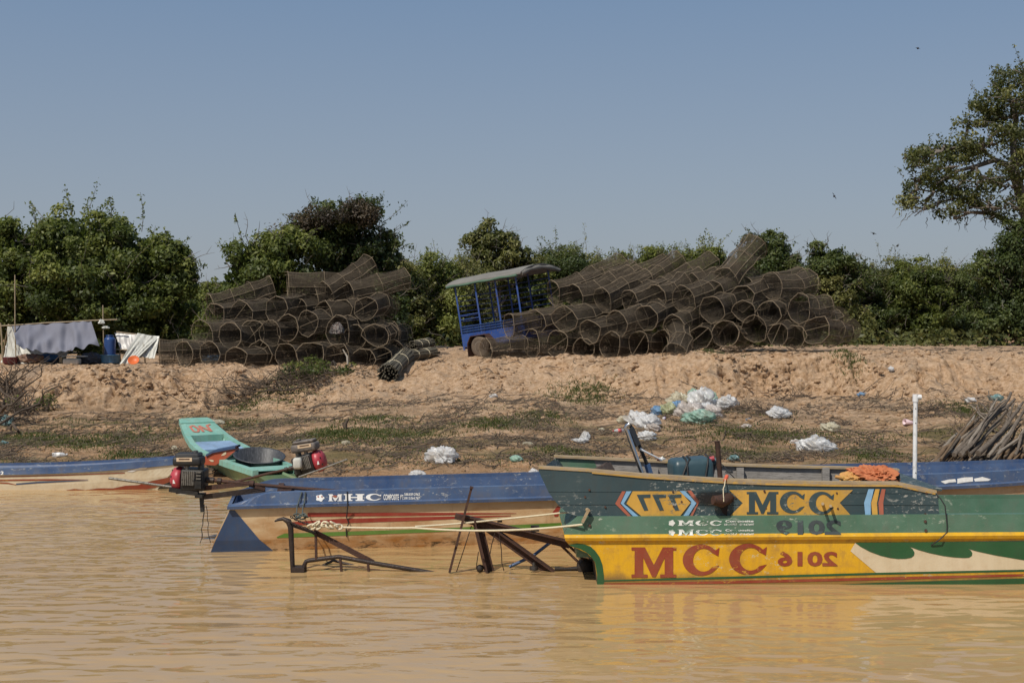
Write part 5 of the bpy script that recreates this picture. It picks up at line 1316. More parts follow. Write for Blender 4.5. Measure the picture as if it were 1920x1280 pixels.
G1, G2 = 'fish traps heaped between the shelter and the trailer', 'fish traps heaped beyond the blue trailer'
heap([('bottom row', [(300, 662, 28.2, 78, 0), (343, 663, 27.6, 35, 0), (393, 663, 27.4, 30, 0), (444, 672, 27.0, 25, 0), (487, 668, 27.6, 15, 0), (537, 667, 27.3, 20, 0), (584, 663, 27.0, 8, 0, 1.0, 'netted fish trap with a pale meshed mouth, standing in the middle of the bottom row'),
                      (634, 671, 27.2, 22, 0, 1.0, 'fish trap with a thick pale bent stick across its mouth, above the green weeds'), (680, 676, 27.3, 12, 0), (716, 670, 27.5, 4, 0), (738, 664, 28.2, 2, -2)]),
      ('second row', [(380, 625, 28.0, 30, 4), (431, 634, 27.8, 25, 3), (470, 630, 28.1, 15, 0), (507, 626, 27.8, 20, 3), (540, 620, 27.9, 25, 2), (573, 607, 27.8, 20, 4), (631, 625, 27.6, 18, 3, 1.08, 'larger fish trap holding a white and red sack inside, second row of its heap'), (664, 632, 27.9, 20, 2), (701, 630, 27.5, 6, 3), (722, 632, 28.6, 4, 0)]),
      ('third row', [(405, 590, 28.9, 35, 8), (455, 590, 28.8, 30, 8), (519, 577, 28.6, 22, 4), (560, 580, 29.0, 35, 4), (610, 592, 28.5, 48, 10), (640, 583, 28.7, 15, 3), (688, 578, 28.2, 10, 3, 1.0, 'fish trap with its pale open mouth facing the river, high up in the third row')]),
      ('top row', [(395, 572, 29.3, 62, 16), (540, 533, 29.3, 76, 2), (612, 546, 29.2, 58, 28), (655, 548, 29.1, 62, 14), (590, 556, 29.4, 66, 12)])],
     G1, ('shelter heap', True))
heap([('bottom row', [(910, 657, 28.4, 58, 3), (996, 648, 28.7, 52, 0), (1041, 646, 28.6, 30, 0), (1093, 655, 28.4, 25, 0), (1141, 650, 28.1, 35, -1), (1195, 649, 28.3, 30, 0), (1245, 648, 28.4, 20, 0), (1315, 632, 28.0, 15, 0), (1362, 630, 28.1, 22, 0), (1415, 618, 28.2, 20, 3), (1460, 626, 27.9, 25, 0),
                      (1532, 622, 28.0, 40, 0), (1490, 630, 28.3, 30, 0), (1267, 668, 27.3, 12, 24, 1.0, 'tattered fish trap sagging over the edge of the bank below the long heap')]),
      ('second row', [(955, 608, 28.9, 62, 8), (1006, 602, 28.9, 45, 8), (1061, 600, 28.5, 38, 10), (1108, 620, 28.2, 40, 8), (1156, 607, 28.2, 42, 12), (1209, 596, 28.4, 35, 10), (1262, 612, 28.2, 30, 10), (1335, 580, 28.5, 32, 10), (1392, 585, 28.6, 30, 6), (1440, 588, 28.5, 25, 4), (1496, 582, 28.3, 35, 2)]),
      ('third row', [(1036, 550, 29.6, 60, 16), (1080, 560, 29.4, 55, 18), (1128, 564, 29.2, 52, 20), (1180, 570, 29.0, 50, 20), (1230, 560, 29.1, 45, 18), (1283, 563, 28.8, 40, 14), (1340, 545, 29.3, 45, 12), (1392, 556, 28.9, 35, 8), (1447, 538, 29.1, 45, 4)]),
      ('top row', [(1060, 548, 30.2, 62, 26), (1105, 548, 30.1, 62, 26), (1150, 548, 30.0, 60, 28), (1195, 540, 29.9, 58, 28), (1245, 540, 29.8, 55, 24), (1300, 540, 29.8, 55, 20), (1362, 520, 29.6, 50, 38, 1.05, 'steeply tilted fish trap sticking up highest of all against the trees'), (1400, 540, 29.8, 55, 10)])],
     G2, ('long heap', False))
# traps buried behind the front ones
rnd = random.Random(3)
for gname, lab, spots in ((G1, 'fish trap mostly buried behind the front traps of the heap nearest the shelter', [(430, 650, 29.2), (490, 640, 29.3), (545, 640, 29.3), (600, 640, 29.2), (655, 640, 29.2), (700, 640, 29.2), (470, 605, 29.8), (600, 590, 29.9), (650, 590, 29.9), (670, 610, 29.6), (410, 640, 29.2), (455, 665, 28.9), (510, 665, 28.9), (565, 660, 28.9), (620, 665, 28.8), (670, 660, 28.9), (540, 600, 29.7), (580, 570, 29.9), (640, 560, 30.0), (430, 600, 29.8)]),
                          (G2, 'fish trap mostly buried behind the front traps of the long heap', [(1060, 630, 29.8), (1110, 630, 29.6), (1160, 630, 29.6), (1210, 620, 29.6), (1260, 620, 29.5), (1310, 610, 29.6), (1360, 600, 29.7), (1410, 600, 29.6), (1460, 600, 29.5), (1510, 605, 29.4), (1120, 590, 30.2), (1180, 585, 30.2), (1240, 585, 30.1), (1300, 580, 30.2), (1360, 575, 30.2), (1430, 570, 30.0), (1080, 655, 29.3), (1130, 655, 29.2), (1185, 650, 29.2), (1235, 645, 29.2), (1290, 640, 29.2), (1340, 632, 29.2), (1390, 628, 29.2), (1440, 625, 29.2), (1090, 600, 30.2), (1150, 560, 30.6), (1210, 560, 30.6), (1280, 555, 30.6)])):
    for px, py, d in spots: put_trap(P(px, py, d), rnd.uniform(-10, 25) if gname == G1 else rnd.uniform(15, 55), rnd.uniform(0, 8), lab, gname)
# things caught among the traps
mb = MB(); crumple(mb, P(632, 624, 28.3), (.16, .15, .22), 21, 16, .3); o = mb.build('rice_sack', rough_mat('white_red_sack', (.34, .32, .30), (.46, .43, .40), 9, .8, c3=(.30, .08, .07)), None, P(632, 640, 28.0)); tag(o, 'white and red sack lying inside a trap near the reed bundles', 'sack')
mb = MB(); mb.tube([P(643, 655, 27.2), P(651, 668, 27.1), P(652, 682, 27.05), P(645, 696, 27.0)], [.012, .022, .022, .012], 8); o = mb.build('bent_stick', rough_mat('pale_dead_stick', (.24, .21, .17), (.34, .3, .25), 8), None, P(648, 694, 27.0)); tag(o, 'thick pale bent stick across the mouth of a bottom trap', 'stick')
mb = MB(); mb.rbox(P(400, 672, 28.3), (.45, .3, .16), .05); o = mb.build('blue_tub', rough_mat('faded_blue_tub', (.12, .22, .36), (.18, .30, .44), 7, .5), None, P(400, 680, 28.3)); tag(o, 'pale blue plastic tub seen through the lowest traps near the shelter', 'tub')

# ------------------------------------------------------------------ reed bundles on the sandy ramp
M_reed = rough_mat('dry_grey_reeds', (.085, .076, .058), (.155, .138, .10), 9, .9, 0, .4, c3=(.05, .045, .035))


def bundle(a, b, rad, seed, label, n=150):
    rnd = random.Random(seed); a, b = Vector(a), Vector(b); t = (b - a).normalized(); x = t.cross(Vector((0, 0, 1))).normalized(); y = x.cross(t)
    root = empty('reed_bundle', a.lerp(b, .5) - Vector((0, 0, rad)), label, 'reed bundle'); mb = MB()
    for k in range(n):
        q, r_ = rnd.uniform(0, 6.28), rad * math.sqrt(rnd.random()); r_ = rad * .97 if k % 2 else r_
        o = x * (r_ * math.cos(q)) + y * (r_ * .85 * math.sin(q)); s0, s1 = rnd.uniform(-.07, .03), rnd.uniform(-.12, .05); w = 1.12 + rnd.uniform(-.05, .12)
        mb.tube([a + o * w + t * s0, a.lerp(b, .35) + o * .93, a.lerp(b, .7) + o * .95, b + o * w * .98 + t * s1], [rnd.uniform(.009, .015)] * 4, 5)
    mb.build('reeds', M_reed, root); mb = MB()
    for f in (.3, .68):
        c = a.lerp(b, f); mb.tube([c + (x * math.cos(q) + y * .86 * math.sin(q)) * rad * 1.0 for q in [2 * math.pi * i / 20 for i in range(21)]], .008, 5)
    mb.tube([a.lerp(b, .1) + y * rad, a.lerp(b, .5) + y * rad * 1.02, a.lerp(b, .9) + y * rad], .007, 5)
    mb.build('tie', M_rope, root); return root


ga_ = hit(727, 716); gb2 = hit(757, 680)
bundle(ga_ + Vector((0, 0, .17)), gb2 + Vector((.03, .0, .16)), .19, 4, 'grey tied reed bundle pointing down the sandy ramp to the river')
gc = hit(762, 676); gd = hit(812, 670)
bundle(gc + Vector((0, .1, .10)), gd + Vector((0, .3, .10)), .13, 5, 'dark reed bundle lying level on the ramp, top of the loose ones', 90)
bundle(gc + Vector((.1, .5, .32)), gd + Vector((-.1, .6, .33)), .12, 6, 'dark reed bundle stacked on top behind the level one', 80)

# ------------------------------------------------------------------ blue trailer with a canopy
TO = P(908, 649, 29.9); Rm = Matrix.Rotation(R(-8.5), 3, 'Y') @ Matrix.Rotation(-R(37), 3, 'Z')
# local axes: x along the trailer (towards the rear), y to the far side, z up; origin at the near wheel hub
def tw_(x, y, z): return TO + Rm @ Vector((x, y, z))
M_tblue = paint('trailer_blue', (.017, .060, .25), (.12, .10, .08), .5, .45, fade=(.034, .09, .31), chip=(.16, .10, .06), chipamt=.15)
M_canvas = rough_mat('grey_canvas', (.15, .142, .128), (.215, .205, .185), 3, .9, 0, .2)
M_canvg = rough_mat('green_canvas', (.07, .13, .09), (.11, .18, .13), 4, .9)
M_tyre = rough_mat('dusty_tyre', (.09, .07, .055), (.17, .13, .095), 8, .9)
root = empty('blue_trailer', TO + Vector((0, .5, -.25)), 'tilted blue passenger trailer with grey canvas canopy, half hidden behind the long heap of traps', 'trailer')
X0, X1, Wd, Zb, Zr = -.62, 1.25, 1.3, .03, 1.52
tp = tw_
mb = MB(); 
def tbox(mb, x0, x1, y0, y1, z0, z1):
    vs = [tw_(x, y, z) for x in (x0, x1) for y in (y0, y1) for z in (z0, z1)]; mb.add(vs, [(0, 1, 3, 2), (4, 6, 7, 5), (0, 4, 5, 1), (2, 3, 7, 6), (0, 2, 6, 4), (1, 5, 7, 3)])
for nm, args in (('side_panel', (X0 + .03, X1, -.02, 0, Zb + .02, Zb + .50)), ('side_panel', (X0 + .03, X1, Wd, Wd + .02, Zb + .02, Zb + .50)), ('front_panel', (X0, X0 + .02, .02, Wd - .02, Zb + .02, Zb + .34)), ('floor_pan', (X0 + .02, X1, .02, Wd - .02, Zb - .03, Zb + .015))):
    mb = MB(); tbox(mb, *args); mb.build(nm, M_tblue, root)
mb = MB(); 
for z in (Zb + .36, Zb + .42, Zb + .48): tbox(mb, X0 + .05, X1, -.045, -.024, z, z + .012)
for x in np.arange(X0 + .05, X1, .17): tbox(mb, x, x + .012, -.038, -.024, Zb + .34, Zb + .50)
mb.build('rub_rail', M_blue_dk, root)
for sd, y in (('near', -.012), ('far', Wd)):
    for k in range(4):
        x = X0 + .02 + k * .60; mb = MB(); mb.bar(tw_(x, y, Zb - .06 if k == 0 else Zb), tw_(x, y, Zr + (.03 if k else 0)), .036, .036, (0, 1, 0)); mb.build('post', M_tblue, root)
    for z in ((.66, .76) if sd == 'near' else (.5, .62, .74, .86, .98, 1.10, 1.22, 1.34)):
        mb = MB(); mb.tube([tw_(X0 + .02, y, Zb + z - .0), tw_(X0 + (.62 if sd == 'near' else 1.84), y, Zb + z)], .011, 6); mb.build('rail', M_tblue, root)
for z in (.5, .62, .74, .86, .98, 1.1, 1.22): mb = MB(); mb.tube([tw_(X0 + .02, 0, Zb + z), tw_(X0 + .02, Wd, Zb + z)], .010, 6); mb.build('rail', M_tblue, root)
mb = MB(); rg = []
for k in range(11):
    f = k / 10; y = -.16 + (Wd + .32) * f; z = Zr + .02 + .16 * math.sin(math.pi * f) ** .8
    rg.append([tw_(x, y, z + .006 * math.sin(x * 5 + y * 3)) for x in np.linspace(X0 - .14, X1 + .22, 12)])
mb.loft(rg, smooth=True); lo = [[v + Vector((0, 0, -.035)) for v in g_] for g_ in rg]; mb.loft(lo[::-1], smooth=True)
mb.loft([rg[0], lo[0]][::-1]); mb.loft([rg[-1], lo[-1]]); mb.loft([[g_[0] for g_ in rg], [g_[0] for g_ in lo]]); mb.loft([[g_[-1] for g_ in lo], [g_[-1] for g_ in rg]]); mb.build('roof', M_canvas, root)
mb = MB(); mb.tube([tw_(x, -.15, Zr - .025 + .008 * math.sin(x * 9)) for x in np.linspace(X0 - .12, X1 + .1, 14)], [.03 + .008 * math.sin(k * 2.1) for k in range(14)], 8); mb.build('rolled_side_curtain', M_canvg, root)
mb = MB(); mb.tube([tw_(X1 + .19, y, Zr - .03 + .13 * math.sin(math.pi * (y + .16) / (Wd + .32)) ** .8) for y in np.linspace(-.1, Wd + .1, 12)], [.05 + .015 * math.sin(k * 1.7) for k in range(12)], 8); mb.build('rolled_rear_curtain', M_canvas, root)
mb = MB(); fp = [(-.37, -.25), (-.34, .12), (-.22, .285), (.22, .285), (.36, .12), (.42, .0)]; rg = [[tw_(x, y, z) for x, z in fp] for y in (-.20, .02)]; mb.loft(rg); mb.loft([[tw_(x * .96, -.20, z - .02) for x, z in fp], [tw_(x * .96, .02, z - .02) for x, z in fp]][::-1]); mb.loft([[tw_(x, -.20, z) for x, z in fp], [tw_(x * .96, -.20, z - .02) for x, z in fp]][::-1]); mb.build('mudguard', M_rust, root)
for y in (-.13, Wd + .06):
    wh = empty('wheel', (0, 0, 0)); wh.parent = root; Mw = Rm @ Matrix.Rotation(R(90), 3, 'X'); c_ = tw_(0, y, 0)
    wh.location = c_ - root.location
    mb = MB(); mb.lathe(c_, [(.13, -.055), (.20, -.065), (.243, -.05), (.252, -.02), (.252, .02), (.243, .05), (.20, .065), (.13, .055)], 30, Mw); mb.build('tyre', M_tyre, wh)
    mb = MB(); mb.lathe(c_, [(.005, .035), (.05, .04), (.06, .03), (.095, .02), (.12, .05), (.135, .058), (.135, -.05), (.05, -.04), (.005, -.04)], 24, Mw); mb.build('rim', rough_mat('dusty_steel_rim', (.28, .25, .21), (.38, .34, .28), 12, .6, .4), wh)
mb = MB(); mb.bar(tw_(X0 - .5, Wd / 2, -.2), tw_(.9, Wd / 2, -.05), .06, .06); mb.bar(tw_(0, -.12, 0), tw_(0, Wd + .05, 0), .05, .05); mb.bar(tw_(X0 + .05, .3, -.02), tw_(X0 + .05, .3, -.48), .05, .05, (0, 1, 0)); mb.build('chassis', M_rust, root)

# ------------------------------------------------------------------ the camp
def sheet(mb, corners, nu, nv, fold, seed, sag=.0, thick=.006, gather=0):
    """hanging cloth between four corners (top a, top b, bottom b, bottom a) with folds"""
    a, b, c, d_ = [Vector(q) for q in corners]; n_ = Noise(seed); nrm = (b - a).cross(d_ - a).normalized(); rg = []
    for j in range(nv + 1):
        v = j / nv; row = []
        for i in range(nu + 1):
            u = i / nu; p = a.lerp(b, u).lerp(d_.lerp(c, u), v)
            h_ = fold * (.3 + .7 * v) * (float(n_(u * 8 + .8 * v, v * 1.4 + seed)) + .5 * float(n_(u * 13 + 1.5 * v, v * 2.2 + 5))) ; p = p + nrm * h_ + Vector((0, 0, -sag * 4 * u * (1 - u) * (v if gather == 0 else 1)))
            row.append(p)
        rg.append(row)
    mb.loft(rg, smooth=True); mb.loft([[p + nrm * thick for p in r_] for r_ in rg][::-1], smooth=True)


M_tarp = rough_mat('grey_blue_tarp', (.150, .155, .195), (.19, .195, .235), 1.2, .9, 0, .15)
M_wtarp = rough_mat('dirty_white_plastic', (.42, .42, .38), (.60, .60, .55), 4, .45, 0, .3, (1, 1, .4), (.34, .32, .27), spec=.5)
M_bambp = rough_mat('bamboo_pole', (.26, .20, .13), (.36, .29, .19), 8, .7, c3=(.15, .11, .07))
dT = 29.5; t_ = lambda x, y, d=dT: P(x, y, d)
def gnd(px, d): x = (px - CX) / F * d; return Vector((x, d, gz(x, d)))
root = empty('tarp_shelter', gnd(95, dT), 'low shelter of a grey blue tarpaulin slung over bamboo poles', 'shelter')
mb = MB(); sheet(mb, [t_(23, 611, 29.2), t_(171, 602, 29.2), t_(185, 645, 28.8), t_(33, 650, 28.8)], 64, 14, .17, 4, .16); mb.build('tarpaulin', M_tarp, root)
mb = MB(); sheet(mb, [t_(23, 611, 29.4), t_(171, 602, 29.4), t_(168, 640, 31), t_(30, 640, 31)], 24, 8, .04, 9, .05); mb.build('rear_slope', M_tarp, root)
mb = MB(); sheet(mb, [t_(10, 648, 30.2), t_(130, 655, 30.2), t_(118, 684, 30.0), t_(12, 688, 30.0)], 26, 10, .09, 6, .05); mb.build('plastic_lining', M_wtarp, root)
mb = MB(); sheet(mb, [t_(14, 612, 29.6), t_(22, 612, 29.3), t_(50, 690, 29.0), t_(5, 680, 29.5)], 16, 16, .10, 8, .0); mb.build('plastic_flap', M_wtarp, root)
for a, b, r_ in ((t_(1, 611, 29.3), t_(220, 599, 29.3), .016), (t_(1, 605, 29.4), gnd(6, 29.4), .02), (t_(28, 515, 29.1), gnd(30, 29.1), .014), (t_(193, 572, 29.3), gnd(194, 29.3), .014), (t_(16, 608, 29.6), gnd(4, 30.2), .018)):
    mb = MB(); mb.tube(bough(a, b, rnd, 5, .008), r_, 8); mb.build('bamboo_pole', M_bambp, root)
mb = MB(); crumple(mb, P(190, 606, 29.2), (.07, .06, .09), 31, 14, .5); crumple(mb, P(198, 615, 29.2), (.08, .05, .05), 32, 14, .5); o = mb.build('white_rag', M_wtarp, None, P(193, 610, 29.2)); tag(o, 'white rag tied to the crossed bamboo pole of the shelter', 'rag')
mb = MB(); c_ = gnd(19, 29.0); mb.lathe(c_, [(.02, .01), (.13, .0), (.15, .03), (.165, .15), (.17, .158), (.15, .15), (.12, .03), (.02, .02)], 24); o = mb.build('maroon_bucket', rough_mat('maroon_plastic', (.10, .022, .028), (.15, .04, .045), 6, .5), None, c_); tag(o, 'maroon plastic bucket at the open end of the tarp shelter', 'bucket')
for px, w_, h_, d, nm, m, lab, cat in ((57, .34, .12, 29.2, 'clothes_heap', rough_mat('mixed_dark_clothes', (.12, .05, .06), (.30, .22, .12), 7, .9, c3=(.05, .05, .08)), 'heap of reddish and yellow clothes on the shelter floor', 'clothes'), (88, .36, .13, 29.4, 'blue_bundle', rough_mat('blue_cloth', (.03, .08, .17), (.05, .12, .24), 7, .9), 'dark blue cloth bundle inside the tarp shelter', 'bundle'),
                                       (172, .30, .16, 29.6, 'dark_clothes', rough_mat('grey_clothes', (.06, .065, .08), (.13, .13, .15), 8, .9), 'grey black heap of clothes beside the blue barrel', 'clothes'), (112, .20, .07, 29.3, 'dark_blanket', rough_mat('dark_blanket', (.02, .025, .03), (.05, .05, .055), 8, .9), 'flat dark blanket on the shelter floor', 'blanket')):
    c_ = gnd(px, d); mb = MB(); crumple(mb, c_ + Vector((0, 0, h_ * .6)), (w_, .2, h_), px, 16, .4, 1.8, .6); o = mb.build(nm, m, None, c_); tag(o, lab, cat)
root = empty('foam_box', gnd(135, 29.2), 'white foam chest with a brown side board and flat lid under the tarp edge', 'box')
c_ = gnd(135, 29.1); mb = MB(); mb.rbox(c_ + Vector((.0, 0, .075)), (.36, .24, .14), .035); mb.build('chest', rough_mat('cream_foam', (.50, .46, .38), (.60, .57, .50), 7, .7), root)
mb = MB(); mb.box(c_ + Vector((-.02, .25, .19)), (.54, .2, .02)); mb.build('lid', M_white, root)
mb = MB(); mb.box(c_ + Vector((-.26, .15, .09)), (.06, .3, .18)); mb.build('side_board', rough_mat('tan_card', (.28, .23, .15), (.36, .3, .2), 6), root)
c_ = gnd(206, 29.3); M_barrel = rough_mat('blue_barrel_plastic', (.016, .045, .155), (.028, .07, .21), 6, .35, 0, .1, spec=.5)
root = empty('blue_barrel', c_ + Vector((0, 0, .18)), 'dark blue ribbed plastic barrel standing in a lighter blue basin', 'barrel'); mb = MB(); pr = [(.01, .16), (.12, .17)]
for k in range(8): z = .19 + k * .045; pr += [(.135, z), (.127, z + .022)]
pr += [(.13, .55), (.10, .585), (.085, .59), (.085, .615), (.01, .617)]
mb.lathe(c_, pr, 26); mb.build('drum', M_barrel, root); mb = MB(); mb.lathe(c_, [(.01, .617), (.092, .618), (.092, .64), (.01, .645)], 24); mb.build('lid', M_barrel, root)
mb = MB(); c2 = c_ + Vector((.02, -.02, 0)); mb.lathe(c2, [(.01, .01), (.19, 0), (.20, .02), (.215, .18), (.225, .185), (.225, .195), (.20, .19), (.18, .03), (.01, .03)], 28); o = mb.build('blue_basin', rough_mat('mid_blue_plastic', (.035, .12, .25), (.05, .16, .30), 6, .4, spec=.5), None, c2); tag(o, 'lighter blue plastic basin under the ribbed barrel', 'basin')
root = empty('plastic_shelter', gnd(262, 29.0), 'small lean-to of white and clear plastic sheets beside the blue barrel', 'shelter')
mb = MB(); sheet(mb, [t_(215, 624, 29.6), t_(262, 626, 29.6), t_(262, 668, 29.4), t_(226, 655, 29.4)], 18, 12, .05, 14); mb.build('grey_sheet', rough_mat('cloudy_plastic', (.40, .38, .36), (.54, .52, .50), 4, .4, 0, .2, spec=.5), root)
mb = MB(); sheet(mb, [t_(258, 624, 29.2), t_(298, 632, 29.3), t_(246, 684, 28.7), t_(224, 682, 28.7)], 22, 20, .06, 15); mb.build('white_sheet', M_wtarp, root)
mb = MB(); sheet(mb, [t_(262, 628, 29.3), t_(299, 630, 29.3), t_(290, 672, 29.0), t_(255, 668, 29.0)], 18, 14, .05, 16); mb.build('white_sheet', M_wtarp, root)
for a, b in ((t_(218, 622, 29.6), t_(280, 630, 29.6)), (t_(222, 626, 29.6), gnd(226, 29.6)), (t_(270, 628, 29.6), gnd(272, 29.6)), (t_(216, 655, 29.4), t_(290, 658, 29.4))): mb = MB(); mb.tube([a, b], .016, 7); mb.build('pole', M_bambp, root)
mb = MB(); c_ = gnd(251, 28.7); Mo = Euler((R(50), R(10), 0)).to_matrix(); mb.lathe(c_ + Vector((0, 0, .06)), [(.01, 0), (.08, .005), (.12, .055), (.128, .06), (.112, .055), (.075, .02), (.01, .018)], 24, Mo); o = mb.build('orange_basin', rough_mat('orange_plastic', (.60, .12, .03), (.68, .17, .05), 6, .4), None, c_); tag(o, 'bright orange plastic bowl leaning against the white sheets', 'bowl')
tree('small_bush', 'small green bush between the grey blue tarp and the blue barrel', 'bush', gbase(168, 30.6), [B(165, 655, 16, 14, 30.6), B(180, 645, 14, 14, 30.6), B(172, 670, 20, 12, 30.6)], 500, .09, 90, M_leaf, .02, clump=.1, sprigs=.6, limbs=1, puff=.45)
# ------------------------------------------------------------------ firewood
M_stick = [rough_mat('grey_driftwood', (.095, .075, .058), (.19, .155, .122), 14, .95, 0, .9, (1, 1, .6), (.05, .04, .03)), rough_mat('pale_driftwood', (.17, .142, .112), (.28, .24, .195), 14, .9, 0, .5, (1, 1, .5)), rough_mat('brown_branch', (.11, .072, .043), (.19, .13, .08), 14, .9, 0, .5, (1, 1, .5))]
rnd = random.Random(77); NS = 69
look = ['thick', 'slim', 'forked', 'crooked', 'straight', 'knotty']; tone_ = ['grey', 'pale grey', 'brown']
def wiggle(a, b, rnd, n=12, w=.05):
    a, b = Vector(a), Vector(b); L_ = (b - a).length; t_ = (b - a).normalized(); x = t_.cross(Vector((0, 0, 1))).normalized(); y = x.cross(t_); ph = [rnd.uniform(0, 6.28) for _ in range(4)]; am = [rnd.uniform(.3, 1) for _ in range(4)]; o = []
    for k in range(n + 1):
        t = k / n; o.append(a.lerp(b, t) + x * (L_ * w * (am[0] * math.sin(4 * t + ph[0]) + .45 * am[1] * math.sin(11 * t + ph[1]))) + y * (L_ * w * .6 * (am[2] * math.sin(4.5 * t + ph[2]) + .4 * am[3] * math.sin(12 * t + ph[3]))))
    return o


for k in range(NS):
    f = k / (NS - 1); px0 = 1724 + f * 300 + rnd.uniform(-10, 10); d0 = 17.0 + rnd.uniform(0, .5); lay = rnd.random()
    x0 = (px0 - CX) / F * d0; a = Vector((x0, d0, gz(x0, d0) + .04 + .30 * lay * min(1, .3 + f * 3)))
    L_ = rnd.uniform(1.7, 2.9) * (1 if lay > .4 else .8); dx = rnd.uniform(.50, .68) * L_; dy = rnd.uniform(.70, .82) * L_
    x1, y1 = x0 + dx, d0 + dy; b = Vector((x1, y1, gz(x1, y1) + .20 + .72 * lay * min(1, .45 + f * 2.5)))
    r0 = rnd.choice([.018, .022, .027, .032, .038]); pts = wiggle(a, b, rnd, 12, .017)
    kq = rnd.randint(4, 9); kv = Vector((rnd.uniform(-.05, .05), rnd.uniform(-.03, .03), rnd.uniform(-.045, .045))); pts = [p + kv * max(0, 1 - abs(q - kq) / 3.5) + Vector((rnd.uniform(-.008, .008), 0, rnd.uniform(-.008, .008))) for q, p in enumerate(pts)]
    mi = rnd.choice([0, 0, 0, 1, 2]); mb = MB(); mb.tube(pts, [r0 * (1 - .5 * q / 12) * rnd.uniform(.84, 1.16) for q in range(13)], 8)
    fork = k % 3 == 0
    if fork: q = pts[8]; e_ = q + Vector((rnd.uniform(-.15, .25), rnd.uniform(.3, .6), rnd.uniform(.1, .3))); mb.tube(bough(q, e_, rnd, 4, .08), [r0 * .5, r0 * .42, r0 * .35, r0 * .28, r0 * .2], 6)
    lk = 'forked' if fork else ('thick' if r0 > .03 else 'slim' if r0 < .02 else 'crooked')
    o = mb.build('firewood_stick', M_stick[mi], None, a)
    tens = ['', '', 'twenty', 'thirty', 'forty', 'fifty', 'sixty']; q = k + 1
    num = ORD[k] if k < 30 else ({4: 'fortieth', 5: 'fiftieth', 6: 'sixtieth'}[q // 10] if q % 10 == 0 else tens[q // 10] + '-' + ORD[q % 10 - 1])
    tag(o, '%s %s firewood branch, %s counted from the white pipe side of the pile' % (lk, tone_[mi], num), 'firewood', 'firewood branches piled behind the blue bow')

# ------------------------------------------------------------------ plastic litter
M_bag = []
for nm, c1, c2 in (('white_bag', (.80, .81, .81), (.92, .92, .92)), ('green_bag', (.34, .58, .46), (.56, .74, .64)), ('blue_bag', (.16, .36, .62), (.28, .48, .70)), ('cream_bag', (.68, .63, .46), (.78, .73, .58)), ('pink_bag', (.72, .65, .60), (.84, .78, .74)), ('teal_bag', (.15, .32, .34), (.25, .42, .42)), ('lime_bag', (.50, .53, .30), (.64, .66, .44))):
    n = NT(nm); c = n.mix(n.rng(n.noise(n.pos, 14, 4), .3, .7), c1, c2); c = n.mix(n.math('MULTIPLY', n.rng(n.noise(n.pos, 5, 5, .7), .50, .66), .6), c, (.34, .26, .17)); d_ = n.n('ShaderNodeBsdfPrincipled'); n.put(d_.inputs[0], c); d_.inputs['Roughness'].default_value = .25; t = n.n('ShaderNodeBsdfTranslucent'); n.put(t.inputs[0], c); tr = n.n('ShaderNodeBsdfTransparent')
    m1 = n.n('ShaderNodeMixShader'); m1.inputs[0].default_value = .4; n.L.new(d_.outputs[0], m1.inputs[1]); n.L.new(t.outputs[0], m1.inputs[2]); m2 = n.n('ShaderNodeMixShader'); n.put(m2.inputs[0], n.rng(n.noise(n.pos, 9, 4), 0.35, .68, .12, .55)); n.L.new(m1.outputs[0], m2.inputs[1]); n.L.new(tr.outputs[0], m2.inputs[2]); n.L.new(m2.outputs[0], n.out.inputs[0]); M_bag.append(n.m)
MW, MG_, MBL, MC, MP, MT, ML = M_bag
def bag(px, py, w, h, m, label, seed, name='plastic_bag', cat='plastic bag', amp=.85, lift=0):
    g_ = hit(px, py + h * .3); s_ = g_.y / F; mb = MB(); crumple(mb, g_ + Vector((0, .05, h * s_ * .38 + lift)), (w * s_ * .56, max(w, h) * s_ * .46, h * s_ * .60), seed, 30, amp, 1.35, .72, 1.1, .10, True); o = mb.build(name, m, None, g_); tag(o, label, cat, 'plastic bags littering the bank' if cat == 'plastic bag' else None); return o
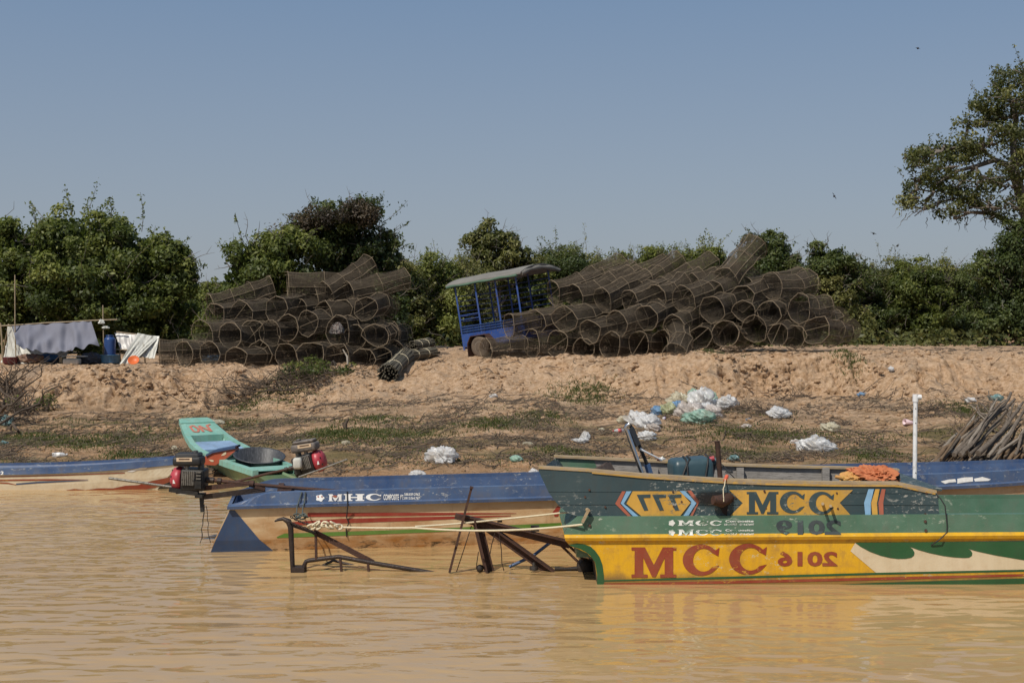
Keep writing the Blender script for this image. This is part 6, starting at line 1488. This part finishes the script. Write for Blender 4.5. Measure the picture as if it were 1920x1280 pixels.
bl = [(1280, 752, 46, 22, MC, 'yellowish clear bag at the back of the big heap of bags'), (1300, 742, 18, 16, MG_, 'small bright green bag on top of the big heap of bags'), (1314, 754, 36, 34, MW, 'milky white bag in the middle of the big heap of bags'), (1333, 748, 24, 24, MG_, 'deep green bag at the top of the big heap, beside its milky neighbour'),
      (1352, 760, 36, 18, MW, 'white bag at the trailing end of the big heap, over dry twigs'), (1369, 755, 26, 18, MW, 'wispy white bag lying outermost beyond the green one'), (1292, 776, 48, 30, MP, 'pinkish white bag in the front of the big heap'), (1310, 787, 48, 22, MG_, 'pale green clear bag at the very front of the big heap'),
      (1270, 762, 20, 14, MBL, 'small blue bag tucked among white ones in the heap'), (1234, 773, 20, 15, MBL, 'separate round blue bag at the near edge of the heap'), (1252, 772, 26, 20, ML, 'lime yellow bag beside the round blue bag'), (1335, 775, 34, 22, MP, 'pale pink bag right of centre in the heap front'), (1320, 770, 30, 20, MW, 'crisp white bag between the pink bags'),
      (1195, 788, 42, 22, MW, 'milky bag behind the chrome bracket'), (1168, 790, 20, 12, MC, 'yellowish bag just past the chrome bracket top'), (1214, 795, 36, 22, MW, 'bright white ruffled bag below the blue round one'), (1226, 804, 22, 12, MP, 'torn pinkish scrap of bag below the ruffled white one'), (1215, 820, 28, 16, MW, 'white star shaped scrap of bag beside the chrome fork'),
      (1462, 777, 34, 18, MW, 'plump white bag alone on the bare slope'), (1556, 804, 28, 15, MC, 'off white bag with a knotted end, on the slope above the big clear bag'), (1533, 838, 56, 26, MW, 'big clear crumpled bag on the slope between the orange cloth and the bag heap'), (1492, 830, 14, 8, MP, 'small pale bag just beside the big clear one'),
      (830, 858, 50, 26, MW, 'bright white crumpled bag on the reddish mud above the blue boat'), (782, 890, 24, 10, MW, 'small white scrap close to the blue gunwale'), (1001, 886, 14, 9, MW, 'white scrap beside the wooden bow'), (1098, 820, 14, 14, MW, 'narrow white bag standing among twigs'), (1088, 828, 26, 8, MW, 'flat white bag among twigs beside the narrow one'),
      (1618, 741, 15, 8, MBL, 'pale lilac scrap high on the eroded slope'), (1868, 748, 22, 11, MT, 'teal scrap of bag high on the slope over the firewood'), (1822, 752, 18, 8, MW, 'white scrap beside the teal one above the firewood'), (400, 795, 26, 12, MC, 'cream bag beside the raised seafoam prow'), (1376, 862, 18, 10, MT, 'teal scrap just past the rusty iron post'),
      (1672, 693, 9, 7, MW, 'tiny white scrap up on the eroded lip'), (1406, 788, 14, 5, MBL, 'flat bright blue scrap below the twigs of the bag heap'), (925, 743, 12, 6, MW, 'small white scrap on the sandy ramp'), (8, 792, 26, 18, MT, 'green torn sheet under the dead branches'), (6, 832, 16, 6, MT, 'flat pale green scrap low on the weedy slope')]
for k, (px, py, w, h, m, lab) in enumerate(bl): bag(px, py, w, h, m, lab, 300 + k)
def bottle(px, py, L_, yaw, cap, label, m=None):
    g_ = hit(px, py); root = empty('plastic_bottle', g_, label, 'bottle', 'plastic bottles on the bank'); Mq = Matrix.Rotation(R(yaw), 3, 'Z') @ Matrix.Rotation(R(90), 3, 'Y'); r_ = L_ * .16
    mb = MB(); mb.lathe(g_ + Vector((0, 0, r_)), [(.005, -L_ / 2), (r_, -L_ / 2), (r_, L_ * .18), (r_ * .4, L_ * .4), (r_ * .4, L_ * .46), (.005, L_ * .46)], 14, Mq); mb.build('bottle_body', m or MW, root)
    mb = MB(); mb.lathe(g_ + Vector((0, 0, r_)), [(.005, L_ * .44), (r_ * .48, L_ * .44), (r_ * .48, L_ * .53), (.005, L_ * .53)], 10, Mq); mb.build('bottle_cap', cap, root)
    mb = MB(); mb.lathe(g_ + Vector((0, 0, r_)), [(r_ * 1.01, -L_ * .2), (r_ * 1.03, -L_ * .2), (r_ * 1.03, L_ * .1), (r_ * 1.01, L_ * .1)], 14, Mq); mb.build('bottle_label', cap, root)
bottle(112, 857, .21, 12, M_white, 'whitish plastic bottle lying on mud above the cream boat')
bottle(1160, 811, .20, -160, paint('red_bottle_label', (.5, .05, .06)), 'clear bottle with a red band lying beside the chrome bracket')
bottle(1246, 786, .14, 70, paint('purple_bottle_label', (.26, .14, .36)), 'small upright looking bottle with a purple label by the bag heap')
g_ = hit(1703, 797); mb = MB(); Mq = Matrix.Rotation(R(200), 3, 'Z') @ Matrix.Rotation(R(80), 3, 'Y'); mb.lathe(g_ + Vector((0, 0, .05)), [(.035, -.07), (.052, .08), (.048, .08), (.033, -.06), (.005, -.06)], 18, Mq); o = mb.build('paper_cup', paint('pinkish_cup', (.55, .40, .42), (.3, .2, .2)), None, g_); tag(o, 'pinkish paper cup lying beside the white pipe', 'cup')
# pale scraps and a leaf of card
for k, (px, py, w, h, m, lab) in enumerate([(990, 833, 18, 6, MC, 'beige scrap of card among the dead weeds'), (968, 862, 22, 12, MG_, 'pale green folded scrap on the mud near the wooden bow'), (1128, 806, 10, 5, MC, 'tiny pale scrap beside the narrow white bag'), (1400, 800, 16, 7, MP, 'small tan scrap on the mossy slope'), (648, 832, 14, 8, MC, 'tiny cream scrap above the small boat engine'), (325, 842, 9, 9, MC, 'round yellowish scrap behind the black fuel tank')]):
    bag(px, py, w, h, m, lab, 500 + k, 'litter_scrap', 'scrap', .45)

# ------------------------------------------------------------------ dead branches, stakes and weeds
M_twig = rough_mat('dark_dead_twigs', (.060, .044, .032), (.12, .09, .066), 12, .9, 0, .3)
M_twigl = rough_mat('dry_stalks', (.15, .115, .075), (.26, .20, .13), 12, .9, 0, .3)
def brush(name, spots, label, seed, cat='dead branch', mat=M_twig, n=8, L=(.5, 1.3), rr0=.016, up=(.1, .7), lean=(-1, 1)):
    rnd = random.Random(seed); mb = MB(); p0 = None
    for px, py in spots:
        g_ = hit(px, py); p0 = p0 or g_
        for _ in range(n):
            L_ = rnd.uniform(*L); e_ = g_ + Vector((rnd.uniform(*lean) * L_, rnd.uniform(-.3, .4) * L_, rnd.uniform(*up) * L_)); pts = bough(g_ + Vector((rnd.uniform(-.2, .2), rnd.uniform(-.15, .15), .01)), e_, rnd, 6, .1); r_ = rr0 * rnd.uniform(.5, 1.2)
            mb.tube(pts, [r_ * (1 - .12 * q) for q in range(7)], 5)
            for _ in range(rnd.randint(1, 3)): q = pts[rnd.randint(2, 5)]; mb.tube(bough(q, q + Vector((rnd.uniform(-.3, .3), rnd.uniform(-.2, .2), rnd.uniform(-.05, .3))), rnd, 3, .1), [r_ * .5, r_ * .4, r_ * .3, r_ * .15], 4)
    o = mb.build(name, mat, None, p0); tag(o, label, cat); return o
brush('dead_branches', [(10, 795), (30, 775), (-10, 765), (55, 778), (5, 745), (25, 735), (-20, 730)], 'tangle of bare dead branches on the slope at the shelter side', 1, n=11, L=(.5, 1.35), rr0=.019)
mb = MB(); p = [P(20, 790, 21.9), P(25, 770, 22), P(48, 734, 22.2)]
for pts, r_ in (([hit(3, 782) + Vector((0, 0, .1)), P(30, 752, 22.5), P(50, 733, 22.4)], .032), ([P(-20, 715, 23), P(15, 742, 22.8), P(45, 756, 22.6)], .026), ([P(-10, 800, 21.2), P(30, 775, 21.6), P(75, 756, 22)], .024), ([P(25, 795, 21.4), P(33, 806, 21.2), hit(38, 815)], .03)): mb.tube(bough(pts[0], pts[1], rnd, 4, .05) + bough(pts[1], pts[2], rnd, 4, .05)[1:], [r_ * (1 - .06 * q) for q in range(9)], 6)
o = mb.build('fallen_limb', M_twig, None, hit(20, 795)); tag(o, 'long crossed dead limbs leaning out of the tangle of dead branches', 'dead branch')
for px, py, hgt, lab in ((88, 772, .22, 'short dark forked stump at the end of the dead branches'), (647, 804, .17, 'small dark stump on the mossy slope above the small boat engine'), (18, 810, .15, 'small dark stub under the dead branches')):
    g_ = hit(px, py); mb = MB(); mb.tube([g_ - Vector((0, 0, .05)), g_ + Vector((.01, 0, hgt * .5)), g_ + Vector((.06, 0, hgt))], [.035, .03, .014], 8); mb.tube([g_, g_ + Vector((-.04, 0, hgt * .6))], [.026, .012], 7); o = mb.build('stump', M_twig, None, g_); tag(o, lab, 'stump')
brush('brushwood', [(450, 742), (475, 735), (505, 722), (530, 715), (490, 728), (555, 708), (430, 755), (405, 765), (515, 735), (545, 722)], 'dark brushwood sliding down the bank below the traps near the shelter', 2, 'brushwood', n=11, L=(.6, 1.7), rr0=.014, up=(-.02, .24), lean=(-1, .9))
brush('brushwood', [(560, 705), (600, 700), (630, 698), (660, 695)], 'brushwood under the green weeds at the foot of the traps', 3, 'brushwood', n=8, L=(.4, 1.0), rr0=.011, up=(.0, .25))
brush('drift_twigs', [(1395, 772), (1420, 775), (1440, 770), (1370, 768)], 'dark drift twigs beside the big heap of bags', 4, 'twigs', n=10, L=(.3, .8), rr0=.009, up=(-.02, .12))
brush('drift_twigs', [(1720, 775), (1735, 780), (1745, 770)], 'small fan of twigs just behind the white pipe', 5, 'twigs', n=10, L=(.25, .6), rr0=.009, up=(.02, .3), lean=(-.2, .9))
brush('dead_branches', [(1850, 800), (1880, 805), (1800, 815)], 'thin upright dead twigs behind the firewood pile', 9, n=6, L=(.25, .55), rr0=.01, up=(.3, .9), lean=(-.4, .4))
brush('dead_branches', [(1500, 745), (1480, 752)], 'small dark dead twig cluster on the eroded slope past the bags', 10, n=8, L=(.25, .6), rr0=.01, up=(0, .3))
for k, (px, py, w_, h_, lab) in enumerate([(560, 706, 40, 14, 'green weeds growing through brushwood under the traps'), (625, 703, 30, 12, 'bright green weeds at the foot of the trap with the pale mouth'), (50, 768, 22, 12, 'dark green weeds under the dead branches')]):
    g_ = hit(px, py); d = g_.y
    tree('weed_clump', lab, 'weeds', tuple(g_), [((g_.x - .2, d, g_.z + .1), (w_ * d / F * .6, .25, h_ * d / F)), ((g_.x + .25, d, g_.z + .12), (w_ * d / F * .6, .25, h_ * d / F))], 600, .065, 700 + k, M_leaf, .008, 'green weed clumps on the bank', clump=.07, sprigs=1.5, limbs=1, puff=.35, tone=.1)

# loose litter that nobody could count: dry stalks, clods and grass, following the lie of the slope
rng = np.random.RandomState(8)
def scatter(n, fn, x=(-11.5, 11.5), y=(16.9, 25.0)):
    X_ = rng.uniform(*x, n); Y_ = rng.uniform(*y, n); X_ = X_ * Y_ / 24.0; k = rng.rand(n) < fn(X_, Y_); X_, Y_ = X_[k], Y_[k]; return X_, Y_, terrain(X_, Y_)
band = lambda X_, Y_: np.clip(.06 + 2.8 * (N1.fbm(X_ * .55 + 3, Y_ * 1.1, 3) + .02), .02, 1) * np.clip((Y_ - 17.0) / 1.2, .15, 1) * np.clip((24.9 - Y_) / 1.8, .06, 1)
def stalks(n, fn, L, r_, mats, name, label, curve=.25, y=(16.9, 25.0), lift=.03):
    X_, Y_, Z_ = scatter(n, fn, y=y); m = len(X_); a = rng.uniform(0, np.pi, m) * .9 - .3; l = rng.uniform(*L, m) * (1 + (rng.rand(m) < .06) * 1.5)
    K_ = 4; t = np.linspace(-.5, .5, K_ + 1); bend = rng.normal(size=m) * curve
    PX = X_[:, None] + np.cos(a)[:, None] * l[:, None] * t + -np.sin(a)[:, None] * (bend * l)[:, None] * (t ** 2 * 2); PY = Y_[:, None] + (np.sin(a)[:, None] * l[:, None] * t + np.cos(a)[:, None] * (bend * l)[:, None] * (t ** 2 * 2)) * .8
    PZ = terrain(PX.ravel(), PY.ravel()).reshape(PX.shape) + r_ * .8 + np.abs(rng.normal(size=m))[:, None] * lift * (t + .5) + np.abs(rng.normal(size=(m, 1))) * .008
    q = r_ * rng.uniform(.5, 1.5, m)[:, None] * (1.1 - .5 * (t + .5)); off = [(0, 0, 1), (0, -.9, -.5), (0, .9, -.5)]; ca, sa = np.cos(a)[:, None], np.sin(a)[:, None]
    V = np.stack([np.stack([PX - sa * o[1] * q, PY + ca * o[1] * q, PZ + o[2] * q], -1) for o in off], 2).reshape(-1, 3)
    base = (np.arange(m) * (K_ + 1) * 3)[:, None, None]; s_ = (np.arange(K_) * 3)[None, :, None]; j = np.arange(3)[None, None, :]; j2 = (j + 1) % 3
    FQ = np.stack([base + s_ + j, base + s_ + j2, base + s_ + 3 + j2, base + s_ + 3 + j], -1).reshape(-1, 4)
    o = link(name, np_mesh(name, V, FQ), mats); tag(o, label, 'plant litter', kind='stuff'); return o
stalks(24000, band, (.05, .26), .006, M_twig, 'dark_plant_litter', 'dark dead stalks and twigs strewn over the lower slope')
stalks(15000, band, (.05, .22), .005, M_twigl, 'dry_plant_litter', 'pale dry stalks strewn over the lower slope')
stalks(1500, lambda X_, Y_: np.clip(.3 + 2.2 * N2.fbm(X_ * .5, Y_ * .9, 2), .03, 1), (.25, .7), .008, M_twig, 'long_plant_litter', 'longer dead branches lying flat on the slope', .15, (17.2, 25.0))
stalks(2600, lambda X_, Y_: np.clip(.2 + 1.5 * N2.fbm(X_ * .5, Y_ * .9, 2), .02, 1), (.1, .5), .008, M_twig, 'bank_top_plant_litter', 'dark scraps strewn on top of the bank', .3, (26.2, 36.0))
def clods(n, fn, size, mat, name, label, y):
    X_, Y_, Z_ = scatter(n, fn, y=y); m = len(X_); ph = (1 + 5 ** .5) / 2
    ic = np.array([(-1, ph, 0), (1, ph, 0), (-1, -ph, 0), (1, -ph, 0), (0, -1, ph), (0, 1, ph), (0, -1, -ph), (0, 1, -ph), (ph, 0, -1), (ph, 0, 1), (-ph, 0, -1), (-ph, 0, 1)]) / 1.9
    fi = np.array([(0, 11, 5), (0, 5, 1), (0, 1, 7), (0, 7, 10), (0, 10, 11), (1, 5, 9), (5, 11, 4), (11, 10, 2), (10, 7, 6), (7, 1, 8), (3, 9, 4), (3, 4, 2), (3, 2, 6), (3, 6, 8), (3, 8, 9), (4, 9, 5), (2, 4, 11), (6, 2, 10), (8, 6, 7), (9, 8, 1)])
    s_ = (size[0] + (size[1] - size[0]) * rng.rand(m) ** 3)[:, None, None]; V = ic[None] * s_ * rng.uniform(.6, 1.25, (m, 12, 1)) * np.array([1.2, 1, .7]); V += np.stack([X_, Y_, Z_ + s_[:, 0, 0] * .15], -1)[:, None]
    o = link(name, np_mesh(name, V.reshape(-1, 3), (fi[None] + (np.arange(m) * 12)[:, None, None]).reshape(-1, 3), 3), mat); tag(o, label, 'clods', kind='stuff'); return o
clods(22000, lambda X_, Y_: np.clip(.25 + N3.fbm(X_ * .8, Y_ * .8, 3), .05, 1), (.010, .07), g.m, 'clay_clods', 'crumbled clay clods below the eroded lip', (21.5, 28.5))
clods(9000, lambda X_, Y_: np.clip(.2 + N3.fbm(X_ * .8, Y_ * .8, 3), .05, 1), (.006, .035), g.m, 'small_clods', 'small crumbs of clay on the lower slope', (16.8, 22))
# grass
M_grass = leaf_mat('short_grass', (.030, .042, .010), (.075, .092, .022), (.16, .165, .055), .25)
gpatch = [(530, 735, 60, 10, 900), (1085, 742, 60, 12, 900), (1120, 737, 26, 8, 400), (1815, 768, 40, 12, 1300), (700, 815, 130, 14, 1500), (620, 812, 60, 10, 700), (930, 795, 70, 10, 900), (1020, 780, 50, 10, 700), (1440, 815, 130, 14, 1600), (1380, 850, 60, 10, 700), (150, 830, 120, 12, 1300), (60, 820, 60, 12, 700), (260, 815, 70, 12, 800), (430, 800, 50, 10, 500), (250, 855, 60, 8, 500), (1345, 662, 40, 5, 500), (1590, 665, 30, 5, 350), (1060, 850, 60, 10, 500), (1630, 850, 60, 10, 500), (460, 765, 40, 8, 400), (700, 785, 60, 8, 500)]
VV, TT = [], []
for px, py, w_, h_, n_ in gpatch:
    n_ = n_ * 2; c_ = hit(px, py); d = c_.y; q = rng.normal(size=(n_, 2)) * .5; X_ = c_.x + q[:, 0] * w_ * d / F * 1.1; Y_ = d + q[:, 1] * h_ * d * d / F / 3.2; Z_ = terrain(X_, Y_); m = n_
    hh = rng.uniform(.012, .05, m); a = rng.uniform(0, 6.28, m); ln = rng.normal(size=(m, 2)) * .5 * hh[:, None]; wd = .006 + .006 * rng.rand(m); dx, dy = np.cos(a) * wd, np.sin(a) * wd
    V = np.empty((m, 4, 3)); V[:, 0] = np.stack([X_ - dx, Y_ - dy, Z_ - .01], -1); V[:, 1] = np.stack([X_ + dx, Y_ + dy, Z_ - .01], -1); V[:, 2] = np.stack([X_ + ln[:, 0] + dx * .3, Y_ + ln[:, 1], Z_ + hh], -1); V[:, 3] = np.stack([X_ + ln[:, 0] - dx * .3, Y_ + ln[:, 1], Z_ + hh], -1); VV.append(V.reshape(-1, 3)); TT.append(np.repeat(np.clip(.45 + rng.normal(size=m) * .2, 0, 1), 4))
X_, Y_, Z_ = scatter(42000, lambda X_, Y_: np.clip(2.6 * (N2.fbm(X_ * .45, Y_ * .9, 3) - .10), 0, 1), y=(17.6, 23.5)); m = len(X_); hh = rng.uniform(.010, .038, m); a = rng.uniform(0, 6.28, m); ln = rng.normal(size=(m, 2)) * .6 * hh[:, None]; dx, dy = np.cos(a) * .009, np.sin(a) * .009
V = np.empty((m, 4, 3)); V[:, 0] = np.stack([X_ - dx, Y_ - dy, Z_ - .01], -1); V[:, 1] = np.stack([X_ + dx, Y_ + dy, Z_ - .01], -1); V[:, 2] = np.stack([X_ + ln[:, 0] + dx * .3, Y_ + ln[:, 1], Z_ + hh], -1); V[:, 3] = np.stack([X_ + ln[:, 0] - dx * .3, Y_ + ln[:, 1], Z_ + hh], -1); VV.append(V.reshape(-1, 3)); TT.append(np.repeat(np.clip(.4 + rng.normal(size=m) * .2, 0, 1), 4))
V = np.concatenate(VV); o = link('short_grass', np_mesh('short_grass', V, np.arange(len(V)).reshape(-1, 4), 4, tint=np.concatenate(TT)), M_grass); tag(o, 'patches of short green grass on the bank', 'grass', kind='stuff')
# weeds along the foot of the scrub
n_ = 9000; Y_ = rng.uniform(40, 50, n_); X_ = (rng.uniform(-60, 1980, n_) - CX) / F * Y_; Z_ = terrain(X_, Y_); C = np.stack([X_, Y_, Z_ + rng.rand(n_) ** 1.5 * .55], -1); V = leaf_quads(C, rng.normal(size=(n_, 3)) + np.array([0, -.3, .5]), .16 * (.5 + rng.rand(n_)), rng)
o = link('undergrowth', np_mesh('undergrowth', V, np.arange(len(V)).reshape(-1, 4), 4, tint=np.repeat(np.clip(.4 + rng.normal(size=n_) * .2, 0, 1), 4)), M_leafo); tag(o, 'low undergrowth along the foot of the scrub', 'undergrowth', kind='stuff')

# ------------------------------------------------------------------ birds
M_bird = rough_mat('dark_feathers', (.02, .02, .022), (.04, .04, .045), 8)
for px, py, s_, rot, lab in ((1564, 368, .075, 60, 'small dark bird in the sky, highest over the heap of traps'), (1638, 438, .06, 20, 'small dark bird flying lower, nearer the spreading tree'), (1683, 461, .055, -30, 'lowest tiny dark bird beside the spreading tree'), (1721, 91, .045, 10, 'tiny dark bird high in the open sky')):
    c_ = P(px, py, 42); Mz = Matrix.Rotation(R(rot), 3, 'Y'); mb = MB(); w3 = lambda x, y, z: c_ + Mz @ (Vector((x, y, z)) * s_)
    mb.tube([w3(0, -1, 0), w3(0, -.5, .05), w3(0, .2, .05), w3(0, .9, 0), w3(0, 1.5, 0)], [.012, .03, .035, .015, .004], 8)
    for sd in (-1, 1): q = [w3(0, -.4, .05), w3(sd * .9, -.3, .35), w3(sd * 1.8, .4, .2), w3(sd * .8, .3, .25), w3(0, .3, .05)]; mb.loft([q, [v + Vector((0, 0, -.006)) for v in q]], closed=True, caps=True)
    o = mb.build('bird', M_bird, None, c_); tag(o, lab, 'bird', 'birds in the sky')
